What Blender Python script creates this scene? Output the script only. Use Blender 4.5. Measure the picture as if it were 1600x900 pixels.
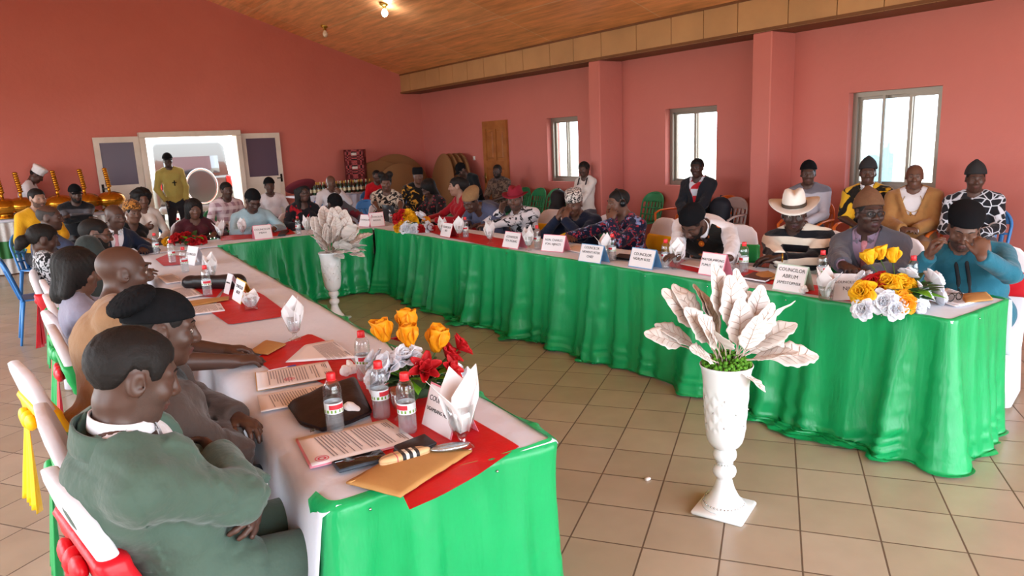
import bpy, math, random
import numpy as np
from math import sin, cos, pi, radians, sqrt, atan2, floor, ceil
from mathutils import Matrix, Vector

for _o in list(bpy.data.objects):
    bpy.data.objects.remove(_o)
SC = bpy.context.scene
COL = SC.collection
RNG = random.Random(7)

# ------------------------------------------------------------------ camera
CAM_H = 1.70
FPX, YAW, PITCH, ROLL = 1120.81, 0.62188, 0.199254, -0.043242


def cam_rows():
    cy, sy, cp, sp = cos(YAW), sin(YAW), cos(PITCH), sin(PITCH)
    fwd = np.array([sy * cp, cy * cp, -sp])
    right = np.array([cy, -sy, 0.0])
    up = np.cross(right, fwd)
    cr, sr = cos(ROLL), sin(ROLL)
    return cr * right + sr * up, -sr * right + cr * up, fwd


_r, _u, _f = cam_rows()
cd = bpy.data.cameras.new('camera')
cam = bpy.data.objects.new('camera', cd)
COL.objects.link(cam)
cd.sensor_width = 36.0
cd.lens = FPX / 1600 * 36
cd.clip_start = 0.05
cd.clip_end = 300
cam.matrix_world = Matrix(((_r[0], _u[0], -_f[0], 0), (_r[1], _u[1], -_f[1], 0), (_r[2], _u[2], -_f[2], CAM_H), (0, 0, 0, 1)))
SC.camera = cam

# ------------------------------------------------------------------ light
SC.view_settings.view_transform = 'Standard'
SC.view_settings.look = 'None'
SC.view_settings.gamma = 1
SC.view_settings.exposure = 1.12
SC.view_settings.use_curve_mapping = False
SC.cycles.use_denoising = True
SC.cycles.max_bounces = 8
SC.cycles.diffuse_bounces = 5
SC.cycles.glossy_bounces = 3
SC.cycles.transmission_bounces = 8
SC.cycles.transparent_max_bounces = 10
SC.cycles.caustics_reflective = False
SC.cycles.caustics_refractive = False
SC.cycles.sample_clamp_indirect = 6.0

world = bpy.data.worlds.new('sky')
SC.world = world
world.use_nodes = True
_n = world.node_tree.nodes
_bg = _n['Background']
_bg.inputs['Color'].default_value = (0.82, 0.92, 1.0, 1)
_bg.inputs['Strength'].default_value = 5.2


def portal(name, loc, size, direction):
    """Daylight through a real opening: a light portal that only guides the sky's own light."""
    ld = bpy.data.lights.new(name, 'AREA')
    ld.shape = 'RECTANGLE'
    ld.size, ld.size_y = size
    ld.cycles.is_portal = True
    o = bpy.data.objects.new(name, ld)
    o.location = loc
    o.rotation_euler = Vector(direction).to_track_quat('-Z', 'Y').to_euler()
    COL.objects.link(o)


WX, WY, LX, RY = 8.4, 15.0, -3.2, -2.2       # right wall, back wall, left wall, rear wall
WINS = [(9.57, 10.42, 0.98, 2.11), (6.63, 7.58, 0.97, 2.10), (3.68, 4.72, 0.98, 2.11)]   # y0,y1,z0,z1
ADDED_LWINS = [(-0.8, 2.0, 0.12, 2.85), (2.8, 5.6, 0.12, 2.85), (6.4, 9.2, 0.12, 2.85), (10.0, 12.8, 0.12, 2.85)]  # unseen left openings, added and made tall to brighten the hall
for _w in WINS:
    portal('window_daylight', (WX + 0.3, (_w[0] + _w[1]) / 2, (_w[2] + _w[3]) / 2), (_w[1] - _w[0], _w[3] - _w[2]), (-1, 0, 0))
for _w in ADDED_LWINS:
    portal('window_daylight', (LX - 0.3, (_w[0] + _w[1]) / 2, (_w[2] + _w[3]) / 2), (_w[1] - _w[0], _w[3] - _w[2]), (1, 0, 0))
portal('door_daylight', (3.3, WY + 0.3, 1.05), (1.6, 2.1), (0, -1, 0))
portal('rear_door_daylight', (3.0, RY - 0.3, 1.45), (8.4, 2.9), (0, 1, 0))  # unseen rear opening, widened to light the near end


# ------------------------------------------------------------------ pixel rays onto real planes
def ray(px, py):
    return _r * (px - 800) / FPX - _u * (py - 450) / FPX + _f


def PZ(px, py, z):
    d = ray(px, py); t = (z - CAM_H) / d[2]
    return np.array([d[0] * t, d[1] * t, z])


def PXp(px, py, X):
    d = ray(px, py); t = X / d[0]
    return np.array([X, d[1] * t, CAM_H + d[2] * t])


def PY(px, py, Y):
    d = ray(px, py); t = Y / d[1]
    return np.array([d[0] * t, Y, CAM_H + d[2] * t])


# ------------------------------------------------------------------ materials
def lin(c):
    if isinstance(c, str):
        c = c.lstrip('#'); c = [int(c[i:i + 2], 16) / 255 for i in (0, 2, 4)]
        c = [x / 12.92 if x <= 0.04045 else ((x + 0.055) / 1.055) ** 2.4 for x in c]
    return (c[0], c[1], c[2], 1.0)


MATS = {}


def mat(name, col='#888888', rough=0.6, col2=None, nscale=6, namt=0.5, bump=0, bscale=40, metal=0, spec=0.4,
        sheen=0, transl=0, transp=0, kind=None, vfold=0, pscale=8, emit=None, estr=0, coat=0, trans=0, ior=1.45, thresh=0.5, soft=0.03, col3=None):
    if name in MATS:
        return MATS[name]
    m = bpy.data.materials.new(name); MATS[name] = m
    m.use_nodes = True
    N, L = m.node_tree.nodes, m.node_tree.links
    b = N['Principled BSDF']; out = N['Material Output']
    b.inputs['Base Color'].default_value = lin(col)
    b.inputs['Roughness'].default_value = rough
    b.inputs['Metallic'].default_value = metal
    b.inputs['Specular IOR Level'].default_value = spec
    b.inputs['Sheen Weight'].default_value = sheen
    b.inputs['Coat Weight'].default_value = coat
    b.inputs['Transmission Weight'].default_value = trans
    b.inputs['IOR'].default_value = ior
    if emit:
        b.inputs['Emission Color'].default_value = lin(emit); b.inputs['Emission Strength'].default_value = estr
    tc = N.new('ShaderNodeTexCoord')

    def noise(scale, detail=3, rgh=0.55, dist=0.0):
        n = N.new('ShaderNodeTexNoise'); n.inputs['Scale'].default_value = scale; n.inputs['Detail'].default_value = detail
        n.inputs['Roughness'].default_value = rgh; n.inputs['Distortion'].default_value = dist
        L.new(tc.outputs['Object'], n.inputs['Vector']); return n

    def math_(op, a, c=None):
        n = N.new('ShaderNodeMath'); n.operation = op
        for i, x in enumerate((a, c)):
            if x is None: continue
            if isinstance(x, (int, float)): n.inputs[i].default_value = x
            else: L.new(x, n.inputs[i])
        return n.outputs[0]

    def mixc(fac, a, c):
        n = N.new('ShaderNodeMix'); n.data_type = 'RGBA'
        if isinstance(fac, (int, float)): n.inputs[0].default_value = fac
        else: L.new(fac, n.inputs[0])
        for s, x in ((6, a), (7, c)):
            if isinstance(x, (tuple, list, str)): n.inputs[s].default_value = lin(x)
            else: L.new(x, n.inputs[s])
        return n.outputs[2]

    def step(v, t, s=soft):
        n = N.new('ShaderNodeMapRange'); n.interpolation_type = 'SMOOTHSTEP'
        n.inputs[1].default_value = t - s; n.inputs[2].default_value = t + s
        L.new(v, n.inputs[0]); return n.outputs[0]
    sep = None
    if kind:
        sep = N.new('ShaderNodeSeparateXYZ'); L.new(tc.outputs['Object'], sep.inputs[0])
        X, Y, Z = sep.outputs
    if kind == 'stripes':      # knitted horizontal stripes
        nz = noise(3, 2)
        v = math_('ADD', math_('MULTIPLY', Z, pscale * 6.2832), math_('MULTIPLY', nz.outputs['Fac'], 1.6))
        f = step(math_('ADD', math_('MULTIPLY', math_('SINE', v), 0.5), 0.5), thresh, 0.04)
        L.new(mixc(f, col, col2), b.inputs['Base Color'])
    elif kind == 'plaid':
        def sq(ax, sc, t):
            return step(math_('ADD', math_('MULTIPLY', math_('SINE', math_('MULTIPLY', ax, sc)), 0.5), 0.5), t, 0.08)
        h = math_('ADD', X, Y)
        f1, f2 = sq(h, pscale * 6.28, 0.55), sq(Z, pscale * 6.28, 0.55)
        c = mixc(math_('MULTIPLY', f1, 0.7), col, col2)
        c = mixc(math_('MULTIPLY', f2, 0.7), c, col3 or col2)
        L.new(c, b.inputs['Base Color'])
    elif kind == 'checks':
        def sq(ax, sc):
            return step(math_('SINE', math_('MULTIPLY', ax, sc)), 0.0, 0.1)
        f = math_('ABSOLUTE', math_('SUBTRACT', sq(math_('ADD', X, Y), pscale * 6.28), sq(Z, pscale * 6.28)))
        L.new(mixc(f, col, col2), b.inputs['Base Color'])
    elif kind == 'print':      # blotchy woven print of two or three colours
        nz = noise(pscale, 2, 0.5, 1.2)
        c = mixc(step(nz.outputs['Fac'], thresh), col, col2)
        if col3:
            nz2 = noise(pscale * 1.3, 2, 0.5, 2.0)
            c = mixc(step(nz2.outputs['Fac'], 0.58), c, col3)
        L.new(c, b.inputs['Base Color'])
    elif kind == 'net':        # branching pale lines on a dark ground
        vo = N.new('ShaderNodeTexVoronoi'); vo.feature = 'DISTANCE_TO_EDGE'; vo.inputs['Scale'].default_value = pscale
        L.new(tc.outputs['Object'], vo.inputs['Vector'])
        L.new(mixc(step(vo.outputs['Distance'], thresh, 0.03), col2, col), b.inputs['Base Color'])
    elif kind == 'dots':
        vo = N.new('ShaderNodeTexVoronoi'); vo.inputs['Scale'].default_value = pscale; vo.inputs['Randomness'].default_value = 0.6
        L.new(tc.outputs['Object'], vo.inputs['Vector'])
        c = mixc(step(vo.outputs['Distance'], thresh, 0.04), col2, col)
        if col3:
            c = mixc(step(vo.outputs['Distance'], thresh * 0.35, 0.03), col3, c)
        L.new(c, b.inputs['Base Color'])
    elif kind == 'zig':        # small repeated woven motif
        h = N.new('ShaderNodeMath'); h.operation = 'ARCTAN2'; L.new(Y, h.inputs[0]); L.new(X, h.inputs[1])
        nz = noise(pscale * 2.2, 0)
        f = step(nz.outputs['Fac'], 0.5, 0.03)
        L.new(mixc(f, col, col2), b.inputs['Base Color'])
    elif col2:
        nz = noise(nscale, 4, 0.6)
        n = N.new('ShaderNodeMapRange'); n.inputs[1].default_value = 0.5 - 0.5 * (1 - namt) - 0.02; n.inputs[2].default_value = 0.5 + 0.5 * (1 - namt) + 0.02
        L.new(nz.outputs['Fac'], n.inputs[0])
        L.new(mixc(n.outputs[0], col, col2), b.inputs['Base Color'])
    if bump:
        bn = noise(bscale, 3)
        if vfold:
            mp = N.new('ShaderNodeMapping'); mp.inputs['Scale'].default_value = (1, 1, vfold); mp.inputs['Rotation'].default_value = (0.1, 0.12, 0)
            L.new(tc.outputs['Object'], mp.inputs[0]); L.new(mp.outputs[0], bn.inputs['Vector'])
        bp = N.new('ShaderNodeBump'); bp.inputs['Strength'].default_value = bump; bp.inputs['Distance'].default_value = 0.2 / bscale
        L.new(bn.outputs['Fac'], bp.inputs['Height']); L.new(bp.outputs[0], b.inputs['Normal'])
    sh = b.outputs[0]
    if transl:
        t = N.new('ShaderNodeBsdfTranslucent')
        src = b.inputs['Base Color']
        if src.is_linked: L.new(src.links[0].from_socket, t.inputs['Color'])
        else: t.inputs['Color'].default_value = lin(col)
        mx = N.new('ShaderNodeMixShader'); mx.inputs[0].default_value = transl
        L.new(sh, mx.inputs[1]); L.new(t.outputs[0], mx.inputs[2]); sh = mx.outputs[0]
    if transp:
        t = N.new('ShaderNodeBsdfTransparent')
        mx = N.new('ShaderNodeMixShader'); mx.inputs[0].default_value = transp
        L.new(sh, mx.inputs[1]); L.new(t.outputs[0], mx.inputs[2]); sh = mx.outputs[0]
    L.new(sh, out.inputs[0])
    return m


def glassmat(name, tint='#ffffff', refl=0.12, rough=0.02, edge=0.42):
    """Thin clear glass or plastic: mostly see-through with a fresnel sheen."""
    if name in MATS: return MATS[name]
    m = bpy.data.materials.new(name); MATS[name] = m; m.use_nodes = True
    N, L = m.node_tree.nodes, m.node_tree.links
    N.remove(N['Principled BSDF'])
    t = N.new('ShaderNodeBsdfTransparent'); t.inputs[0].default_value = lin(tint)
    g = N.new('ShaderNodeBsdfGlossy'); g.inputs['Roughness'].default_value = rough
    lw = N.new('ShaderNodeLayerWeight'); lw.inputs[0].default_value = 0.35
    mr = N.new('ShaderNodeMapRange'); mr.inputs[3].default_value = refl; mr.inputs[4].default_value = edge
    L.new(lw.outputs['Facing'], mr.inputs[0])
    mx = N.new('ShaderNodeMixShader'); L.new(mr.outputs[0], mx.inputs[0])
    L.new(t.outputs[0], mx.inputs[1]); L.new(g.outputs[0], mx.inputs[2]); L.new(mx.outputs[0], N['Material Output'].inputs[0])
    return m


# ------------------------------------------------------------------ mesh building
def rotm(ax, ang):
    return np.array(Matrix.Rotation(ang, 3, ax))


def euler(x, y, z):
    return rotm('Z', z) @ rotm('Y', y) @ rotm('X', x)


def nrm(v):
    v = np.asarray(v, float); n = np.linalg.norm(v)
    return v / n if n > 1e-9 else v


class MB:
    """Collects simple shapes into one mesh."""

    def __init__(s, R=None, t=(0, 0, 0)):
        s.v, s.f, s.m = [], [], []
        s.R = np.eye(3) if R is None else np.asarray(R, float); s.t = np.asarray(t, float)

    def at(s, R, t):
        s.R = np.eye(3) if R is None else np.asarray(R, float); s.t = np.asarray(t, float); return s

    def add(s, V, F, mi=0):
        V = np.asarray(V, float) @ s.R.T + s.t
        o = len(s.v)
        s.v.extend(map(tuple, V)); s.f.extend([tuple(i + o for i in f) for f in F]); s.m.extend([mi] * len(F))
        return s

    def box(s, c, d, R=None, mi=0, bev=0.0):
        x, y, z = d[0] / 2, d[1] / 2, d[2] / 2
        if bev > 0:
            e = min(bev, x * 0.9, y * 0.9, z * 0.9)
            V, F = [], []
            idx = {}
            for sx in (-1, 1):
                for sy in (-1, 1):
                    for sz in (-1, 1):
                        for a in range(3):
                            p = [sx * (x - e), sy * (y - e), sz * (z - e)]
                            p[a] = (sx * x, sy * y, sz * z)[a]
                            idx[(sx, sy, sz, a)] = len(V); V.append(p)
            for a in range(3):
                b_, c_ = (a + 1) % 3, (a + 2) % 3
                for sg in (-1, 1):
                    q = []
                    for (u, w) in ((-1, -1), (1, -1), (1, 1), (-1, 1)):
                        k = [0, 0, 0]; k[a] = sg; k[b_] = u; k[c_] = w
                        q.append(idx[(*k, a)])
                    F.append(tuple(q if sg > 0 else q[::-1]))
            for a in range(3):            # edges along axis a
                b_, c_ = (a + 1) % 3, (a + 2) % 3
                for u in (-1, 1):
                    for w in (-1, 1):
                        def K(sg, face):
                            k = [0, 0, 0]; k[a] = sg; k[b_] = u; k[c_] = w
                            return idx[(*k, face)]
                        q = (K(-1, b_), K(1, b_), K(1, c_), K(-1, c_))
                        F.append(q if u * w < 0 else q[::-1])
            for sx in (-1, 1):
                for sy in (-1, 1):
                    for sz in (-1, 1):
                        q = tuple(idx[(sx, sy, sz, a)] for a in range(3))
                        F.append(q if sx * sy * sz > 0 else q[::-1])
            V = np.array(V)
        else:
            V = np.array([[-x, -y, -z], [x, -y, -z], [x, y, -z], [-x, y, -z], [-x, -y, z], [x, -y, z], [x, y, z], [-x, y, z]])
            F = [(0, 3, 2, 1), (4, 5, 6, 7), (0, 1, 5, 4), (1, 2, 6, 5), (2, 3, 7, 6), (3, 0, 4, 7)]
        if R is not None: V = V @ np.asarray(R).T
        return s.add(V + np.asarray(c, float), F, mi)

    def tube(s, P, rad, n=8, mi=0, cap=True, flat=1.0, closed=False, up=None):
        P = [np.asarray(p, float) for p in P]; k = len(P)
        if not hasattr(rad, '__len__'): rad = [rad] * k
        V, F = [], []
        prev = None
        for i, p in enumerate(P):
            if closed: d = nrm(P[(i + 1) % k] - P[i - 1])
            else: d = nrm(P[min(i + 1, k - 1)] - P[max(i - 1, 0)])
            if prev is None:
                a = np.asarray(up, float) if up is not None else (np.array([0, 0, 1.0]) if abs(d[2]) < 0.9 else np.array([1.0, 0, 0]))
                e1 = nrm(np.cross(d, a))
            else:
                e1 = nrm(prev - d * (prev @ d))
            prev = e1; e2 = np.cross(d, e1)
            for j in range(n):
                t = 2 * pi * j / n
                V.append(p + rad[i] * (cos(t) * e1 + flat * sin(t) * e2))
        for i in range(k if closed else k - 1):
            i2 = (i + 1) % k
            for j in range(n):
                j2 = (j + 1) % n
                F.append((i * n + j, i * n + j2, i2 * n + j2, i2 * n + j))
        if cap and not closed:
            F.append(tuple(range(n - 1, -1, -1))); F.append(tuple((k - 1) * n + j for j in range(n)))
        return s.add(V, F, mi)

    def lathe(s, prof, n=24, mi=0, sx=1.0, sy=1.0, c=(0, 0, 0), warp=None, cap=True):
        V, F = [], []
        for r, z in prof:
            for j in range(n):
                t = 2 * pi * j / n
                p = [c[0] + r * sx * cos(t), c[1] + r * sy * sin(t), c[2] + z]
                if warp: p = warp(p, t, r, z)
                V.append(p)
        k = len(prof)
        for i in range(k - 1):
            for j in range(n):
                j2 = (j + 1) % n
                F.append((i * n + j, i * n + j2, (i + 1) * n + j2, (i + 1) * n + j))
        if cap:
            if prof[0][0] > 1e-6: F.append(tuple(range(n - 1, -1, -1)))
            if prof[-1][0] > 1e-6: F.append(tuple((k - 1) * n + j for j in range(n)))
        return s.add(V, F, mi)

    def grid(s, fn, nu, nv, mi=0, wrap=False, thick=0.0):
        V = [fn(i / nu, j / nv) for i in range(nu + (0 if wrap else 1)) for j in range(nv + 1)]
        F = []
        w = nv + 1; nn = nu if wrap else nu + 1
        for i in range(nu):
            i2 = (i + 1) % nn
            for j in range(nv):
                F.append((i * w + j, i2 * w + j, i2 * w + j + 1, i * w + j + 1))
        if thick:
            V = np.array(V, float)
            Nn = np.zeros_like(V)
            for f in F:
                c_ = np.cross(V[f[1]] - V[f[0]], V[f[2]] - V[f[0]])
                for q in f: Nn[q] += c_
            Nn /= np.maximum(np.linalg.norm(Nn, axis=1, keepdims=True), 1e-12)
            o = len(V)
            F2 = [tuple(q + o for q in f[::-1]) for f in F]
            E = []
            if not wrap:
                for j in range(nv):
                    E.append((j, j + 1, o + j + 1, o + j)); a = nu * w
                    E.append((a + j + 1, a + j, o + a + j, o + a + j + 1))
            for i in range(nu):
                i2 = (i + 1) % nn
                E.append((i2 * w, i * w, o + i * w, o + i2 * w))
                E.append((i * w + nv, i2 * w + nv, o + i2 * w + nv, o + i * w + nv))
            V = np.concatenate([V, V - Nn * thick]); F = F + F2 + E
        return s.add(V, F, mi)

    def ball(s, c, r, n=12, mi=0, R=None):
        r = (r, r, r) if not hasattr(r, '__len__') else r
        V, F = [], []
        m = max(4, n // 2)
        V.append((0, 0, r[2]))
        for i in range(1, m):
            a = pi * i / m
            for j in range(n):
                t = 2 * pi * j / n
                V.append((r[0] * sin(a) * cos(t), r[1] * sin(a) * sin(t), r[2] * cos(a)))
        V.append((0, 0, -r[2]))
        for j in range(n):
            F.append((0, 1 + j, 1 + (j + 1) % n))
            for i in range(m - 2):
                F.append((1 + i * n + j, 1 + (i + 1) * n + j, 1 + (i + 1) * n + (j + 1) % n, 1 + i * n + (j + 1) % n))
            b = 1 + (m - 2) * n
            F.append((b + j, len(V) - 1, b + (j + 1) % n))
        V = np.array(V)
        if R is not None: V = V @ np.asarray(R).T
        return s.add(V + np.asarray(c, float), F, mi)

    def poly(s, pts, z0, z1, mi=0):
        """Prism over a 2-D outline (counter-clockwise)."""
        k = len(pts)
        V = [(p[0], p[1], z0) for p in pts] + [(p[0], p[1], z1) for p in pts]
        F = [tuple(range(k - 1, -1, -1)), tuple(range(k, 2 * k))] + [(i, (i + 1) % k, k + (i + 1) % k, k + i) for i in range(k)]
        return s.add(V, F, mi)

    def build(s, name, mats, parent=None, origin=None, smooth=True, angle=None):
        V = np.array(s.v, float).reshape(-1, 3)
        if origin is not None: V = V - np.asarray(origin, float)
        return mesh_obj(name, V, s.f, mats, parent, s.m, smooth, origin if parent is None else None, angle)


def mesh_obj(name, V, F, mats, parent=None, mi=None, smooth=True, loc=None, angle=None):
    me = bpy.data.meshes.new(name)
    if isinstance(F, np.ndarray):
        nF = len(F)
        me.vertices.add(len(V)); me.vertices.foreach_set('co', np.asarray(V, np.float32).ravel())
        me.loops.add(nF * 4); me.loops.foreach_set('vertex_index', F.astype(np.int32).ravel())
        me.polygons.add(nF); me.polygons.foreach_set('loop_start', np.arange(0, nF * 4, 4, dtype=np.int32))
        me.update(calc_edges=True)
    else:
        me.from_pydata([tuple(map(float, v)) for v in V], [], F)
    for m_ in (mats if isinstance(mats, (list, tuple)) else [mats]):
        me.materials.append(m_)
    if mi is not None and len(me.polygons):
        me.polygons.foreach_set('material_index', np.asarray(mi, np.int32))
    if smooth:
        me.polygons.foreach_set('use_smooth', np.ones(len(me.polygons), bool))
        if angle is not None:
            me.set_sharp_from_angle(angle=radians(angle))
    me.update()
    o = bpy.data.objects.new(name, me)
    COL.objects.link(o)
    if parent is not None: o.parent = parent
    if loc is not None: o.location = loc
    return o


def tag(o, label=None, cat=None, group=None, kind=None):
    if label: o['label'] = label
    if cat: o['category'] = cat
    if group: o['group'] = group
    if kind: o['kind'] = kind
    return o


def thing(name, label, cat, loc=(0, 0, 0), rz=0.0, group=None):
    o = bpy.data.objects.new(name, None); COL.objects.link(o)
    o.empty_display_size = 0.1
    o.location = loc; o.rotation_euler = (0, 0, rz)
    return tag(o, label, cat, group)


def dup(root, loc=None, rz=None, label=None, group=None, scale=None):
    r = root.copy(); COL.objects.link(r)
    if loc is not None: r.location = loc
    if rz is not None: r.rotation_euler = (0, 0, rz)
    if scale is not None: r.scale = (scale,) * 3 if not hasattr(scale, '__len__') else scale
    if label: r['label'] = label
    if group: r['group'] = group
    for ch in root.children:
        c = ch.copy(); COL.objects.link(c); c.parent = r
        for g in ch.children:
            d = g.copy(); COL.objects.link(d); d.parent = c
    return r


def struct(name, mb, m, **k):
    return tag(mb.build(name, m, **k), kind='structure')


def text_obj(name, txt, size, M, m, parent, align='CENTER', ext=0.0004):
    cu = bpy.data.curves.new(name, 'FONT'); cu.body = txt; cu.size = size; cu.align_x = align; cu.align_y = 'CENTER'
    cu.extrude = ext; cu.resolution_u = 2; cu.materials.append(m)
    t = bpy.data.objects.new(name, cu); COL.objects.link(t)
    me = bpy.data.meshes.new_from_object(t.evaluated_get(bpy.context.evaluated_depsgraph_get()))
    bpy.data.objects.remove(t); bpy.data.curves.remove(cu)
    o = bpy.data.objects.new(name, me); COL.objects.link(o)
    o.parent = parent; o.matrix_local = Matrix(M)
    return o
# ================================================================== the room
M_WALL = mat('red_wall_paint', '#c67265', 0.75, '#b9665a', nscale=0.9, namt=0.3, bump=0.25, bscale=14, spec=0.25)
M_WALL2 = mat('rose_wall_paint', '#ca7b71', 0.75, '#be6f66', nscale=0.8, namt=0.3, bump=0.25, bscale=12, spec=0.25)  # same red paint, with the right wall's brighter light put into its colour
M_FRAMEW = mat('cream_door_paint', '#d8cbbd', 0.5, '#c4b5a4', nscale=3)
M_ALU = mat('aluminium_window_frame', '#8f8478', 0.4, metal=0.55)
M_PANE = glassmat('window_glass', '#f4f8fa', 0.05)
M_DARKGLASS = mat('dark_door_glass', '#5a4a58', 0.2, '#5d4c58', nscale=2, spec=0.12)


def floor_mat():
    m = bpy.data.materials.new('beige_floor_tiles'); m.use_nodes = True
    N, L = m.node_tree.nodes, m.node_tree.links; b = N['Principled BSDF']
    tc = N.new('ShaderNodeTexCoord'); mp = N.new('ShaderNodeMapping'); mp.vector_type = 'TEXTURE'
    mp.inputs['Location'].default_value = (2.880, 2.912, 0); mp.inputs['Rotation'].default_value = (0, 0, radians(-55.9))
    L.new(tc.outputs['Object'], mp.inputs[0])
    br = N.new('ShaderNodeTexBrick'); br.offset = 0.0; br.squash = 1.0
    br.inputs['Scale'].default_value = 1.0; br.inputs['Brick Width'].default_value = 0.315; br.inputs['Row Height'].default_value = 0.315
    br.inputs['Mortar Size'].default_value = 0.0042; br.inputs['Mortar Smooth'].default_value = 0.2
    br.inputs['Color1'].default_value = lin('#aa9884'); br.inputs['Color2'].default_value = lin('#a08e79'); br.inputs['Mortar'].default_value = lin('#5f4a38')
    L.new(mp.outputs[0], br.inputs['Vector'])
    nz = N.new('ShaderNodeTexNoise'); nz.inputs['Scale'].default_value = 5; nz.inputs['Detail'].default_value = 6
    L.new(tc.outputs['Object'], nz.inputs['Vector'])
    mx = N.new('ShaderNodeMix'); mx.data_type = 'RGBA'; mx.blend_type = 'MULTIPLY'; mx.inputs[0].default_value = 0.35
    L.new(br.outputs['Color'], mx.inputs[6]); L.new(nz.outputs['Color'], mx.inputs[7])
    hs = N.new('ShaderNodeHueSaturation'); hs.inputs['Saturation'].default_value = 1.0
    nr = N.new('ShaderNodeMapRange'); nr.inputs[3].default_value = 0.86; nr.inputs[4].default_value = 1.14
    L.new(nz.outputs['Fac'], nr.inputs[0]); L.new(nr.outputs[0], hs.inputs['Value']); L.new(br.outputs['Color'], hs.inputs['Color'])
    L.new(hs.outputs[0], b.inputs['Base Color'])
    rr = N.new('ShaderNodeMapRange'); rr.inputs[3].default_value = 0.26; rr.inputs[4].default_value = 0.75
    L.new(br.outputs['Fac'], rr.inputs[0]); L.new(rr.outputs[0], b.inputs['Roughness'])
    bp = N.new('ShaderNodeBump'); bp.invert = True; bp.inputs['Strength'].default_value = 0.4; bp.inputs['Distance'].default_value = 0.004
    L.new(br.outputs['Fac'], bp.inputs['Height']); L.new(bp.outputs[0], b.inputs['Normal'])
    return m


def ceiling_mat():
    """Brown plywood sheets with pale joints running along and across the slope."""
    m = bpy.data.materials.new('plywood_ceiling'); m.use_nodes = True
    N, L = m.node_tree.nodes, m.node_tree.links; b = N['Principled BSDF']
    tc = N.new('ShaderNodeTexCoord')
    mp = N.new('ShaderNodeMapping'); mp.inputs['Rotation'].default_value = (0, 0, pi / 2)
    L.new(tc.outputs['Object'], mp.inputs[0])
    br = N.new('ShaderNodeTexBrick'); br.offset = 0.0
    br.inputs['Scale'].default_value = 1; br.inputs['Brick Width'].default_value = 2.4; br.inputs['Row Height'].default_value = 1.15
    br.inputs['Mortar Size'].default_value = 0.012; br.inputs['Bias'].default_value = -0.1
    br.inputs['Color1'].default_value = lin('#efb078'); br.inputs['Color2'].default_value = lin('#df985e'); br.inputs['Mortar'].default_value = lin('#e6bb8c')
    L.new(mp.outputs[0], br.inputs['Vector'])
    mp2 = N.new('ShaderNodeMapping'); mp2.inputs['Scale'].default_value = (6, 0.5, 2)
    L.new(tc.outputs['Object'], mp2.inputs[0])
    nz = N.new('ShaderNodeTexNoise'); nz.inputs['Scale'].default_value = 2.2; nz.inputs['Detail'].default_value = 6; nz.inputs['Roughness'].default_value = 0.65
    L.new(mp2.outputs[0], nz.inputs['Vector'])
    nr = N.new('ShaderNodeMapRange'); nr.inputs[1].default_value = 0.3; nr.inputs[2].default_value = 0.7; nr.inputs[3].default_value = 0.65; nr.inputs[4].default_value = 1.3
    L.new(nz.outputs['Fac'], nr.inputs[0])
    hs = N.new('ShaderNodeHueSaturation'); L.new(br.outputs['Color'], hs.inputs['Color']); L.new(nr.outputs[0], hs.inputs['Value'])
    L.new(hs.outputs[0], b.inputs['Base Color'])
    b.inputs['Roughness'].default_value = 0.36
    return m


def wall_with_holes(axis, pos, u0, u1, z0, z1, holes, thick, outward):
    """A wall slab cut by rectangular openings, with real reveals. axis 'X': plane x=pos, u is y."""
    mb = MB()
    us = sorted({u0, u1, *[h[0] for h in holes], *[h[1] for h in holes]}); zs = sorted({z0, z1, *[h[2] for h in holes], *[h[3] for h in holes]})
    a, b_ = sorted((pos, pos + outward * thick))
    for i in range(len(us) - 1):
        for j in range(len(zs) - 1):
            uc, zc = (us[i] + us[i + 1]) / 2, (zs[j] + zs[j + 1]) / 2
            if any(h[0] < uc < h[1] and h[2] < zc < h[3] for h in holes): continue
            du, dz = us[i + 1] - us[i], zs[j + 1] - zs[j]
            if axis == 'X': mb.box(((a + b_) / 2, uc, zc), (b_ - a, du, dz))
            else: mb.box((uc, (a + b_) / 2, zc), (du, b_ - a, dz))
    return mb


fl = MB(); fl.box(((WX + LX) / 2, (WY + RY) / 2, -0.05), (WX - LX + 0.6, WY - RY + 0.6, 0.1))
struct('floor', fl, floor_mat(), smooth=False)
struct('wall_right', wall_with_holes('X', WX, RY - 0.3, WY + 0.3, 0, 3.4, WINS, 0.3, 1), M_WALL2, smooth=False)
struct('wall_left', wall_with_holes('X', LX, RY - 0.3, WY + 0.3, 0, 3.4, ADDED_LWINS, 0.3, -1), M_WALL, smooth=False)
struct('wall_rear', wall_with_holes('Y', RY, LX, WX, 0, 5.2, [(-1.2, 7.2, 0, 2.9)], 0.3, -1), M_WALL, smooth=False)  # opening out of view, sized for the light it lets in
# back wall: gable with the double doorway
RIDGE_X, RIDGE_Z, EAVE_X, EAVE_Z = 2.6, 5.03, 7.87, 3.32
bw = wall_with_holes('Y', WY, LX, WX, 0, 3.3, [(2.42, 4.20, 0, 2.17)], 0.3, 1)
for (xa, za, xb, zb) in ((LX, 3.3, RIDGE_X, 5.3), (RIDGE_X, 5.3, WX, 3.3)):
    V = [(xa, WY, 3.3), (xb, WY, 3.3), (xb, WY, zb), (xa, WY, za), (xa, WY + 0.3, 3.3), (xb, WY + 0.3, 3.3), (xb, WY + 0.3, zb), (xa, WY + 0.3, za)]
    bw.add(V, [(0, 1, 2, 3), (7, 6, 5, 4), (0, 4, 5, 1), (2, 6, 7, 3), (1, 5, 6, 2), (0, 3, 7, 4)])
struct('wall_back', bw, M_WALL, smooth=False)
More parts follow.
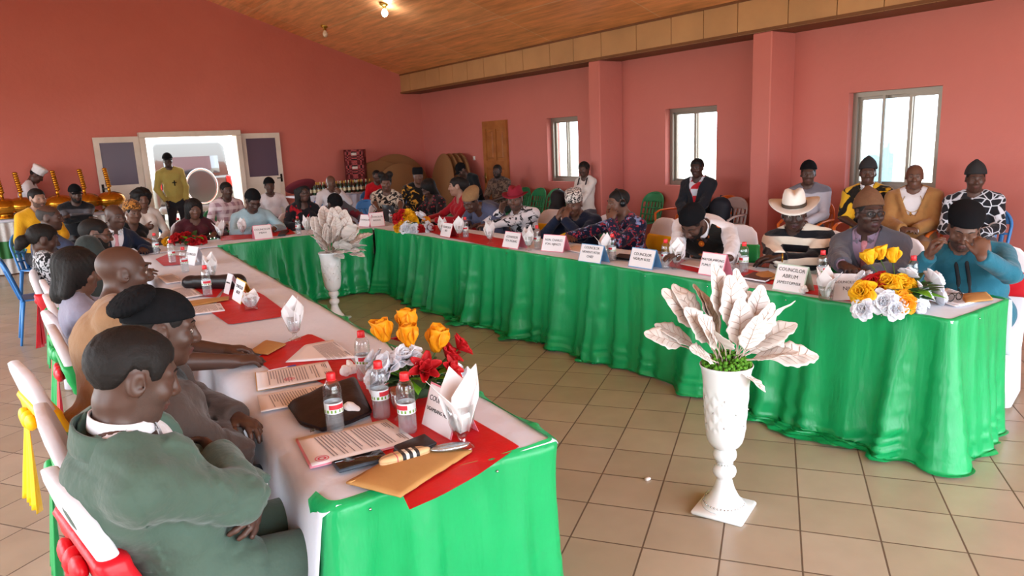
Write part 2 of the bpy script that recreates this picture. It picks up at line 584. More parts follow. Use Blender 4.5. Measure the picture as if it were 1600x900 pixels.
# ceiling: two slopes
M_CEIL = ceiling_mat()
ce = MB()
for (xa, za, xb, zb) in ((LX - 0.3, 3.02, RIDGE_X, RIDGE_Z), (RIDGE_X, RIDGE_Z, WX + 0.3, EAVE_Z - 0.83 * 0.3245)):
    ya, yb = RY - 0.3, WY + 0.02
    V = [(xa, ya, za), (xb, ya, zb), (xb, yb, zb), (xa, yb, za), (xa, ya, za + 0.1), (xb, ya, zb + 0.1), (xb, yb, zb + 0.1), (xa, yb, za + 0.1)]
    ce.add(V, [(0, 1, 2, 3), (7, 6, 5, 4), (0, 4, 5, 1), (2, 6, 7, 3), (1, 5, 6, 2), (0, 3, 7, 4)])
struct('ceiling', ce, M_CEIL, smooth=False)
# boxed beam along the right eave: boards with joints
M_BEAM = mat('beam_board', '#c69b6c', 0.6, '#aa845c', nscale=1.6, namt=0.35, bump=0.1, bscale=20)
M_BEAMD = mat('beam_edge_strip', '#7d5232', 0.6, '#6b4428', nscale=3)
bm_ = MB()
y = RY
while y < WY:
    w = 0.50 + 0.25 * RNG.random(); y2 = min(y + w, WY)
    bm_.box((7.9 + 0.012, (y + y2) / 2, 3.1), (0.024, y2 - y - 0.012, 0.41), mi=0)
    y = y2
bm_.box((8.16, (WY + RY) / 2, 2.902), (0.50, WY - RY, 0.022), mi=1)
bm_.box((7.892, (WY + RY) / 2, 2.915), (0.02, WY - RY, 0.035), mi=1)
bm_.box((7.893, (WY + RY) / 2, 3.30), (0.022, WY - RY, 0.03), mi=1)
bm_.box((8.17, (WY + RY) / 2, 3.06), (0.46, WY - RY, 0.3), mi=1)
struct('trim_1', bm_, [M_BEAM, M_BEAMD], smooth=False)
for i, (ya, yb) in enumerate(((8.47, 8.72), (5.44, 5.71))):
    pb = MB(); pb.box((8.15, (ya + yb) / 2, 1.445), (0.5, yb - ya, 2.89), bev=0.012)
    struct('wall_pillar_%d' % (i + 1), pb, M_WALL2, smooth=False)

# sliding aluminium windows
M_BLUEPANE = glassmat('tinted_window_glass', '#b9cfdd', 0.08)
for i, (y0, y1, z0, z1) in enumerate(WINS):
    xo = WX + 0.15
    fr = MB(); w = 0.055
    for yy in (y0 + w / 2, y1 - w / 2): fr.box((xo, yy, (z0 + z1) / 2), (0.09, w, z1 - z0))
    for zz in (z0 + w / 2, z1 - w / 2): fr.box((xo, (y0 + y1) / 2, zz), (0.09, y1 - y0 - 2 * w, w))
    win = struct('window_%d' % (i + 1), fr, M_ALU, smooth=False)
    mid = y0 + (y1 - y0) * (0.5 if i < 2 else 0.36)
    for k, (a, b_) in enumerate(((y0 + w, mid + 0.02), (mid - 0.02, y1 - w))):
        sash = MB(); sw = 0.035; xs = xo - 0.02 + 0.04 * k
        for yy in (a + sw / 2, b_ - sw / 2): sash.box((xs, yy, (z0 + z1) / 2), (0.03, sw, z1 - z0 - 2 * w))
        for zz in (z0 + w + sw / 2, z1 - w - sw / 2): sash.box((xs, (a + b_) / 2, zz), (0.03, b_ - a - 2 * sw, sw))
        so = sash.build('window_sash', M_ALU, win, smooth=False)
        gl = MB(); gl.box((xs, (a + b_) / 2, (z0 + z1) / 2), (0.005, b_ - a - 2 * sw, z1 - z0 - 2 * w - 2 * sw))
        gl.build('window_pane', M_PANE, so, smooth=False)
    if i == 2:      # the extra fixed bars and the tinted sash of the near window
        eb = MB(); eb.box((xo - 0.05, y0 + (y1 - y0) * 0.64, (z0 + z1) / 2), (0.025, 0.03, z1 - z0 - 0.1)); eb.build('window_mullion', M_ALU, win, smooth=False)
        gl = MB(); gl.box((xo + 0.045, y1 - 0.29, (z0 + z1) / 2), (0.005, 0.36, z1 - z0 - 0.14)); gl.build('window_pane', M_BLUEPANE, win, smooth=False)
for i, (y0, y1, z0, z1) in enumerate(ADDED_LWINS):  # frames for the added, unseen left openings
    xo = LX - 0.15; fr = MB(); w = 0.06
    for yy in (y0 + w / 2, (y0 + y1) / 2, y1 - w / 2): fr.box((xo, yy, (z0 + z1) / 2), (0.09, w, z1 - z0))
    for zz in (z0 + w / 2, z1 - w / 2): fr.box((xo, (y0 + y1) / 2, zz), (0.09, y1 - y0 - 2 * w, w))
    struct('window_%d' % (i + 4), fr, M_ALU, smooth=False)

# doorway in the back wall: pale frame with two leaves folded flat against the wall
df = MB()
for xx in (2.45, 4.17): df.box((xx, WY - 0.01, 1.039), (0.10, 0.34, 2.078), bev=0.008)
df.box((3.31, WY - 0.01, 2.13), (1.82, 0.34, 0.10), bev=0.008)
struct('trim_2', df, M_FRAMEW, smooth=False)
for i, (xa, xb) in enumerate(((1.66, 2.40), (4.23, 5.01))):
    yd = WY - 0.06
    d = MB(); w = 0.095
    for xx in (xa + w / 2, xb - w / 2): d.box((xx, yd, 1.06), (w, 0.045, 2.10))
    for zz, hh in ((2.06, 0.10), (1.17, 0.16), (0.11, 0.2)): d.box(((xa + xb) / 2, yd, zz), (xb - xa - 2 * w, 0.045, hh))
    d.box(((xa + xb) / 2, yd, 0.63), (xb - xa - 2 * w, 0.02, 0.92))
    dr = struct('door_%d' % (i + 1), d, M_FRAMEW, smooth=False)
    g = MB(); g.box(((xa + xb) / 2, yd, 1.63), (xb - xa - 2 * w, 0.012, 0.78)); g.build('door_glass', M_DARKGLASS, dr, smooth=False)
    hx = xa + 0.05 if i == 0 else xb - 0.05
    hd = MB(); hd.tube([(hx, yd - 0.02, 1.2), (hx, yd - 0.06, 1.2), (hx + (0.1 if i == 0 else -0.1), yd - 0.06, 1.2)], 0.01); hd.box((hx, yd - 0.026, 1.2), (0.04, 0.008, 0.16))
    hd.build('door_handle', mat('dark_handle', '#2a2522', 0.35, metal=0.7), dr)
# panelled wooden door against the right wall
M_WOOD = mat('orange_door_wood', '#b5743c', 0.45, '#8a4f25', nscale=5, namt=0.3)
y0, y1, zt = 11.62, 12.45, 2.15
d = MB(); xd = WX - 0.03; w = 0.11
for yy in (y0 + w / 2, (y0 + y1) / 2, y1 - w / 2): d.box((xd, yy, zt / 2), (0.05, w if yy != (y0 + y1) / 2 else 0.09, zt - 0.002))
for zz, hh in ((zt - 0.08, 0.16), (1.30, 0.14), (0.12, 0.22)):
    for (a, b_) in ((y0 + w, (y0 + y1) / 2 - 0.045), ((y0 + y1) / 2 + 0.045, y1 - w)): d.box((xd, (a + b_) / 2, zz), (0.05, b_ - a, hh))
for (za, zb) in ((0.23, 1.23), (1.37, zt - 0.16)):
    for (a, b_) in ((y0 + w, (y0 + y1) / 2 - 0.045), ((y0 + y1) / 2 + 0.045, y1 - w)):
        d.box((xd + 0.008, (a + b_) / 2, (za + zb) / 2), (0.02, b_ - a, zb - za)); d.box((xd - 0.004, (a + b_) / 2, (za + zb) / 2), (0.028, b_ - a - 0.07, zb - za - 0.09), bev=0.012)
dr = struct('door_3', d, M_WOOD, smooth=False)
hd = MB(); hd.box((xd - 0.03, y1 - 0.055, 1.02), (0.01, 0.04, 0.2)); hd.tube([(xd - 0.03, y1 - 0.055, 1.05), (xd - 0.07, y1 - 0.055, 1.05), (xd - 0.07, y1 - 0.16, 1.05)], 0.009)
hd.build('door_handle', mat('brass_handle', '#a98a4a', 0.3, metal=0.9), dr)
sw = MB(); sw.box((WX - 0.006, 12.88, 1.42), (0.012, 0.085, 0.085), bev=0.003); sw.box((WX - 0.014, 12.88, 1.42), (0.008, 0.03, 0.045), mi=0)
tag(sw.build('light_switch', mat('white_switch_plastic', '#e8e4de', 0.4)), 'small white light switch on the red wall beside the wooden door', 'switch')

# outdoors: pale yard and a rendered building across it
gd = MB(); gd.box((2, 40, -0.06), (160, 49.4, 0.1)); gd.box((45, -15, -0.06), (72.6, 60, 0.1)); gd.box((-40, -15, -0.06), (73, 60, 0.1)); gd.box((2, -25, -0.06), (11.6, 45, 0.1))
struct('ground_outside', gd, mat('pale_yard_ground', '#cfc0a8', 0.9, '#bcab92', nscale=0.6), smooth=False)


# ceiling lamps
def ceil_z(x):
    return RIDGE_Z - (x - RIDGE_X) * (RIDGE_Z - EAVE_Z) / (EAVE_X - RIDGE_X)


def on_ceiling(px, py):
    d = ray(px, py); k = (RIDGE_Z - EAVE_Z) / (EAVE_X - RIDGE_X)
    t = (RIDGE_Z + k * RIDGE_X - CAM_H) / (d[2] + k * d[0])
    return d * t + np.array([0, 0, CAM_H])


M_BRASS = mat('brass', '#b8923f', 0.3, metal=0.9)
for (px, py, lit, lab) in ((600, 6, True, 'lit glowing globe bulb in a brass holder under the plywood ceiling'), (507, 41, False, 'unlit clear bulb in a brass holder under the plywood ceiling')):
    p = on_ceiling(px, py)
    r = thing('ceiling_bulb', lab, 'lamp', (p[0], p[1], p[2]))
    a = MB(); a.lathe([(0.075, 0.02), (0.075, -0.01), (0.055, -0.03), (0.03, -0.04), (0.03, -0.075), (0.022, -0.08)], 20); a.build('lamp_holder', M_BRASS, r)
    b_ = MB(); b_.lathe([(0.02, -0.07), (0.024, -0.085), (0.04, -0.11), (0.05, -0.14), (0.046, -0.17), (0.028, -0.195), (0.0, -0.202)], 20)
    b_.build('bulb', mat('lit_bulb', '#ffffff', 0.3, emit='#f4f6ff', estr=40) if lit else mat('unlit_bulb', '#d9c9b4', 0.15, spec=0.8), r)
# ================================================================== smooth solids for people, cloth and petals
class Solid:
    """Smooth union of tapered limbs and ellipsoids, meshed on a sparse grid."""

    def __init__(s):
        s.ops = []; s.post = []

    def cap(s, a, b, ra, rb, k=0.02, op='u', fb=False, fa=False):
        a = np.asarray(a, float); b = np.asarray(b, float)
        s.ops.append(('cap', (a, b, ra, rb, fa, fb), (a + b) / 2, np.linalg.norm(b - a) / 2 + max(ra, rb), k, op)); return s

    def ell(s, c, r, R=None, k=0.02, op='u', clip=None):
        c = np.asarray(c, float); r = np.asarray(r, float); R = np.eye(3) if R is None else np.asarray(R, float)
        s.ops.append(('ell', (c, r, R, clip), c, float(max(r)), k, op)); return s

    @staticmethod
    def _d(kind, a, P):
        if kind == 'cap':
            A, B, ra, rb, fa, fb = a
            ab = B - A; l2 = max(ab @ ab, 1e-12); l = sqrt(l2)
            pa = P - A
            t0 = (pa @ ab) / l2; t = np.clip(t0, 0, 1)
            q = pa - t[..., None] * ab
            d = np.sqrt((q * q).sum(-1)) - (ra + (rb - ra) * t)
            if fb: d = np.maximum(d, (t0 - 1) * l)
            if fa: d = np.maximum(d, -t0 * l)
            return d
        c, r, R, clip = a
        q = (P - c) @ R
        k0 = np.sqrt(((q / r) ** 2).sum(-1)); k1 = np.sqrt(((q / (r * r)) ** 2).sum(-1))
        d = np.where(k1 > 1e-9, k0 * (k0 - 1) / np.maximum(k1, 1e-9), -float(min(r)))
        if clip is not None:          # keep the half n.q < o in local axes
            n, o = clip
            d = np.maximum(d, q @ np.asarray(n, float) - o)
        return d

    def ev(s, P, bc, br, inflate=0.0):
        D = np.full(P.shape[:2], 0.25)
        for kind, a, c, rad, k, op in s.ops:
            sel = np.nonzero(((bc - c) ** 2).sum(1) < (rad + br + k + 0.03 + abs(inflate)) ** 2)[0]
            if not len(sel): continue
            d = s._d(kind, a, P[sel]); e = D[sel]
            if op == 'u':
                h = np.clip(0.5 + 0.5 * (e - d) / k, 0, 1); e = e + (d - e) * h - k * h * (1 - h)
            elif op == 's':
                h = np.clip(0.5 - 0.5 * (e + d) / k, 0, 1); e = e + (-d - e) * h + k * h * (1 - h)
            D[sel] = e
        D = D - inflate
        for f in s.post: D = f(P, D)
        return D

    def mesh(s, h, inflate=0.0, pad=0.03):
        lo = np.min([c - r for _, _, c, r, _, o in s.ops if o == 'u'], axis=0) - pad - inflate
        hi = np.max([c + r for _, _, c, r, _, o in s.ops if o == 'u'], axis=0) + pad + inflate
        B = 8; n = np.ceil((hi - lo) / (B * h)).astype(int) + 1
        g = np.stack(np.meshgrid(*[np.arange(k) for k in n], indexing='ij'), -1).reshape(-1, 3)
        bc = lo + (g + 0.5) * B * h; br = B * h * 0.8661
        D0 = s.ev(bc[:, None, :], bc, br, inflate)[:, 0]
        g = g[np.abs(D0) < br * 1.25 + 0.012]
        if not len(g): return np.zeros((0, 3)), np.zeros((0, 4), int)
        bc = lo + (g + 0.5) * B * h
        l9 = np.stack(np.meshgrid(*[np.arange(B + 1)] * 3, indexing='ij'), -1).reshape(-1, 3)
        D = np.concatenate([s.ev(lo + (g[i:i + 600, None, :] * B + l9[None]) * h, bc[i:i + 600], br, inflate) for i in range(0, len(g), 600)])
        D = D.reshape(-1, B + 1, B + 1, B + 1)
        I = D < 0
        cor = [(i, j, k) for i in (0, 1) for j in (0, 1) for k in (0, 1)]
        sm = sum(I[:, i:i + B, j:j + B, k:k + B].astype(np.int8) for i, j, k in cor)
        bi, x, y, z = np.nonzero((sm > 0) & (sm < 8))
        cd_ = np.stack([D[bi, x + i, y + j, z + k] for i, j, k in cor], 1)
        acc = np.zeros((len(bi), 3)); cnt = np.zeros(len(bi))
        C = np.array(cor, float)
        for p in range(8):
            for q in range(p + 1, 8):
                if abs(C[p] - C[q]).sum() != 1: continue
                dp, dq = cd_[:, p], cd_[:, q]; m = (dp < 0) != (dq < 0)
                t = np.where(m, dp / np.where(m, dp - dq, 1), 0)
                acc += np.where(m[:, None], C[p] + t[:, None] * (C[q] - C[p]), 0); cnt += m
        cell = g[bi] * B + np.stack([x, y, z], 1)
        V = lo + (cell + acc / cnt[:, None]) * h
        NX = (n + 2) * B
        key = ((cell[:, 0] + 1) * NX[1] + cell[:, 1] + 1) * NX[2] + cell[:, 2] + 1
        od = np.argsort(key); ks = key[od]

        def find(c):
            k = ((c[:, 0] + 1) * NX[1] + c[:, 1] + 1) * NX[2] + c[:, 2] + 1
            i = np.clip(np.searchsorted(ks, k), 0, len(ks) - 1)
            return np.where(ks[i] == k, od[i], -1)
        Q = []
        for a in range(3):
            b_, c_ = (a + 1) % 3, (a + 2) % 3
            s0 = [slice(0, B)] * 3; s1 = list(s0); s1[a] = slice(1, B + 1)
            A0, A1 = I[:, s0[0], s0[1], s0[2]], I[:, s1[0], s1[1], s1[2]]
            e = np.nonzero(A0 != A1)
            c = g[e[0]] * B + np.stack(e[1:], 1)
            eb = np.zeros(3, int); eb[b_] = 1; ec = np.zeros(3, int); ec[c_] = 1
            q = np.stack([find(c - eb - ec), find(c - ec), find(c), find(c - eb)], 1)
            fl_ = A0[e]
            q = np.where(fl_[:, None], q, q[:, ::-1])
            Q.append(q[(q >= 0).all(1)])
        return V, np.concatenate(Q)


def wob(P, freq, seed=0):
    """Soft wandering noise, roughly -1..1."""
    r = np.random.RandomState(seed); o = np.zeros(P.shape[:-1])
    for i in range(4):
        d = r.randn(3); d /= np.linalg.norm(d); d2 = r.randn(3) * 0.6
        o += np.sin(P @ d * freq * (1 + 0.35 * i) + r.rand() * 6.28 + 1.6 * np.sin(P @ d2 * freq * 0.6 + r.rand() * 6.28))
    return o / 3.0


def frame_of(fwd, up):
    y = nrm(fwd); z = nrm(np.asarray(up, float) - y * (np.asarray(up, float) @ y)); x = np.cross(y, z)
    return np.stack([x, y, z], 1)      # columns: right, forward, up


def ik(S, W, l1, l2, hint):
    S, W = np.asarray(S, float), np.asarray(W, float)
    d = W - S; L = np.linalg.norm(d); mx = (l1 + l2) * 0.995
    if L > mx: W = S + d / L * mx; d = W - S; L = mx
    L = max(L, abs(l1 - l2) + 0.02)
    a = (l1 * l1 - l2 * l2 + L * L) / (2 * L)
    hgt = sqrt(max(l1 * l1 - a * a, 0)); u = nrm(d)
    p = nrm(np.asarray(hint, float) - u * (np.asarray(hint, float) @ u))
    return S + u * a + p * hgt, W


def hand_ops(B, W, d, n, side, L, curl, spread=0.12, thumb=0.5, fine=True):
    """Palm, four unequal fingers and a thumb. d: from the wrist to the knuckles, n: the way the palm faces, side: to the thumb."""
    d = nrm(d); n = nrm(np.asarray(n, float) - d * (np.asarray(n, float) @ d)); s = nrm(np.cross(n, d))
    if s @ np.asarray(side, float) < 0: s = -s
    F = np.stack([s, d, n], 1)
    B.ell(W + d * L * 0.27, (0.235 * L, 0.33 * L, 0.10 * L), F, k=0.012)
    B.cap(W - d * 0.01, W + d * L * 0.14, 0.135 * L, 0.13 * L, k=0.015)
    tips = []
    curls = curl if hasattr(curl, '__len__') else [curl * 0.9, curl, curl * 1.05, curl * 1.1]
    for i, (off, ln) in enumerate(((0.155, 0.40), (0.052, 0.45), (-0.052, 0.42), (-0.15, 0.33))):
        p = W + d * L * (0.50 - 0.05 * abs(i - 1)) + s * L * off * 1.05
        a0 = spread * (1.2 - i) * 0.8
        dd = nrm(d * cos(a0) + s * sin(a0)); nn = n
        r = L * (0.056, 0.058, 0.055, 0.048)[i]
        for j, fr in enumerate((0.44, 0.31, 0.25)):
            a = curls[i] * (0.75, 1.0, 0.7)[j]
            d2 = dd * cos(a) + nn * sin(a); nn = nn * cos(a) - dd * sin(a); dd = d2
            q = p + dd * L * ln * fr
            B.cap(p, q, r * (1.0, 0.93, 0.86)[j], r * (0.93, 0.86, 0.76)[j], k=0.006 if j or not fine else 0.009)
            p = q
        tips.append(p)
    p = W + d * L * 0.16 + s * L * 0.17 + n * L * 0.03
    dd = nrm(d * 0.72 + s * (0.75 - 0.5 * thumb) + n * 0.55 * thumb)
    for j, fr in enumerate((0.19, 0.16, 0.13)):
        q = p + dd * L * fr
        B.cap(p, q, L * (0.085, 0.064, 0.058)[j], L * (0.064, 0.058, 0.046)[j], k=0.010)
        p = q; dd = nrm(dd + d * 0.22 * (1 - thumb * 0.3) - s * 0.25 * thumb)
    return tips


SKINS = {'deep': ('#452c24', '#38231c'), 'dark': ('#52362b', '#432b22'), 'mid': ('#684535', '#57392c'), 'light': ('#9c7662', '#886452')}


def skin(k):
    a, b = SKINS[k]
    return mat('skin_' + k, a, 0.46, b, nscale=9, namt=0.2, spec=0.5, bump=0.04, bscale=160)


M_HAIR = mat('black_hair', '#0b0908', 0.66, '#1d1614', nscale=160, namt=0.1, bump=1.0, bscale=150, spec=0.3)
M_HAIRG = mat('greying_cropped_hair', '#2a2524', 0.7, '#3b3533', nscale=40, bump=0.3, bscale=200)
M_EYEW = mat('eye_white', '#a89c94', 0.25, spec=0.6)
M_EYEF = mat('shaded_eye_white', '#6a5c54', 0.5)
M_EYEB = mat('dark_iris', '#1a0f0b', 0.15, spec=0.8)
M_LIP = {k: mat('lips_' + k, c, 0.42) for k, c in (('deep', '#45272a'), ('dark', '#522f2b'), ('mid', '#65403a'), ('light', '#8d5c52'))}
M_FRAME = mat('black_spectacle_frame', '#14100f', 0.3)
M_SHOE = mat('black_shoe_leather', '#15110f', 0.35)


M_STUB = mat('stubbled_skin', '#40302a', 0.6, '#543c33', nscale=220, namt=0.1)


def cloth(name, c1, c2=None, **k):
    k.setdefault('rough', 0.85); k.setdefault('bump', 0.7); k.setdefault('bscale', 15); k.setdefault('sheen', 0.15); k.setdefault('spec', 0.2)
    return mat(name, c1, col2=c2, **k)


def person(label, head, hip, face, sk='dark', look=(0, 0, 0), res=0.012, female=False, fat=1.0, sc=1.0, arms=None, stand=False,
           top=None, top_inf=0.012, sleeve=1.0, jacket=None, jopen=1.0, collar=None, tie=None, trousers=None, tr_inf=0.012, hair='short', hairm=None, hat=None, hatm=None,
           beard=None, glasses=False, group=None, seat=0.46, twist=0.0, legdir=None, feet=None, necklace=None, extra=None, vneck=False, tail=None, lapel=None,
           hunch=0.0, fold=1.0, headsc=1.0, hat_tilt=0.0, chest=1.0, smile=False):
    """A whole figure: one continuous body, with hair, hat and clothing as its children.
    head: centre of the head; hip: pelvis x,y; face: compass angle of the body in degrees (0 = +X, 90 = +Y)."""
    head = np.asarray(head, float)
    hz = (0.90 * sc) if stand else seat + 0.10
    H = np.array([hip[0], hip[1], hz]); base = np.array([hip[0], hip[1], 0.0])
    a = radians(face); f = np.array([cos(a), sin(a), 0]); r = np.array([sin(a), -cos(a), 0]); up = np.array([0, 0, 1.0])
    # head frame
    la = a + radians(look[0]); lf = np.array([cos(la), sin(la), 0]); lr = np.array([sin(la), -cos(la), 0])
    pit = radians(look[1]); hf = lf * cos(pit) - up * sin(pit); hu = up * cos(pit) + lf * sin(pit)
    ro = radians(look[2]); hr = lr * cos(ro) + hu * sin(ro); hu2 = hu * cos(ro) - lr * sin(ro)
    RH = np.stack([hr, hf, hu2], 1)
    hs = headsc * (0.95 if female else 1.0)

    def h2w(p): return head + RH @ (np.asarray(p, float) * hs)
    skull = h2w((0, -0.025, -0.07))
    sp = nrm(head - H)
    NB = head - (nrm(0.55 * hu2 + 0.75 * sp)) * 0.160 * hs - hf * 0.03
    U = nrm(NB - H); ta = radians(twist)
    fc = f * cos(ta) + r * sin(ta)
    RC = frame_of(fc - U * (fc @ U), U)            # chest axes
    RC = np.stack([np.cross(nrm(fc - U * (fc @ U)), U), nrm(fc - U * (fc @ U)), U], 1)
    cr_, cf_, cu_ = RC[:, 0], RC[:, 1], RC[:, 2]
    TL = np.linalg.norm(NB - H)
    RP = np.stack([r, f, up], 1)
    shw = (0.155 if female else 0.185) * sc * (0.85 + 0.15 * fat)
    back = -cf_ * 0.02 * sc - cf_ * hunch * 0.05
    def lerp(t): return H + (NB - H) * t
    fx = (fat - 1)

    def torso(B, kk=0.05):
        B.ell(H, (0.165 * sc * (1 + 0.6 * fx), 0.125 * sc * fat, 0.13), RP, k=kk)
        B.ell(lerp(0.36) + cf_ * (0.012 + 0.10 * fx), (0.148 * sc * fat, (0.105 + 0.12 * fx) * sc, 0.30 * TL), RC, k=kk)
        B.ell(lerp(0.70) + back, (0.158 * sc * (0.7 + 0.3 * fat), 0.112 * sc * (0.7 + 0.3 * fat) * chest, 0.30 * TL), RC, k=kk)
        for sg in (-1, 1):
            B.cap(NB + cu_ * 0.008 * sc + cr_ * sg * 0.035 + back * 0.5, NB - cu_ * 0.062 * sc + cr_ * sg * shw * 0.93 + back * 0.5, 0.050 * sc, 0.058 * sc, k=0.04)
            if female:
                B.ell(lerp(0.70) + cf_ * 0.085 + cr_ * sg * 0.07, (0.062, 0.055, 0.065), RC, k=0.035)
            else:
                B.ell(lerp(0.78) + cf_ * 0.055 + cr_ * sg * 0.075, (0.075, 0.05, 0.07), RC, k=0.05)
    # arms
    l1, l2, hl = 0.285 * sc, 0.25 * sc, 0.182 * sc * (0.93 if female else 1)
    arms = arms or {}
    A = {}
    for key, sg in (('L', -1), ('R', 1)):
        spec = dict(arms.get(key, {}))
        S = NB - cu_ * 0.068 * sc + cr_ * sg * shw + back * 0.5
        W = spec.get('w')
        if W is None: W = H + f * 0.26 + r * sg * 0.11 + up * 0.10
        W = np.asarray(W, float)
        hint = np.asarray(spec.get('hint', r * sg * 0.7 - up * 0.7 - f * 0.3), float)
        E, W = ik(S, W, l1, l2, hint)
        d = nrm(spec['d']) if 'd' in spec else nrm(nrm(W - E) + f * 0.15)
        n = np.asarray(spec.get('n', -up), float)
        A[key] = (S, E, W, d, n, -r * sg if 'side' not in spec else np.asarray(spec['side'], float), spec.get('curl', 0.28), spec.get('thumb', 0.4), spec.get('spread', 0.12))
    mus = 0.75 + 0.25 * fat
    if female: mus *= 0.86

    def arm(B, key, upto, inf=0.0, flat=False):
        S, E, W = A[key][:3]; ra = 0.052 * sc * mus
        B.cap(S, E, ra, 0.042 * sc * mus, k=0.03)
        if upto <= 0.5:
            return
        We = W if upto >= 1 else E + (W - E) * (upto - 0.5) * 2
        B.cap(E, We, 0.043 * sc * mus, (0.043 + (0.029 - 0.043) * (upto - 0.5) * 2) * sc * mus + (0.004 if flat else 0), k=0.022, fb=flat)

    def short_arm(B, key, upto):
        S, E, W = A[key][:3]
        B.cap(S, S + (E - S) * upto * 2, 0.052 * sc * mus, 0.049 * sc * mus, k=0.03, fb=True)
    # legs
    legs = {}
    ld = f if legdir is None else np.asarray(legdir, float)
    for key, sg in (('L', -1), ('R', 1)):
        hj = H + r * sg * 0.09 * sc - up * 0.02
        if stand:
            kn = hj + f * 0.02 - up * 0.42 * sc + r * sg * 0.02; an = np.array([kn[0], kn[1], 0.085]) + r * sg * 0.02 - f * 0.03
        else:
            kn = hj + ld * 0.43 * sc + r * sg * 0.05; kn[2] = seat + 0.055
            an = np.array([kn[0], kn[1], 0.085]) + ld * 0.03
        if feet and key in feet: kn, an = np.asarray(feet[key][0], float), np.asarray(feet[key][1], float)
        legs[key] = (hj, kn, an)

    def leg(B, key, full=True, inf=0.0, flat=False):
        hj, kn, an = legs[key]
        B.cap(hj, kn, 0.082 * sc * mus, 0.056 * sc * mus, k=0.04)
        B.cap(kn, an, 0.054 * sc * mus, (0.036 if not flat else 0.05) * sc, k=0.03, fb=flat)
    # ---------------- body
    B = Solid()
    torso(B)
    for k_ in ('L', 'R'):
        arm(B, k_, 1.0); leg(B, k_)
        an = legs[k_][2]
        B.cap(an - up * 0.04, an + ld * 0.13 - up * 0.055, 0.032, 0.026, k=0.02)
    B.cap(NB - cu_ * 0.05, skull, 0.062 * sc * (0.88 if female else 1), 0.055 * hs * (0.88 if female else 1) * (0.9 + 0.1 * fat), k=0.035)
    hn = lambda c, rr, k=0.02, op='u', R=None, clip=None: B.ell(h2w(c), np.array(rr) * hs, RH if R is None else RH @ R, k=k, op=op, clip=clip)
    hc = lambda p, q, ra, rb, k=0.015: B.cap(h2w(p), h2w(q), ra * hs, rb * hs, k=k)
    fw = 0.94 + 0.06 * fat
    hn((0, -0.014, 0.032), (0.0765, 0.099, 0.083), 0.03)
    hn((0, 0.018, -0.028), (0.0655 * fw, 0.074, 0.088), 0.03)
    hn((0, 0.036, -0.082), (0.050 * fw, 0.050, 0.036), 0.025)
    hn((0, 0.070, -0.104), (0.022, 0.018, 0.017), 0.02)
    for sg in (-1, 1):
        hn((sg * 0.041 * fw, 0.062, -0.028), (0.028, 0.026, 0.026), 0.02)
        hc((sg * 0.012, 0.0845, 0.024), (sg * 0.047, 0.068, 0.022), 0.0125, 0.010, 0.014)
        hn((sg * 0.0155, 0.0985, -0.036), (0.0115, 0.012, 0.0095), 0.007)
        hn((sg * 0.0775, -0.012, -0.008), (0.010, 0.024, 0.034), 0.008, R=euler(0.15, 0, -sg * 0.35))
        hn((sg * 0.086, -0.006, -0.004), (0.006, 0.012, 0.018), 0.006, 's')
    hc((0, 0.088, 0.016), (0, 0.111, -0.030), 0.0085, 0.0145, 0.012)
    for sg in (-1, 1):
        hn((sg * 0.031, 0.099, 0.001), (0.019, 0.016, 0.0125), 0.010, 's')
    hn((0, 0.0925, -0.064), (0.0235, 0.011, 0.0075), 0.006)
    hn((0, 0.0895, -0.077), (0.021, 0.0115, 0.0085), 0.006)
    hn((0, 0.108, -0.0708), (0.022, 0.014, 0.0016), 0.003, 's')
    if res <= 0.009:
        for sg in (-1, 1):      # lids, leaving a narrow opening
            hn((sg * 0.031, 0.0775, 0.001), (0.0150, 0.0150, 0.0145), 0.004, clip=((0, 0, -1), -0.0035 if look[1] < 15 else 0.002))
            hn((sg * 0.031, 0.0775, 0.001), (0.0147, 0.0147, 0.0143), 0.004, clip=((0, 0, 1), -0.0045))
    for k_ in ('L', 'R'):
        S, E, W, d, n, sd, cu, th, spr = A[k_]
        hand_ops(B, W, d, n, sd, hl, cu, spr, th, res <= 0.009)
    V, F = B.mesh(res)
    ms = [skin(sk), M_LIP[sk]] + ([M_STUB] if beard == 'stubble' else [])
    q = ((V - head) @ RH) / hs
    lipm = (((q[:, 0] / 0.026) ** 2 + ((q[:, 2] + 0.071) / 0.0165) ** 2) < 1) & (q[:, 1] > 0.07)
    mi = lipm[F].all(1).astype(np.int32)
    if beard == 'stubble':
        kb = np.minimum(np.minimum(-0.046 + np.clip((0.07 - q[:, 1]) / 0.06, 0, 1) * 0.046 - q[:, 2], q[:, 1] + 0.004), q[:, 2] + 0.118)
        kb = np.minimum(kb, 0.08 - np.abs(q[:, 0])) + 0.006 * wob(q, 90, 2)
        mi[(kb > 0)[F].all(1) & (mi == 0)] = 2
    root = tag(mesh_obj('person', V - base, F, ms, None, mi, True, base), label, 'person', group)

    def child(name, S, h, m, inf=0.0):
        V, F = S.mesh(h, inf)
        if not len(V): return None
        return mesh_obj(name, V - base, F, m, root)

    def local(P, o, R): return (P - o) @ R
    hb = MB(RH * hs, head - base)
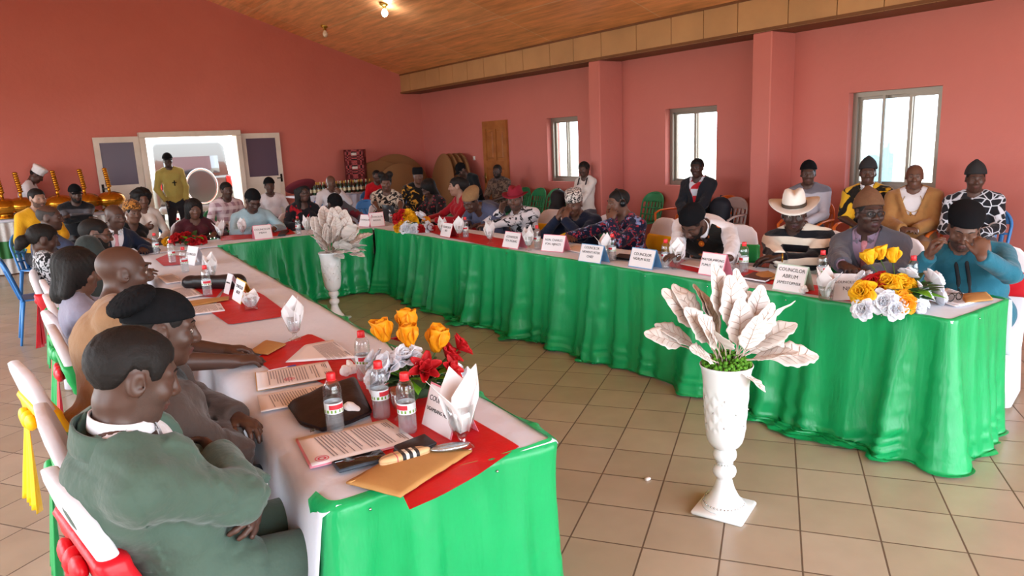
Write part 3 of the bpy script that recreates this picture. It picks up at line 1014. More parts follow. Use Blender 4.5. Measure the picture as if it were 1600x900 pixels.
    # ---------------- face details
    for sg in (-1, 1):
        e = MB(RH * hs, head - base)
        prof = [(0.0, 0.0131), (0.0045, 0.0124), (0.0068, 0.0113), (0.0105, 0.0078), (0.0131, 0.0), (0.0092, -0.0092), (0.0, -0.0131)]
        n_ = 12; Vv, Ff, mm = [], [], []
        for i, (rr, zz) in enumerate(prof):
            for j in range(n_):
                t = 2 * pi * j / n_; Vv.append((sg * 0.031 + rr * cos(t), (0.0775 if res <= 0.009 else 0.0762) + zz, 0.001 - rr * sin(t) * (1 if res <= 0.009 else 0.55)))
        for i in range(len(prof) - 1):
            for j in range(n_):
                Ff.append((i * n_ + j, i * n_ + (j + 1) % n_, (i + 1) * n_ + (j + 1) % n_, (i + 1) * n_ + j)); mm.append(1 if i < 2 else 0)
        for F1, m1 in zip(Ff, mm): pass
        o0 = len(e.v); e.add(Vv, Ff); e.m = mm
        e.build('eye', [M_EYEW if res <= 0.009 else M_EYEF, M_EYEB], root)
        if res <= 0.012:
            b_ = MB(RH * hs, head - base)
            b_.tube([(sg * 0.012, 0.0955, 0.026), (sg * 0.03, 0.0905, 0.0325), (sg * 0.05, 0.0755, 0.027)], [0.0035, 0.004, 0.002], 6, flat=0.6)
            b_.build('eyebrow', hairm or M_HAIR, root)
    if glasses:
        g = MB(RH * hs, head - base)
        for sg in (-1, 1):
            g.tube([(sg * 0.033 + 0.025 * cos(t), 0.108 - 0.012 * abs(sg * 0.033 + 0.025 * cos(t)) / 0.06, 0.0 + 0.0185 * sin(t)) for t in np.linspace(0, 2 * pi, 16, endpoint=False)], 0.0022, 6, closed=True)
            g.tube([(sg * 0.058, 0.095, 0.006), (sg * 0.077, 0.06, 0.006), (sg * 0.084, -0.01, 0.006), (sg * 0.082, -0.03, -0.012)], 0.002, 6)
        g.tube([(-0.009, 0.107, 0.003), (0, 0.110, 0.006), (0.009, 0.107, 0.003)], 0.002, 6)
        go = g.build('spectacles', M_FRAME, root)
        if res > 0.009: sgs = ()
        else: sgs = (-1, 1)
        g = MB(RH * hs, head - base)
        for sg in sgs: g.lathe([(0.0, 0.0), (0.024, 0.0005), (0.0, 0.001)], 14, c=(0, 0, 0), warp=lambda p, t, rr, z, sg=sg: (sg * 0.033 + p[0], 0.1015, p[1] * 0.74))
        if sgs: g.build('spectacle_lens', glassmat('spectacle_lens_glass', '#dfe3e6', 0.0, edge=0.06), go)
    # ---------------- hair, hats (head axes)
    hm = hairm or M_HAIR
    def hell(S, c, rr, k=0.02, op='u', R=None): S.ell(h2w(c), np.array(rr) * hs, RH if R is None else RH @ R, k=k, op=op)
    def scalp(S, inf):
        hell(S, (0, -0.014, 0.032), np.array((0.0765, 0.099, 0.083)) + inf)
        hell(S, (0, 0.010, -0.02), np.array((0.064, 0.064, 0.08)) + inf)

    def hairline(z0=0.052, slope=0.55, tz=0.0, fade=0.0):
        def post(P, D):
            l = local(P, head, RH) / hs
            # above the forehead line in front, down to the nape behind; the ears stay clear
            line = np.interp(l[..., 1], [-0.12, -0.09, -0.045, -0.03, 0.008, 0.02, 0.045, 0.058, 0.1], [-0.11, -0.095, -0.025, 0.028, 0.030, -0.004, 0.0, 0.046, z0 + 0.006])
            below = line + tz - l[..., 2]
            return np.maximum(D + fade * np.clip(1 + below / 0.030, 0, 1), below * 0.7 * hs)
        return post
    hh = min(res, 0.009)
    if hair in ('short', 'crop', 'balding', 'flat'):
        S = Solid(); t = {'short': 0.010, 'crop': 0.0045, 'balding': 0.003, 'flat': 0.018}[hair]; scalp(S, t)
        if hair == 'flat': hell(S, (0, -0.014, 0.07), (0.075, 0.088, 0.062))
        S.post.append(hairline(fade=t * 0.9))
        if hair in ('short', 'flat'): S.post.append(lambda P, D: D + 0.0018 * wob(P, 420, 3) + 0.0012 * wob(P, 190, 4))
        if hair == 'balding': S.post.append(lambda P, D: np.maximum(D, (local(P, head, RH)[..., 2] / hs - 0.06 - 0.25 * np.clip(-local(P, head, RH)[..., 1], 0, 1)) * 0.8))
        child('hair', S, min(hh, 0.007), hm)
    elif hair == 'afro':
        S = Solid(); hell(S, (0, -0.03, 0.045), (0.135, 0.125, 0.115)); hell(S, (0, -0.05, -0.03), (0.125, 0.085, 0.09)); hell(S, (0, 0.10, -0.04), (0.062, 0.07, 0.085), 0.02, 's')
        S.post.append(lambda P, D: D + 0.010 * wob(P, 75, 5) + 0.004 * wob(P, 210, 6)); child('hair', S, hh, hm)
    elif hair in ('long', 'bob'):
        S = Solid(); scalp(S, 0.016); dz = -0.20 if hair == 'long' else -0.12
        for sg in (-1, 1):
            S.cap(h2w((sg * 0.062, -0.025, 0.03)), h2w((sg * 0.078, -0.035, dz)), 0.040 * hs, 0.036 * hs, k=0.04)
        S.cap(h2w((0, -0.055, 0.03)), h2w((0, -0.065, dz - 0.02)), 0.062 * hs, 0.056 * hs, k=0.04)
        hell(S, (0, 0.096, -0.045), (0.058, 0.07, 0.098), 0.02, 's')
        S.post.append(lambda P, D: D + 0.003 * np.sin(np.arctan2(local(P, head, RH)[..., 0], local(P, head, RH)[..., 1]) * 34 + 3 * wob(P, 14, 2))); child('hair', S, hh, hm)
    elif hair in ('bun', 'puffs', 'braids'):
        S = Solid(); scalp(S, 0.012); S.post.append(hairline(0.05))
        if hair == 'bun': hell(S, (0, -0.135, -0.035), (0.045, 0.045, 0.05)); S.cap(h2w((0, -0.15, -0.04)), h2w((-0.01, -0.17, -0.14)), 0.035, 0.018, k=0.03)
        if hair == 'puffs':
            for sg in (-1, 1): hell(S, (sg * 0.062, -0.02, 0.115), (0.052, 0.05, 0.048))
        if hair == 'braids':
            hell(S, (0, -0.10, 0.03), (0.06, 0.06, 0.06)); S.cap(h2w((0, -0.11, -0.0)), h2w((0.02, -0.12, -0.17)), 0.05, 0.035, k=0.04)
        S.post.append(lambda P, D: np.maximum(D + 0.003 * wob(P, 160, 4), -1)); child('hair', S, hh, hm)
    if beard and beard != 'stubble':
        S = Solid(); t = 0.008
        hell(S, (0, 0.018, -0.028), np.array((0.0655 * fw, 0.074, 0.088)) + t); hell(S, (0, 0.036, -0.082), np.array((0.050 * fw, 0.050, 0.036)) + t); hell(S, (0, 0.070, -0.104), np.array((0.022, 0.018, 0.017)) + t)
        def bp(P, D):
            l = local(P, head, RH) / hs
            keep = np.minimum(-0.042 + np.clip((0.07 - l[..., 1]) / 0.06, 0, 1) * 0.042 - l[..., 2], l[..., 1] + 0.002)
            D = D + t * 0.85 * np.clip(1 - keep / 0.022, 0, 1)
            lip = np.sqrt((l[..., 0] / 0.030) ** 2 + ((l[..., 2] + 0.070) / 0.017) ** 2) - 1
            lipd = np.where(l[..., 1] > 0.06, 0.017 * -lip, -1)
            return np.maximum(np.maximum(D, -keep * 0.8), lipd) + 0.0012 * wob(P, 300, 8)
        S.post.append(bp); child('beard', S, min(hh, 0.006), hm)
    mustache = None
    if hat:
        ht = euler(radians(hat_tilt), 0, 0); hm_ = hatm
        HR = RH @ ht
        def cup(z0, inf, top=0.0, slope=0.0):
            S = Solid(); hell(S, (0, -0.012, 0.034), np.array((0.0765, 0.099, 0.083)) + inf)
            if top: hell(S, (0, -0.015, 0.06), np.array((0.072, 0.09, 0.075 + top)) + inf * 0.7, 0.03)
            S.post.append(lambda P, D: np.maximum(D, (z0 + slope * (local(P, head, HR)[..., 1] / hs) - local(P, head, HR)[..., 2] / hs) * 0.95))
            return S
        b = MB(HR * hs, head - base)
        if hat == 'beanie':
            S = cup(0.045, 0.014, 0.012, 0.25); S.post.append(lambda P, D: D + 0.0016 * np.sin(local(P, head, RH)[..., 2] * 420)); child('knitted_cap', S, hh, hm_)
        elif hat == 'peak':          # soft cap rising to a small point
            S = cup(0.04, 0.014, 0.02, 0.2); S.cap(h2w((0, -0.02, 0.12)), h2w((0.0, -0.03, 0.168)), 0.045 * hs, 0.008 * hs, k=0.05); child('peaked_cap', S, hh, hm_)
            S = Solid(); scalp(S, 0.018); S.post.append(lambda P, D: np.maximum(D, np.abs(local(P, head, HR)[..., 2] / hs - 0.056 - 0.2 * local(P, head, HR)[..., 1] / hs) - 0.013)); child('cap_band', S, hh, hm_)
        elif hat == 'pom':           # wide knitted cap with a thick folded roll
            S = cup(0.03, 0.012, 0.0, 0.15); child('knitted_cap', S, hh, hm_)
            S = Solid()
            S.ell(h2w((0, -0.092, 0.082)), np.array((0.098, 0.078, 0.036)) * hs, RH @ euler(0.62, 0, 0), k=0.02)
            S.post.append(lambda P, D: D + 0.003 * np.sin(np.arctan2(local(P, h2w((0, -0.092, 0.082)), RH)[..., 0], local(P, h2w((0, -0.092, 0.082)), RH)[..., 1]) * 40)); child('cap_roll', S, hh, hm_)
        elif hat == 'beret':
            S = cup(0.035, 0.012, 0.0, 0.22); S.ell(h2w((0.0, -0.035, 0.085)), np.array((0.098, 0.115, 0.045)) * hs, RH @ euler(-0.25, 0, 0), k=0.03); child('soft_cap', S, hh, hm_)
        elif hat == 'ballcap':
            S = cup(0.035, 0.012, 0.008, 0.1); child('cap_crown', S, hh, hm_)
            b.grid(lambda u, v: ((u - 0.5) * 0.15, 0.075 + v * 0.085 * sqrt(max(0.0, 1 - (2 * u - 1) ** 2 * 0.75)), 0.045 - 0.012 * v - 0.06 * (u - 0.5) ** 2 * 4 * 0.35), 12, 6, thick=0.004); b.build('cap_peak', hm_, root)
        elif hat in ('fedora', 'stetson', 'widebrim'):
            br, zc = {'fedora': (0.145, 0.05), 'stetson': (0.175, 0.055), 'widebrim': (0.20, 0.05)}[hat]
            hgt = {'fedora': 0.105, 'stetson': 0.125, 'widebrim': 0.095}[hat]
            c = MB(HR * hs, head - base)
            def wc(p, t, rr, z):
                x, y_, zz = p; pin = max(0, (z - zc) / hgt)
                zz -= 0.028 * pin * math.exp(-(x / 0.03) ** 2); x *= 1 - 0.18 * pin * (1 if y_ > 0 else 0.3)
                return (x, y_ - 0.012, zz)
            c.lathe([(0.086, zc - 0.006), (0.087, zc + 0.01), (0.085, zc + 0.04), (0.079, zc + hgt * 0.7), (0.068, zc + hgt * 0.93), (0.05, zc + hgt), (0.02, zc + hgt), (0.0, zc + hgt)], 32, sx=0.98, sy=1.22, warp=wc)
            co = c.build('hat_crown', hm_, root)
            def wb(p, t, rr, z):
                k_ = max(0, (rr - 0.09) / (br - 0.09)); roll = (0.045 if hat == 'stetson' else 0.02) * k_ * k_ * abs(cos(t)) ** 2 - 0.012 * k_ * abs(sin(t))
                if hat == 'widebrim': roll = 0.05 * k_ * k_ - 0.0 * k_
                return (p[0], p[1] - 0.012, p[2] + roll)
            b.lathe([(0.08, zc - 0.003), (br * 0.8, zc - 0.004), (br, zc - 0.002), (br, zc + 0.003), (br * 0.8, zc + 0.001), (0.08, zc + 0.002)], 36, sx=1.0, sy=1.14, warp=wb, cap=False); b.build('hat_brim', hm_, root)
            bd = MB(HR * hs, head - base); bd.lathe([(0.0885, zc + 0.004), (0.0892, zc + 0.008), (0.0882, zc + 0.028), (0.087, zc + 0.030)], 32, sx=0.98, sy=1.22, warp=lambda p, t, rr, z: (p[0], p[1] - 0.012, p[2]), cap=False)
            bd.build('hat_band', mat('dark_hat_band', '#4a3d33', 0.7) if hat == 'stetson' else hm_, root)
        elif hat == 'kufi':
            b.lathe([(0.088, 0.03), (0.091, 0.04), (0.092, 0.075), (0.088, 0.115), (0.083, 0.135), (0.075, 0.141), (0.0, 0.142)], 32, sx=0.96, sy=1.18, warp=lambda p, t, rr, z: (p[0], p[1] - 0.012, p[2])); b.build('round_cap', hm_, root)
        elif hat == 'chef':
            b.lathe([(0.086, 0.035), (0.088, 0.04), (0.088, 0.085), (0.094, 0.10), (0.106, 0.135), (0.10, 0.16), (0.07, 0.172), (0.0, 0.176)], 32, sx=0.98, sy=1.15, warp=lambda p, t, rr, z: (p[0] * (1 + 0.03 * sin(t * 11)), p[1] * (1 + 0.03 * sin(t * 11)) - 0.012, p[2])); b.build('chef_hat', hm_, root)
        elif hat == 'wrap':
            S = cup(0.03, 0.02, 0.02, 0.3); hell(S, (0, -0.06, 0.09), (0.075, 0.085, 0.06), 0.03)
            S.post.append(lambda P, D: D + 0.004 * np.sin(local(P, head, RH) @ np.array([60, 90, 150.]))); child('head_wrap', S, hh, hm_)
    # ---------------- clothes
    gh = res * 1.15
    def neckcut(P, D, dz=0.012):
        l = local(P, NB, RC)
        y_ = l[..., 1] + 0.01
        pl = dz + 0.012 - (0.55 if not female else 1.0) * np.maximum(y_, 0)
        return np.maximum(D, np.minimum(0.074 * sc - np.hypot(l[..., 0], y_ * 0.9), l[..., 2] - pl))

    def wrinkle(amp, fr=26, seed=1):
        ez = [A['L'][1], A['R'][1]]
        def post(P, D):
            near = np.minimum(np.linalg.norm(P - ez[0], axis=-1), np.linalg.norm(P - ez[1], axis=-1))
            w = amp * (0.5 + 1.1 * np.exp(-(near / 0.11) ** 2))
            return D + w * wob(P, fr, seed) + w * 0.7 * (1 - 2 * np.abs(wob(P * np.array([1, 1, 1.7]), fr * 1.5, seed + 9)))
        return post
    def vopen(depth, w0):
        """Signed: positive inside the V opening at the front of the chest."""
        def v(P):
            l = local(P, NB + back, RC)
            w = np.where(l[..., 2] > -depth, w0 * (1 + l[..., 2] / depth), 0.004)
            w = np.clip(w, -0.02, w0 + 0.02)
            return np.where((l[..., 1] > 0.0) & (l[..., 1] < 0.185), w - np.abs(l[..., 0]), -0.05), l
        return v
    def front_surf(z, x=0.0, off=0.012):
        T = Solid(); torso(T); ys = np.linspace(0.0, 0.30, 61)
        P = (NB + cu_ * z + cr_ * x)[None] + ys[:, None] * cf_[None]
        D = T.ev(P[None], np.array([NB + cu_ * z + cf_ * 0.15]), 0.5)[0]
        i = np.nonzero(D < 0)[0]; i = i[-1] if len(i) else 16
        return P[i] + cf_ * (0.006 + off)
    sd_ = int(abs(head[0] * 977 + head[1] * 131)) % 997
    if top is not None:
        S = Solid(); torso(S)
        for k_ in ('L', 'R'):
            if jacket is not None and sleeve >= 1: arm(S, k_, 1.0, flat=True)
            elif sleeve > 0.5: arm(S, k_, sleeve, flat=True)
            elif sleeve > 0: short_arm(S, k_, sleeve)
        S.post.append(neckcut)
        if jacket is None: S.post.append(wrinkle(0.0042 * fold, 25, sd_))
        if tail:   # long robe or tunic falling over the thighs
            for k_ in ('L', 'R'):
                hj, kn, an = legs[k_]; S.cap(hj, hj + (kn - hj) * tail, 0.095 * sc, 0.085 * sc, k=0.06)
        else:
            S.post.append(lambda P, D: np.maximum(D, H[2] - 0.10 - P[..., 2]))
        child('shirt' if jacket is not None or not female else 'blouse', S, gh, top, top_inf if jacket is None else 0.007)
    if jacket is not None:
        S = Solid(); torso(S)
        for k_ in ('L', 'R'):
            arm(S, k_, 0.97, flat=True); hj, kn, an = legs[k_]; S.cap(hj, hj + (kn - hj) * (0.25 if not stand else 0.1), 0.098 * sc * mus, 0.09 * sc * mus, k=0.06)
        S.post.append(neckcut)
        vo = vopen(0.33 * sc, 0.078 * jopen)
        def jp(P, D):
            v, l = vo(P)
            lap = np.clip((v + 0.055) / 0.008, 0, 1) * np.clip((-v) / 0.004, 0, 1) * (l[..., 2] > -0.34 * sc) * (l[..., 2] < -0.01)
            D = D - 0.009 * lap
            return np.maximum(D, v)
        S.post.append(wrinkle(0.0052 * fold, 23, sd_)); S.post.append(jp)
        child('jacket', S, gh, jacket, 0.020)
        # turned-down collar round the back of the neck
        if lapel != 'none':
            c = MB(None, -base)
            def cg(u, v):
                t = (u - 0.5) * 4.3; rr = 0.074 + 0.030 * v + 0.006 * abs(sin(t)); R2 = rr * 1.12
                p = NB + cr_ * R2 * sin(t) + (-cf_) * rr * cos(t) * 0.95 + cu_ * (0.074 - 0.058 * v - 0.034 * (1 - cos(t))) + back * 0.4
                return p
            c.grid(cg, 28, 4, thick=0.006); c.build('jacket_collar', jacket, root)
    if collar is not None:
        c = MB(None, -base); ax = nrm(skull - NB)
        RN = frame_of(cf_ - ax * (cf_ @ ax), ax); RN = np.stack([np.cross(nrm(cf_ - ax * (cf_ @ ax)), ax), nrm(cf_ - ax * (cf_ @ ax)), ax], 1)
        n0 = NB + ax * 0.012
        def cg(u, v):
            t = (u - 0.5) * 5.7; rr = (0.064 + 0.010 * v) * sc
            return n0 + RN[:, 0] * rr * sin(t) * 1.04 + RN[:, 1] * -rr * cos(t) + ax * (0.060 - 0.036 * v - 0.020 * (1 - cos(t)))
        c.grid(cg, 30, 4, thick=0.004)
        for sg in (-1, 1):       # the two points
            t = sg * 2.75; p0 = n0 + RN[:, 0] * 0.075 * sc * sin(t) + RN[:, 1] * -0.075 * sc * cos(t) - ax * 0.006
            c.add([p0 + ax * 0.016, p0 - ax * 0.012 + RN[:, 0] * sg * 0.045 - RN[:, 1] * 0.004, p0 - ax * 0.05 + RN[:, 0] * sg * 0.022 + RN[:, 1] * 0.016, p0 + RN[:, 1] * 0.008], [(0, 1, 2, 3), (3, 2, 1, 0)])
        c.build('shirt_collar', collar, root)
    if tie is not None:
        c = MB(None, -base)
        surf = front_surf
        P = [surf(-0.005), surf(-0.03), surf(-0.05), surf(-0.12), surf(-0.2), surf(-0.3)]
        c.tube(P, [0.018, 0.022, 0.014, 0.022, 0.030, 0.034], 8, flat=0.3, up=cf_); c.build('tie', tie, root)
    if necklace is not None:
        c = MB(None, -base)
        P = [front_surf(0.0 - 0.10 * (1 + cos(t)), 0.085 * sin(t), 0.016) for t in np.linspace(-2.2, 2.2, 18)]
        c.tube(P, 0.003, 6); c.ball(P[9] - cu_ * 0.02 + cf_ * 0.006, (0.014, 0.01, 0.02), 8); c.build('necklace', necklace, root)
    if trousers is not None:
        S = Solid(); S.ell(H - up * 0.01, (0.165 * sc * (1 + 0.6 * fx), 0.125 * sc * fat, 0.13), RP, k=0.05)
        for k_ in ('L', 'R'): leg(S, k_, flat=True)
        S.post.append(lambda P, D: np.maximum(D, P[..., 2] - H[2] - 0.07)); S.post.append(lambda P, D: D + 0.003 * fold * wob(P, 20, sd_ + 5))
        child('trousers', S, gh, trousers, tr_inf)
        S = Solid()
        for k_ in ('L', 'R'):
            an = legs[k_][2]; S.cap(an - up * 0.045 - ld * 0.03, an + ld * 0.15 - up * 0.052, 0.038, 0.031, k=0.02)
        S.post.append(lambda P, D: np.maximum(D, 0.004 - P[..., 2]))
        for k_ in ('L', 'R'):
            S = Solid(); an = legs[k_][2]; S.cap(an - up * 0.045 - ld * 0.03, an + ld * 0.15 - up * 0.052, 0.038, 0.031, k=0.02)
            S.post.append(lambda P, D: np.maximum(D, 0.004 - P[..., 2])); child('shoe', S, max(gh, 0.01), M_SHOE, 0.004)
    info = dict(front_surf=front_surf, root=root, base=base, H=H, NB=NB, A=A, RC=RC, RH=RH, head=head, h2w=h2w, f=f, r=r, up=up, legs=legs, child=child, res=res)
    if extra: extra(info)
    return info
# ================================================================== tables and cloths
TZ = 0.757
M_GREEN = mat('green_satin', '#18b064', 0.33, '#13a05a', nscale=3, namt=0.3, sheen=0.0, transl=0.22, transp=0.06, spec=0.55, bump=0.75, bscale=19, vfold=0.28)
M_WHITEC = mat('white_table_linen', '#d3d5e0', 0.8, '#c9cbd8', nscale=4, bump=0.35, bscale=9, sheen=0.2)
M_RED = mat('red_satin', '#cf151c', 0.5, '#b81018', nscale=5, bump=0.45, bscale=14, sheen=0.0, spec=0.4)
M_TABLE = mat('table_wood', '#8a6a48', 0.6, '#775a3c')
M_LEGM = mat('grey_table_leg', '#55524e', 0.4, metal=0.6)
LO = np.array([1.364, 1.69]); LE1 = np.array([0.0845, 0.9964]); LE2 = np.array([-0.9964, 0.0845])     # left run: along, across


def LT(a, b): return LO + LE1 * a + LE2 * b


def banquet(lab, P0, e1, e2, length, width):
    r = thing('banquet_table', lab, 'table', (P0[0], P0[1], 0))
    R = np.eye(3); R[:2, 0] = e1; R[:2, 1] = e2
    if np.linalg.det(R) < 0: R[:2, 1] = e2
    mb = MB(R); mb.box((length / 2, width / 2, 0.735), (length - 0.02, width - 0.02, 0.03)); mb.build('tabletop', M_TABLE, r, smooth=False)
    for i in range(4):
        mb = MB(R); mb.box(((0.3, length - 0.3)[i % 2], (0.06, width - 0.06)[i // 2], 0.36), (0.04, 0.04, 0.72)); mb.build('leg', M_LEGM, r, smooth=False)


banquet('long left table under white linen where the green suited man sits', LO, LE1, LE2, 6.25, 0.74)
banquet('long right table under white linen before the window wall', (3.71, 1.51), (0, 1), (1, 0), 7.15, 0.67)
banquet('cross table at the head of the hall joining both long tables', (1.2, 8.02), (1, 0), (0, 1), 2.48, 0.64)


def linen(lab, P0, e1, e2, length, width, drop, seed, notch=0.0):
    """White cloth over a table: flat top with faint creases, hanging over the seat side (+e2)."""
    P0, e1, e2 = (np.array([*v, 0.0]) for v in (P0, e1, e2))
    nu, nv = int(length / 0.05), 26
    def fn(u, v):
        a = -0.006 + u * (length + 0.012); s = v * (width + drop + 0.05 + 0.042) - 0.042
        if s < 0: s = min(s + 0.03, 0.0) if s > -0.03 else s + 0.03
        p = np.array([a * 3.1, s * 2.0, seed])
        w = float(wob(p, 2.2, seed))
        if s < 0: return P0 + e1 * a + e2 * (-0.0005) + np.array([0, 0, TZ + 0.0015 + s])
        if s <= width: return P0 + e1 * a + e2 * s + np.array([0, 0, TZ + 0.0015 + 0.0012 * w])
        k = s - width; c = min(k, 0.05)
        if k < 0.05: o, z = 0.035 * sin(c / 0.05 * pi / 2), TZ - 0.035 * (1 - cos(c / 0.05 * pi / 2))
        else: o, z = 0.035 + (k - 0.05) * 0.04 + 0.014 * min(1, (k - 0.05) * 4) * (1 + sin(a * 9 + 2.2 * sin(a * 3.7 + seed))) , TZ - 0.035 - (k - 0.05)
        return P0 + e1 * a + e2 * (width + o) + np.array([0, 0, z + 0.0015])
    mb = MB(); mb.grid(fn, nu, nv, thick=0.0015)
    return tag(mb.build('tablecloth', M_WHITEC, origin=(*P0[:2], 0)), lab, 'tablecloth')


linen('white tablecloth hanging over the seat side of the left table', LT(-0.0, 0.0), LE1, LE2, 6.2, 0.74, 0.42, 1)
linen('white tablecloth covering the long right table', (3.70, 8.68), (0, -1), (1, 0), 7.18, 0.68, 0.30, 2)
linen('white tablecloth covering the cross table at the head', (1.15, 8.0), (1, 0), (0, 1), 2.53, 0.68, 0.30, 3)


def skirt(lab, pts, seed, pins=0.56, sag=0.012, flare=0.06, floor_extra=0.10, amp=1.0):
    """Gathered satin pinned along a table edge, falling in folds and trailing on the floor. Outside is to the left of the path."""
    P = [np.array(p, float) for p in pts]; rr = 0.05
    path = []
    for i in range(len(P)):           # rounded corners
        if 0 < i < len(P) - 1:
            d0, d1 = nrm(P[i - 1] - P[i]), nrm(P[i + 1] - P[i])
            for t in np.linspace(0, 1, 9):
                a, b_ = P[i] + d0 * rr, P[i] + d1 * rr
                path.append((1 - t) ** 2 * a + 2 * t * (1 - t) * P[i] + t * t * b_)
        else: path.append(P[i])
    path = np.array(path); seg = np.linalg.norm(np.diff(path, axis=0), axis=1); cum = np.concatenate([[0], np.cumsum(seg)]); L = cum[-1]
    n = int(L / 0.0125); S = np.linspace(0, L, n + 1)
    xy = np.stack([np.interp(S, cum, path[:, k]) for k in (0, 1)], 1)
    tg = np.gradient(xy, axis=0); tg /= np.linalg.norm(tg, axis=1, keepdims=True)
    k = np.exp(-np.linspace(-2, 2, 15) ** 2); k /= k.sum()
    nm = np.stack([-tg[:, 1], tg[:, 0]], 1)
    nm = np.stack([np.convolve(np.pad(nm[:, j], 7, 'edge'), k, 'valid') for j in (0, 1)], 1); nm /= np.linalg.norm(nm, axis=1, keepdims=True)
    r = np.random.RandomState(seed)
    def fold(fr):
        ph = S * fr + 1.7 * np.sin(S * fr * 0.31 + r.rand() * 6) + r.rand() * 6
        return np.sin(ph)
    f1, f2, f3 = fold(19), fold(33), fold(7)
    sharp = np.sign(f1) * np.abs(f1) ** 0.7
    ext = np.clip(floor_extra * (0.7 + 0.9 * fold(2.3) + 0.5 * fold(5.1)), 0.015, None)
    ph = (S % pins) / pins; sg = sag * (4 * ph * (1 - ph)); pin = np.exp(-((np.minimum(ph, 1 - ph) * pins) / 0.03) ** 2)
    ts = np.concatenate([np.linspace(0, 0.05, 4), np.linspace(0.08, 0.78, 17), np.linspace(0.80, 1, 12)])
    V = [np.column_stack([xy - nm * (0.020 + 0.006 * f3)[:, None], TZ + 0.0075 + 0.001 * f2]), np.column_stack([xy + nm * 0.004, TZ + 0.009 - sg * 0.6])]
    for t in ts:
        l = t * (TZ + ext); z0 = TZ + 0.004 - sg
        hang = np.minimum(l, z0 - 0.004); rest = l - hang; q = hang / z0
        o = 0.010 + flare * q ** 1.6 * (1 + 0.5 * f3) + (0.002 + 0.040 * q ** 0.8) * amp * sharp * (0.75 + 0.35 * f3) + 0.014 * amp * q * f2 + 0.012 * pin * (1 - q) ** 3 - 0.004 * (1 - q)
        o = o + rest * 0.75 + 0.012 * np.clip(rest / 0.05, 0, 1) * np.sin(S * 41 + rest * 60)
        z = z0 - hang + np.where(rest > 0, 0.010 * np.abs(np.sin(rest * 55 + f1 * 1.5)) + 0.006 * (1 + f2), 0)
        slide = 0.03 * q * fold(3.3) * 0.5
        p = xy + nm * o[:, None] + tg * slide[:, None]
        V.append(np.column_stack([p, np.maximum(z, 0.002)]))
    V = np.stack(V, 1).reshape(-1, 3); w = len(ts) + 2
    i, j = np.meshgrid(np.arange(n), np.arange(w - 1), indexing='ij'); a = (i * w + j).ravel()
    F = np.stack([a, a + w, a + w + 1, a + 1], 1)[:, ::-1]
    o = mesh_obj('table_skirt', V, F, M_GREEN)
    o = tag(o, lab, 'table skirt')
    # pins holding the cloth along the edge
    for q in np.arange(0, L, pins):
        ii = int(q / L * n); c = V[ii * w + 4]
        mb = MB(); mb.ball(c + np.array([*nm[ii], 0]) * 0.003, 0.0045, 8); mb.build('pin', M_STEEL, o)
    return o


M_STEEL = mat('steel', '#b8b8b8', 0.25, metal=1.0)
skirt('green satin skirt pinned around the long right table, trailing on the tiles', [(4.40, 1.62), (4.37, 1.49), (3.70, 1.49), (3.70, 7.95)], 11, floor_extra=0.10, flare=0.08, sag=0.004, amp=1.15)
skirt('darker green skirt hanging from the front of the cross table', [(3.69, 8.0), (1.90, 8.0)], 12, floor_extra=0.06, flare=0.05, sag=0.004)
# left run: from the seat-side near corner round the near end and away along the inner edge
_a, _b, _c = LT(-0.012, 0.76), LT(-0.012, -0.008), LT(6.15, -0.008)
skirt('bright green satin skirt around the near end of the left table', [tuple(_c), tuple(_b), tuple(_a), tuple(LT(0.10, 0.775))], 13, floor_extra=0.05, flare=0.07, sag=0.03, pins=0.40, amp=1.35)


def red_cloth(lab, px=None, poly=None, seed=0, dz=0.0068):
    Q = [PZ(x, y, TZ)[:2] for x, y in px] if px else [np.array(p) for p in poly]
    Q = np.array(Q); c = Q.mean(0)
    A = sum(Q[i][0] * Q[(i + 1) % len(Q)][1] - Q[(i + 1) % len(Q)][0] * Q[i][1] for i in range(len(Q)))
    if A < 0: Q = Q[::-1]
    # resample the outline, then rings to the centre with shallow creases
    D = np.concatenate([Q, Q[:1]]); seg = np.linalg.norm(np.diff(D, axis=0), axis=1); cu = np.concatenate([[0], np.cumsum(seg)])
    n = 64; s_ = np.linspace(0, cu[-1], n, endpoint=False); O = np.stack([np.interp(s_, cu, D[:, k]) for k in (0, 1)], 1)
    mb = MB()
    def fn(u, v):
        i = int(round(u * n)) % n; p = c + (O[i] - c) * (1 - v)
        w = float(wob(np.array([p[0], p[1], 0.0]), 30, seed))
        return (p[0], p[1], TZ + dz + 0.0014 * (1 + w) * min(1, v * 6 + 0.05))
    mb.grid(fn, n, 12, wrap=True)
    return tag(mb.build('red_cloth', M_RED, origin=(*c, TZ)), lab, 'table runner', 'red place cloths')


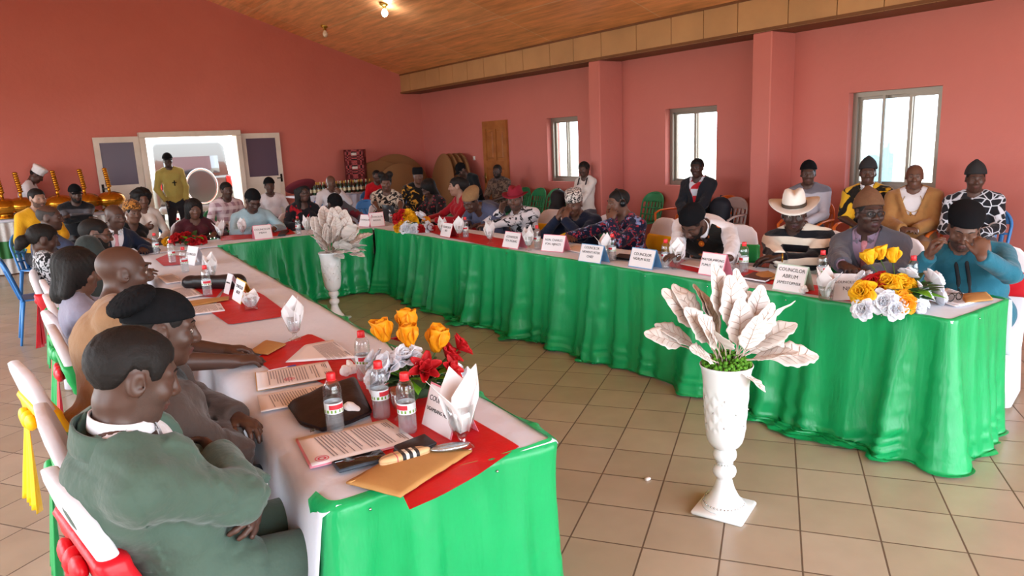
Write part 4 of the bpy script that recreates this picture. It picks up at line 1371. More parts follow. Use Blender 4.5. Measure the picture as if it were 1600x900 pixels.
red_cloth('red satin cloth under the envelope at the near end of the left table', [(640, 800), (690, 778), (745, 747), (812, 700), (735, 655), (640, 588), (560, 592), (575, 640), (590, 690)], seed=1)
red_cloth('red satin cloth under the printed pages and brown envelope on the left table', [(399, 562), (425, 583), (480, 590), (560, 628), (578, 600), (545, 558), (505, 532), (484, 523), (440, 540)], seed=2)
red_cloth('red satin cloth beneath the cut crystal tumbler on the left table', [(330, 490), (358, 509), (438, 497), (445, 487), (413, 463), (385, 449), (350, 455)], seed=3)
red_cloth('red satin cloth beneath the dark bag on the left table', [(278, 452), (292, 463), (338, 466), (350, 452), (345, 433), (310, 437)], seed=4)
red_cloth('red satin cloth beside the two far bottles on the left table', [(243, 406), (256, 417), (286, 414), (290, 402), (262, 398)], seed=5)
for _i, (_lab, _q) in enumerate((
        ('red satin cloth by the far corner flowers on the right table', [(652, 358), (700, 372), (725, 364), (670, 350)]),
        ('red satin cloth before the man in the maroon fedora', [(700, 372), (792, 391), (815, 379), (722, 363)]),
        ('red satin cloth before the man bending in the black embroidered vest', [(1042, 417), (1112, 432), (1120, 418), (1055, 404)]),
        ('red satin cloth before the man in the striped sweater', [(1150, 436), (1222, 449), (1240, 438), (1165, 421)]),
        ('red satin cloth before the man in the grey suit', [(1238, 456), (1345, 476), (1365, 462), (1262, 445)]))):
    red_cloth(_lab, _q, seed=7 + _i)
red_cloth('red satin cloth before the woman in the wide maroon hat', [(408, 372), (462, 366), (452, 358), (402, 364)], seed=21)
red_cloth('red satin cloth before the man in pale blue on the cross table', [(345, 377), (396, 373), (392, 364), (345, 370)], seed=22)
# ================================================================== things on the tables
M_PET = glassmat('clear_bottle_plastic', '#fafcfd', 0.09, 0.18)
M_WATER = mat('still_water', '#dfeaf2', 0.1, transl=0.5, transp=0.72)
M_GLASS = glassmat('clear_drinking_glass', '#fafcfc', 0.09, 0.02)
M_REDCAP = mat('red_bottle_cap', '#d8242c', 0.35, spec=0.5)
M_PAPER = mat('white_paper', '#ebe7ea', 0.75)
M_NAPKIN = mat('white_paper_napkin', '#f0ecec', 0.85, transl=0.2)
M_INK = mat('black_ink', '#1d1b20', 0.7)
M_INKG = mat('grey_printed_ink', '#8d8a92', 0.8)
M_STAMP = mat('pink_stamp_ink', '#d0506a', 0.8)
M_KRAFT = mat('brown_kraft_paper', '#b98a52', 0.75, '#a97a44', nscale=6, bump=0.2, bscale=20)
M_LABEL = mat('bottle_label', '#dfe6ea', 0.5)
M_LBR = mat('bottle_label_red', '#c8303c', 0.5)
M_LBG = mat('bottle_label_green', '#6f9a3a', 0.5)
M_BLACKL = mat('black_leather', '#1a1416', 0.38, '#261c1e', nscale=20, bump=0.3, bscale=90)


def make_bottle():
    r = thing('water_bottle', '-', 'bottle')
    s = MB()
    prof = [(0.0, 0.003), (0.022, 0.0015), (0.029, 0.003), (0.0315, 0.010)]
    for z in np.arange(0.018, 0.066, 0.008): prof += [(0.0315, z), (0.0300, z + 0.004)]
    prof += [(0.0315, 0.068), (0.0308, 0.072), (0.0308, 0.112), (0.0318, 0.117)]
    for z in np.arange(0.121, 0.150, 0.008): prof += [(0.0318, z), (0.0302, z + 0.004)]
    prof += [(0.0305, 0.156), (0.027, 0.170), (0.020, 0.182), (0.0135, 0.190), (0.0125, 0.196)]
    s.lathe(prof, 20, cap=False); s.build('bottle_body', M_PET, r)
    w = MB(); w.lathe([(0.0, 0.004), (0.028, 0.004), (0.0295, 0.012), (0.029, 0.095), (0.0, 0.095)], 16); w.build('water', M_WATER, r)
    l = MB(); l.lathe([(0.0313, 0.074), (0.0313, 0.111)], 20, cap=False); lb = l.build('bottle_label', M_LABEL, r)
    for (z0, z1, a0, a1, m, nm_) in ((0.090, 0.106, 0.2, 2.0, M_LBR, 'label_mark'), (0.078, 0.088, 0.0, 6.28, M_LBG, 'label_band'), (0.090, 0.106, 3.4, 5.2, M_LBR, 'label_mark')):
        g = MB(); g.grid(lambda u, v: (0.0316 * cos(a0 + (a1 - a0) * u), 0.0316 * sin(a0 + (a1 - a0) * u), z0 + (z1 - z0) * v), 14, 1); g.build(nm_, m, lb)
    c = MB()
    c.lathe([(0.0150, 0.190), (0.0152, 0.193), (0.0150, 0.209), (0.0135, 0.212), (0.0, 0.2125)], 20, warp=lambda p, t, rr, z: (p[0] * (1 + 0.015 * cos(t * 20)), p[1] * (1 + 0.015 * cos(t * 20)), p[2]))
    c.lathe([(0.0163, 0.185), (0.0165, 0.188), (0.0150, 0.190)], 20); c.build('cap', M_REDCAP, r)
    return r


def make_goblet():       # short stemmed, facetted glass
    r = thing('stemmed_glass', '-', 'glass')
    s = MB()
    fac = lambda p, t, rr, z: (p[0] * (1 + 0.02 * cos(8 * t)), p[1] * (1 + 0.02 * cos(8 * t)), p[2])
    s.lathe([(0.0, 0.032), (0.012, 0.033), (0.026, 0.045), (0.033, 0.07), (0.0365, 0.118), (0.0345, 0.118), (0.031, 0.072), (0.024, 0.05), (0.0, 0.041)], 24, warp=fac); s.build('bowl', M_GLASS, r)
    s = MB(); s.lathe([(0.0, 0.0), (0.031, 0.0), (0.032, 0.004), (0.016, 0.012), (0.009, 0.020), (0.012, 0.034), (0.0, 0.034)], 24); s.build('foot', M_GLASS, r)
    return r


def make_tumbler():
    r = thing('crystal_tumbler', '-', 'glass')
    s = MB()
    w = lambda p, t, rr, z: (p[0] * (1 + 0.03 * cos(12 * t + 200 * z)), p[1] * (1 + 0.03 * cos(12 * t + 200 * z)), p[2])
    s.lathe([(0.0, 0.0), (0.034, 0.0), (0.037, 0.004), (0.038, 0.03), (0.040, 0.06), (0.042, 0.088), (0.039, 0.088), (0.037, 0.06), (0.034, 0.014), (0.0, 0.012)], 48, warp=w); s.build('cut_bowl', M_GLASS, r)
    return r


def make_napkin(kind, seed):
    """A folded paper napkin standing in a glass, its pointed corners fanned out."""
    rr = random.Random(seed); mb = MB()
    n = {'fan': 5, 'lily': 4, 'tuft': 6}[kind]
    for i in range(n):
        a = 2 * pi * i / n + rr.uniform(-0.3, 0.3)
        h = rr.uniform(0.13, 0.175) if kind != 'tuft' else rr.uniform(0.08, 0.11)
        w = rr.uniform(0.042, 0.056); out = rr.uniform(0.02, 0.05) * (1.5 if kind == 'lily' else 0.8)
        def fn(u, v, a=a, h=h, w=w, out=out):
            z = h * v; half = w * (0.35 + 0.65 * sin(min(1, v * 1.5) * pi / 2)) * (1 if v < 0.62 else max(0.02, 1 - (v - 0.62) / 0.38))
            x = (u - 0.5) * 2 * half; o = 0.012 + out * v ** 1.7 - 10 * x * x * (0.7 - v * 0.6)
            return (o * cos(a) - x * sin(a), o * sin(a) + x * cos(a), z + 0.045)
        mb.grid(fn, 8, 10, thick=0.0008)
    mb.lathe([(0.0, 0.042), (0.006, 0.042), (0.013, 0.07), (0.02, 0.09), (0.012, 0.11)], 10, warp=lambda p, t, r_, z: (p[0] * (1 + 0.25 * cos(5 * t)), p[1] * (1 + 0.25 * cos(5 * t)), p[2]))
    return tag(mb.build('paper_napkin', M_NAPKIN), '-', 'napkin')


GLS, BTL, TUM = make_goblet(), make_bottle(), make_tumbler()
NAP = [make_napkin('fan', 1), make_napkin('lily', 2), make_napkin('tuft', 3), make_napkin('fan', 4)]
_used = set()


def put(root, px, py, label, group, rz=None, z=TZ + 0.005, scale=None, at=None):
    p = PZ(px, py, z) if at is None else np.array([at[0], at[1], z])
    rz = RNG.uniform(0, 6.28) if rz is None else rz
    if root.name in _used: return dup(root, tuple(p), rz, label, group, scale)
    _used.add(root.name); root.location = tuple(p); root.rotation_euler = (0, 0, rz); root['label'] = label; root['group'] = group
    if scale is not None: root.scale = (scale,) * 3
    return root


for px, py, lab in (
        (525, 675, 'red capped water bottle before the dark leather pouch, nearest the left table edge'),
        (597, 653, 'red capped water bottle between the pouch and the yellow tulip arrangement'),
        (638, 676, 'red capped water bottle beside the white card of the near left place'),
        (570, 594, 'red capped water bottle at the left rear of the yellow tulip arrangement'),
        (325, 462, 'clear water bottle before the napkin glass next to the dark bag'),
        (290, 425, 'small clear water bottle by the folded programme on the left table'),
        (270, 411, 'water bottle standing left of the far programme card on the left table'),
        (245, 397, 'water bottle standing before the person in the gold headscarf'),
        (281, 367, 'water bottle before the woman in maroon at the cross table corner'),
        (467, 366, 'water bottle before the woman in the wide maroon hat'),
        (612, 348, 'water bottle before the woman with two hair puffs'),
        (728, 371, 'red capped water bottle beside the man leaning in the brown cap'),
        (840, 389, 'red capped water bottle beside the pink framed card of the patterned cap man'),
        (957, 407, 'water bottle between the two blue name cards'),
        (1040, 419, 'water bottle before the man bending in the black embroidered vest'),
        (1162, 426, 'red capped water bottle at the elbow of the man in the white felt hat'),
        (1284, 444, 'red capped water bottle before the man in the grey suit'),
        (1424, 456, 'red capped water bottle half hidden behind the yellow and white flowers')):
    put(BTL, px, py, lab, 'water bottles on the tables')
NL = (
    (723, 699, GLS, 1, 1.25, 'in front of the near name card on the left table'), (461, 531, GLS, 0, 1.1, 'standing alone in the middle of the left table'),
    (393, 485, TUM, 2, 1.0, 'beside the yellow edged card on the left table'), (331, 442, GLS, 0, 1.1, 'behind the bottle next to the dark bag'),
    (303, 369, GLS, 3, 1.0, 'before the woman in maroon on the cross table'), (346, 374, GLS, 1, 1.05, 'at the left corner of the cross table'), (380, 368, GLS, 0, 1.0, 'before the man in pale blue'),
    (481, 366, GLS, 3, 1.1, 'before the woman in the wide maroon hat'), (692, 368, GLS, 0, 1.0, 'behind the corner flowers on the right table'),
    (718, 372, GLS, 3, 1.1, 'beside the man leaning in the brown cap'), (766, 380, GLS, 1, 1.0, 'before the man in the maroon fedora'),
    (826, 391, GLS, 0, 1.05, 'left of the pink framed card of the patterned cap man'), (946, 407, GLS, 1, 1.05, 'before the man wearing headphones'),
    (1057, 420, GLS, 3, 1.1, 'beside the second blue name card'), (1147, 420, GLS, 2, 0.9, 'behind the pink name card near the white leaf vase'),
    (1290, 470, TUM, 1, 1.0, 'before the grey suited man beside the flowers'))
for i, (px, py, g, k, s, lab) in enumerate(NL):
    o = put(g, px, py, ('short crystal tumbler holding a napkin ' if g is TUM else 'glass holding a napkin ') + lab, 'glasses on the tables', scale=s)
    n = put(NAP[k], px, py, 'napkin in the glass ' + lab, 'napkins in the glasses', scale=s, z=TZ + 0.005)
    if g is TUM: n.location.z -= 0.02
put(GLS, 628, 655, 'empty stemmed glass between two bottles near the flower arrangement', 'glasses on the tables', scale=0.95)


# ---- folded name cards
def name_card(lab, bl, br, tl, lines, border, size=0.03, backc=None, lean=0.35):
    """Tent card placed by its two lower front corners on the table and its height."""
    a, b_ = PZ(*bl, TZ + 0.005), PZ(*br, TZ + 0.005)
    w = np.linalg.norm(b_ - a); ex = (b_ - a) / w; n = np.array([ex[1], -ex[0], 0])       # n faces the reader
    mid = (a + b_) / 2
    if n @ (np.array([0, 0, CAM_H]) - mid) < 0: n = -n
    # height from the upper corner seen in the picture, on the leaning plane
    d = ray(*tl); best = 0.15
    for hh in np.linspace(0.05, 0.30, 101):
        p = a - n * lean * hh + np.array([0, 0, hh]); q = p - np.array([0, 0, CAM_H])
        y_ = 450 - FPX * (q @ _u) / (q @ _f)
        if y_ <= tl[1]: best = hh; break
    H = best; sl = nrm(np.array([0, 0, H]) - n * lean * H); Ls = H * sqrt(1 + lean * lean)
    r = thing('name_card', lab, 'name card', tuple(mid), group='name cards on the tables')
    nn = nrm(np.cross(ex, sl)); nn = nn if nn @ n > 0 else -nn
    mb = MB(None, -mid)
    def panel(m_, c0, up_, L_, inset, off, nv):
        p = [c0 + ex * inset + up_ * inset, c0 + ex * (w - inset) + up_ * inset, c0 + ex * (w - inset) + up_ * (L_ - inset), c0 + ex * inset + up_ * (L_ - inset)]
        V = [q + nv * off for q in p] + [q + nv * (off - 0.0012) for q in p]
        return m_.add(V, [(0, 1, 2, 3), (7, 6, 5, 4), (0, 4, 5, 1), (1, 5, 6, 2), (2, 6, 7, 3), (3, 7, 4, 0)])
    panel(mb, a, sl, Ls, 0, 0, nn)
    top = a + sl * Ls; bk = a - n * (2 * lean * H + 0.01); up2 = nrm(top - bk)
    panel(mb, bk, up2, np.linalg.norm(top - bk), 0, 0.0012, -nn)
    mb.build('card_tent', border, r, smooth=False)
    fs = MB(None, -mid); panel(fs, a, sl, Ls, 0.006, 0.0022, nn); fo = fs.build('card_sheet', M_PAPER, r, smooth=False)
    exr = ex if np.cross(ex, sl) @ nn > 0 else -ex
    for i, t in enumerate(lines):
        c = (a + b_) / 2 + sl * (Ls * (0.60 - 0.24 * (i - (len(lines) - 1) / 2) * 1.0) - 0.04 * Ls) + nn * 0.0032 - mid
        M = Matrix(((exr[0], sl[0], nn[0], c[0]), (exr[1], sl[1], nn[1], c[1]), (exr[2], sl[2], nn[2], c[2]), (0, 0, 0, 1)))
        sz = min(size, 1.45 * (w - 0.02) / max(len(t), 1))
        text_obj('lettering', t, sz, M, M_INK, fo)
    return r


M_PINK = mat('pink_card', '#e58a9c', 0.8); M_BLUEC = mat('blue_card', '#6fa3cf', 0.8); M_GRNC = mat('pale_green_card', '#bcd3c0', 0.8)
M_REDC = mat('red_card', '#c9383f', 0.8); M_YELC = mat('yellow_card', '#d8b54a', 0.8)
name_card('pink edged COUNCILOR name card beside the napkin glass, nearest on the left table', (658, 664), (704, 690), (652, 597), ['COUNCILOR', 'UGAMBANG HENRY'], M_PINK, 0.026)
name_card('yellow edged name card beside the crystal tumbler on the left table', (362, 468), (376, 477), (370, 434), ['COUNCILOR', 'AKOH'], M_YELC, 0.03)
name_card('narrow edge-on name card beside the dark bag on the left table', (349, 458), (357, 461), (353, 427), ['COUNCILOR'], M_PAPER, 0.03)
name_card('white card standing far along the left table behind two bottles', (288, 412), (304, 415), (294, 384), ['COUNCILOR'], M_PAPER, 0.03)
name_card('pink edged name card before the man in pale blue', (398, 375), (427, 372), (393, 353), ['COUNCILOR', 'MBAH'], M_PINK, 0.03)
name_card('left half of the pair of pink cards at the cross table corner', (560, 354), (577, 355), (561, 335), ['COUNCILOR'], M_PINK, 0.03)
name_card('right half of the pair of pink cards at the cross table corner', (579, 355), (602, 353), (579, 333), ['COUNCILOR', 'NGWA'], M_PINK, 0.03)
name_card('red backed name card right of the corner flowers', (687, 369), (703, 372), (690, 347), ['COUNCILOR', 'NDI'], M_REDC, 0.03)
name_card('red backed name card before the man in the maroon fedora', (784, 386), (809, 390), (788, 361), ['COUNCILOR', 'TITA NGANG'], M_PINK, 0.03)
name_card('pink edged name card before the man in the patterned cap', (845, 392), (880, 395), (846, 366), ['HON. CHARLES', 'FON. NJINGTI'], M_PINK, 0.03)
name_card('blue name card before the man with his hand on his cheek', (903, 408), (938, 413), (910, 380), ['COUNCILOR', 'NKWENTI PETER', 'CHIEF'], M_BLUEC, 0.028)
name_card('blue name card left of the man bending over the table', (981, 416), (1019, 422), (986, 386), ['COUNCILOR', 'NGALIM BLISS'], M_BLUEC, 0.03)
name_card('pink edged name card right of the man bending over the table', (1090, 428), (1128, 434), (1098, 393), ['MAYOR AWUNG', 'TUMUTOH BUH'], M_PINK, 0.03)
name_card('pale green COUNCILOR name card before the man in the striped sweater', (1206, 452), (1254, 460), (1210, 411), ['COUNCILOR', 'ABRUM', 'JAMESTOPHER'], M_GRNC, 0.032)
name_card('leaning white name sheet left of the yellow and white flowers', (1300, 469), (1345, 470), (1322, 428), ['COUNCILOR', 'NJI'], M_PAPER, 0.03)


# ---- papers
def sheet(lab, px, n=3, lines=True, stamp=None, kraft=False, text=None, edge=None, z0=0.0):
    """A stack of printed pages lying where its four corners are seen (first edge is the head of the page)."""
    C = [PZ(x, y, TZ + 0.009 + z0) for x, y in px]; c = sum(C) / 4; zt = TZ + 0.009 + z0
    r = thing('printed_pages', lab, 'papers', (c[0], c[1], zt), group='printed pages on the tables')
    for k in range(n):
        off = np.array([RNG.uniform(-1, 1), RNG.uniform(-1, 1), 0]) * 0.006 * k
        mb = MB(None, -np.array([c[0], c[1], zt])); zz = 0.0012 * (n - k)
        def fn(u, v):
            p = (C[0] * (1 - u) + C[1] * u) * (1 - v) + (C[3] * (1 - u) + C[2] * u) * v
            return (p[0] + off[0], p[1] + off[1], zt + zz + 0.004 * (u - 0.5) ** 2 * (1 if k == 0 else 0) + 0.0)
        mb.grid(fn, 8, 8, thick=0.0008); mb.build('page', (edge or M_PAPER) if k else M_PAPER, r)
    A, B_, D = C[0], C[1], C[3]
    ex, ey = (B_ - A), (D - A); w, h = np.linalg.norm(ex), np.linalg.norm(ey); ux, uy = nrm(ex), nrm(ey)
    if lines:
        mb = MB(None, -np.array([c[0], c[1], zt]))
        zz = zt + 0.0012 * n + 0.0022
        rr = random.Random(int(px[0][0]))
        for i in range(20):
            v = 0.16 + i * 0.036
            if rr.random() < 0.08: continue
            x0, x1 = 0.12, rr.uniform(0.55, 0.9) if rr.random() < 0.3 else 0.9
            p = [A + ex * x0 + ey * v, A + ex * x1 + ey * v, A + ex * x1 + ey * (v + 0.012), A + ex * x0 + ey * (v + 0.012)]
            mb.add([(q[0], q[1], zz) for q in p], [(0, 1, 2, 3)])
        for (x0, x1, v) in ((0.12, 0.42, 0.05), (0.12, 0.36, 0.075), (0.64, 0.9, 0.05), (0.64, 0.86, 0.075), (0.12, 0.3, 0.1), (0.64, 0.8, 0.1)):
            p = [A + ex * x0 + ey * v, A + ex * x1 + ey * v, A + ex * x1 + ey * (v + 0.012), A + ex * x0 + ey * (v + 0.012)]
            mb.add([(q[0], q[1], zz) for q in p], [(0, 1, 2, 3)])
        mb.build('printed_lines', M_INKG, r, smooth=False)
    def ring(px_, r0, m_, nm_):
        q = PZ(*px_, zt + 0.0012 * n + 0.0026); mb = MB(None, -np.array([c[0], c[1], zt]))
        for (ra, rb) in ((r0, r0 * 0.86), (r0 * 0.6, r0 * 0.35)):
            k = 20; V = [(q[0] + rad * cos(2 * pi * i / k), q[1] + rad * sin(2 * pi * i / k), q[2]) for rad in (ra, rb) for i in range(k)]
            mb.add(V, [(i, (i + 1) % k, k + (i + 1) % k, k + i) for i in range(k)])
        mb.build(nm_, m_, r, smooth=False)
    if stamp: ring(stamp, 0.022, M_STAMP, 'round_stamp')
    return r


M_PINKP = mat('pink_backing_sheet', '#e79ab0', 0.8)
s1 = sheet('printed letter with a pink round stamp beside the phone on the left table', [(604, 657), (652, 690), (488, 731), (465, 687)], 3, stamp=(503, 716), edge=M_PINKP)
sheet('printed pages on a brown folder left of the water bottles', [(512, 566), (524, 590), (403, 612), (400, 583)], 3, stamp=(452, 592), edge=M_KRAFT)
sheet('stack of curling printed pages in front of the clasped hands', [(520, 532), (556, 560), (448, 567), (478, 540)], 3)
sheet('white page lying under the brown folder on the left table', [(512, 600), (530, 622), (408, 645), (402, 619)], 1)
sheet('thin white booklet beside the brown envelope of the bald man', [(344, 474), (352, 486), (288, 494), (286, 480)], 2)
sheet('white pages before the bald man in the tan jacket', [(296, 446), (318, 462), (278, 468), (262, 452)], 2)
sheet('small white leaflet near the far bottles on the left table', [(268, 428), (290, 440), (260, 444), (245, 432)], 2)
sheet('stack of white papers under the spectacles at the near end of the right table', [(1480, 452), (1535, 470), (1500, 479), (1450, 464)], 6)
sheet('white sheet before the man in the black embroidered vest', [(1075, 405), (1110, 411), (1100, 420), (1062, 413)], 2, lines=False)
sheet('open papers before the man in the navy kaftan', [(900, 384), (925, 388), (910, 396), (885, 391)], 2, lines=False)


def envelope(lab, px, z0=0.0, flap=True):
    C = [PZ(x, y, TZ + 0.010 + z0) for x, y in px]; c = sum(C) / 4; zt = TZ + 0.010 + z0
    r = thing('brown_envelope', lab, 'envelope', (c[0], c[1], zt), group='brown envelopes on the tables')
    mb = MB(None, -np.array([c[0], c[1], zt]))
    def fn(u, v):
        p = (C[0] * (1 - u) + C[1] * u) * (1 - v) + (C[3] * (1 - u) + C[2] * u) * v
        return (p[0], p[1], zt + 0.004 + 0.010 * (sin(pi * u) * sin(pi * v)) ** 0.6 + 0.0012 * float(wob(np.array([p[0], p[1], 0]), 60, 3)))
    mb.grid(fn, 16, 12, thick=0.006); mb.build('envelope_body', M_KRAFT, r)
    if flap:
        mb = MB(None, -np.array([c[0], c[1], zt]))
        mb.grid(lambda u, v: tuple((C[2] * (1 - u) + C[3] * u) * (1 - v * 0.10) + (C[1] * (1 - u) + C[0] * u) * v * 0.10 + np.array([0, 0, 0.0075 + 0.004 * v])), 12, 2, thick=0.001)
        mb.build('envelope_flap', mat('kraft_flap', '#cf9f62', 0.7), r)
    return r


envelope('large brown envelope at the near end of the left table under the check spectacle case', [(738, 708), (626, 780), (541, 758), (655, 695)])
envelope('brown envelope under the clasped hands of the man in the pom cap', [(447, 540), (418, 556), (390, 552), (416, 534)])
envelope('long brown envelope before the bald man in the tan jacket', [(358, 465), (357, 470), (287, 482), (290, 473)], flap=False)
envelope('brown envelope before the man in the striped sweater', [(1200, 425), (1222, 436), (1190, 440), (1168, 430)], flap=False)
envelope('brown envelope lying under the pages at the near end of the right table', [(1540, 458), (1552, 470), (1508, 476), (1500, 462)], z0=-0.002, flap=False)


def local_of(px_list, z):
    return [PZ(x, y, z) for x, y in px_list]


# ---- phone, spectacle case, wallet, silver pouch, leather pouch, pen
a, b_ = PZ(520, 738, TZ + 0.012), PZ(600, 717, TZ + 0.012); ex = nrm(b_ - a); c = (PZ(527, 722, TZ + 0.012) + PZ(600, 722, TZ + 0.012)) / 2
r = thing('mobile_phone', 'black phone in a grey case lying beside the check spectacle case', 'phone', (c[0], c[1], TZ + 0.010)); R = np.stack([ex, np.cross((0, 0, 1), ex), np.array([0, 0, 1.])], 1)
mb = MB(R); mb.box((0, 0, 0.006), (0.158, 0.078, 0.011), bev=0.004); mb.build('phone_case', mat('slate_phone_case', '#3c4652', 0.45), r)
mb = MB(R); mb.box((0, 0, 0.012), (0.146, 0.067, 0.0015), bev=0.0005); mb.build('screen', mat('phone_screen', '#141416', 0.06, spec=0.9), r)
M_CHECK = mat('tan_check_fabric', '#c09a6c', 0.7, '#2a2320', kind='checks', pscale=9)


def check_mat():
    m = bpy.data.materials.new('tan_tartan'); m.use_nodes = True; N, L = m.node_tree.nodes, m.node_tree.links; b = N['Principled BSDF']; b.inputs['Roughness'].default_value = 0.7
    tc = N.new('ShaderNodeTexCoord'); sp = N.new('ShaderNodeSeparateXYZ'); L.new(tc.outputs['Object'], sp.inputs[0])
    cr = N.new('ShaderNodeValToRGB'); cr.color_ramp.interpolation = 'CONSTANT'; el = cr.color_ramp.elements
    el[0].position = 0; el[0].color = lin('#c9a376'); el[1].position = 0.40; el[1].color = lin('#1f1b1c')
    for p, c_ in ((0.47, '#e6dccb'), (0.53, '#1f1b1c'), (0.60, '#e6dccb'), (0.66, '#1f1b1c'), (0.73, '#c9a376'), (0.30, '#b3404a'), (0.32, '#c9a376')):
        e = el.new(p); e.color = lin(c_)
    ma = N.new('ShaderNodeMapRange'); ma.inputs[1].default_value = -0.085; ma.inputs[2].default_value = 0.085; L.new(sp.outputs[0], ma.inputs[0]); L.new(ma.outputs[0], cr.inputs[0])
    mw = N.new('ShaderNodeMath'); mw.operation = 'PINGPONG'; mw.inputs[1].default_value = 0.02; L.new(sp.outputs[1], mw.inputs[0])
    st = N.new('ShaderNodeMath'); st.operation = 'LESS_THAN'; st.inputs[1].default_value = 0.005; L.new(mw.outputs[0], st.inputs[0])
    mx = N.new('ShaderNodeMix'); mx.data_type = 'RGBA'; L.new(st.outputs[0], mx.inputs[0]); L.new(cr.outputs[0], mx.inputs[6]); mx.inputs[7].default_value = lin('#6b5642')
    sc_ = N.new('ShaderNodeMath'); sc_.operation = 'MULTIPLY'; sc_.inputs[1].default_value = 0.5; L.new(st.outputs[0], sc_.inputs[0]); L.new(sc_.outputs[0], mx.inputs[0])
    L.new(mx.outputs[2], b.inputs['Base Color']); return m


a, b_ = PZ(592, 724, TZ + 0.03), PZ(672, 702, TZ + 0.03); ex = nrm(b_ - a); c = (a + b_) / 2; ll = np.linalg.norm(b_ - a)
R = np.stack([ex, np.cross((0, 0, 1), ex), np.array([0, 0, 1.])], 1); CR = R
r = thing('spectacle_case', 'tan check spectacle case lying on the large brown envelope', 'spectacle case', (c[0], c[1], TZ + 0.027), rz=atan2(ex[1], ex[0]))
for nm_, z0, z1 in (('case_base', -0.014, 0.004), ('case_lid', 0.004, 0.020)):
    mb = MB(); sg = 1 if z1 > 0.01 else -1
    mb.lathe([(1.0, 0.0), (1.0, 0.35), (0.93, 0.7), (0.75, 0.92), (0.4, 1.0), (0.0, 1.02)], 32, warp=lambda p, t, rr, z: (p[0] * ll * 0.5, p[1] * 0.032 * (0.9 + 0.1 * cos(2 * t)), 0.004 + sg * z * 0.015))
    mb.build(nm_, check_mat(), r)
c = PZ(648, 699, TZ + 0.035); R = CR
r = thing('wallet', 'black folded leather wallet on the envelope behind the check case', 'wallet', (c[0], c[1], TZ + 0.036), rz=atan2(CR[1, 0], CR[0, 0]) + 0.12)
mb = MB(); mb.box((0, 0, -0.006), (0.115, 0.075, 0.008), bev=0.003); mb.build('wallet_cover', M_BLACKL, r)
mb = MB(); mb.box((0.003, 0.0, 0.006), (0.112, 0.074, 0.010), R=euler(0.10, -0.06, 0), bev=0.003); mb.build('wallet_flap', M_BLACKL, r)
mb = MB(); mb.box((0, 0, 0.0), (0.105, 0.07, 0.005)); mb.build('wallet_lining', mat('wallet_lining', '#6f6a70', 0.6), r)
c = PZ(703, 700, TZ + 0.03)
mb = MB(rotm('Z', -0.35), (0, 0, 0)); mb.ball((0, 0, 0), (0.062, 0.022, 0.010), 20)
tag(mb.build('foil_pouch', mat('crumpled_foil', '#aeb6ba', 0.25, metal=0.8, bump=0.8, bscale=60)), 'crumpled silver foil pouch at the edge of the brown envelope', 'pouch').location = (c[0], c[1], TZ + 0.034)
c = PZ(515, 648, TZ + 0.03)

_Q = np.array([PZ(x, y, TZ + 0.012)[:2] for x, y in [(450, 640), (500, 622), (562, 608), (582, 648), (545, 664), (505, 676), (468, 664)]])
_D = np.concatenate([_Q, _Q[:1]]); _cu = np.concatenate([[0], np.cumsum(np.linalg.norm(np.diff(_D, axis=0), axis=1))])
_O = np.stack([np.interp(np.linspace(0, _cu[-1], 48, endpoint=False), _cu, _D[:, k]) for k in (0, 1)], 1); _m = _O.mean(0)
mb = MB()
def _pf(u, v):
    i = int(round(u * 48)) % 48; q = _m + (_O[i] - _m) * (1 - v) * (1 - 0.0); e = 1 - (1 - min(1, v * 1.6)) ** 4
    return (q[0], q[1], TZ + 0.009 + (0.018 + 0.052 * e) * (0.75 + 0.5 * (q @ EF_ - _m @ EF_) / 0.2) + 0.004 * float(wob(np.array([q[0], q[1], 0.]), 40, 4)))
EF_ = np.array([sin(YAW), cos(YAW)])
mb.grid(_pf, 48, 14, wrap=True); mb.grid(lambda u, v: (_m + (_O[int(round(u * 48)) % 48] - _m) * (1 - 0.06 * v)).tolist() + [TZ + 0.009 + 0.02 * (1 - v)], 48, 2, wrap=True)
V, F = np.array(mb.v), mb.f
r = tag(mesh_obj('leather_pouch', V - c, F, mat('brown_black_leather', '#1d1416', 0.42, '#2a1d1e', nscale=12, bump=0.3, bscale=60), loc=c), 'dark soft leather pouch behind the nearest water bottle', 'pouch')
mb = MB(None, -c); p = PZ(500, 671, TZ + 0.012)
for i in range(6): mb.tube([p + np.array([0.011 * (i - 2.5) + 0.006 * cos(t), 0.004 * (i % 2) + 0.006 * sin(t), 0.004 * abs(sin(t))]) for t in np.linspace(0, 2 * pi, 10, endpoint=False)], 0.0017, 6, closed=True)
mb.build('chain', mat('dull_chain_metal', '#6a5f52', 0.35, metal=0.9), r)
p0, p1 = PZ(418, 580, TZ + 0.013), PZ(462, 571, TZ + 0.013)
r = thing('pen', 'slim pen lying between the printed pages on the left table', 'pen', tuple((p0 + p1) / 2)); mb = MB(None, -(p0 + p1) / 2)
mb.tube([p0, p0 * 0.95 + p1 * 0.05, p1 * 0.97 + p0 * 0.03, p1], [0.0012, 0.004, 0.004, 0.003], 8); mb.build('pen_barrel', mat('pale_pen', '#c9c4cf', 0.4), r)
mb = MB(None, -(p0 + p1) / 2); mb.tube([p0 * 0.3 + p1 * 0.7, p1], 0.0046, 8); mb.build('pen_cap', mat('blue_pen_cap', '#3a4a90', 0.4), r)
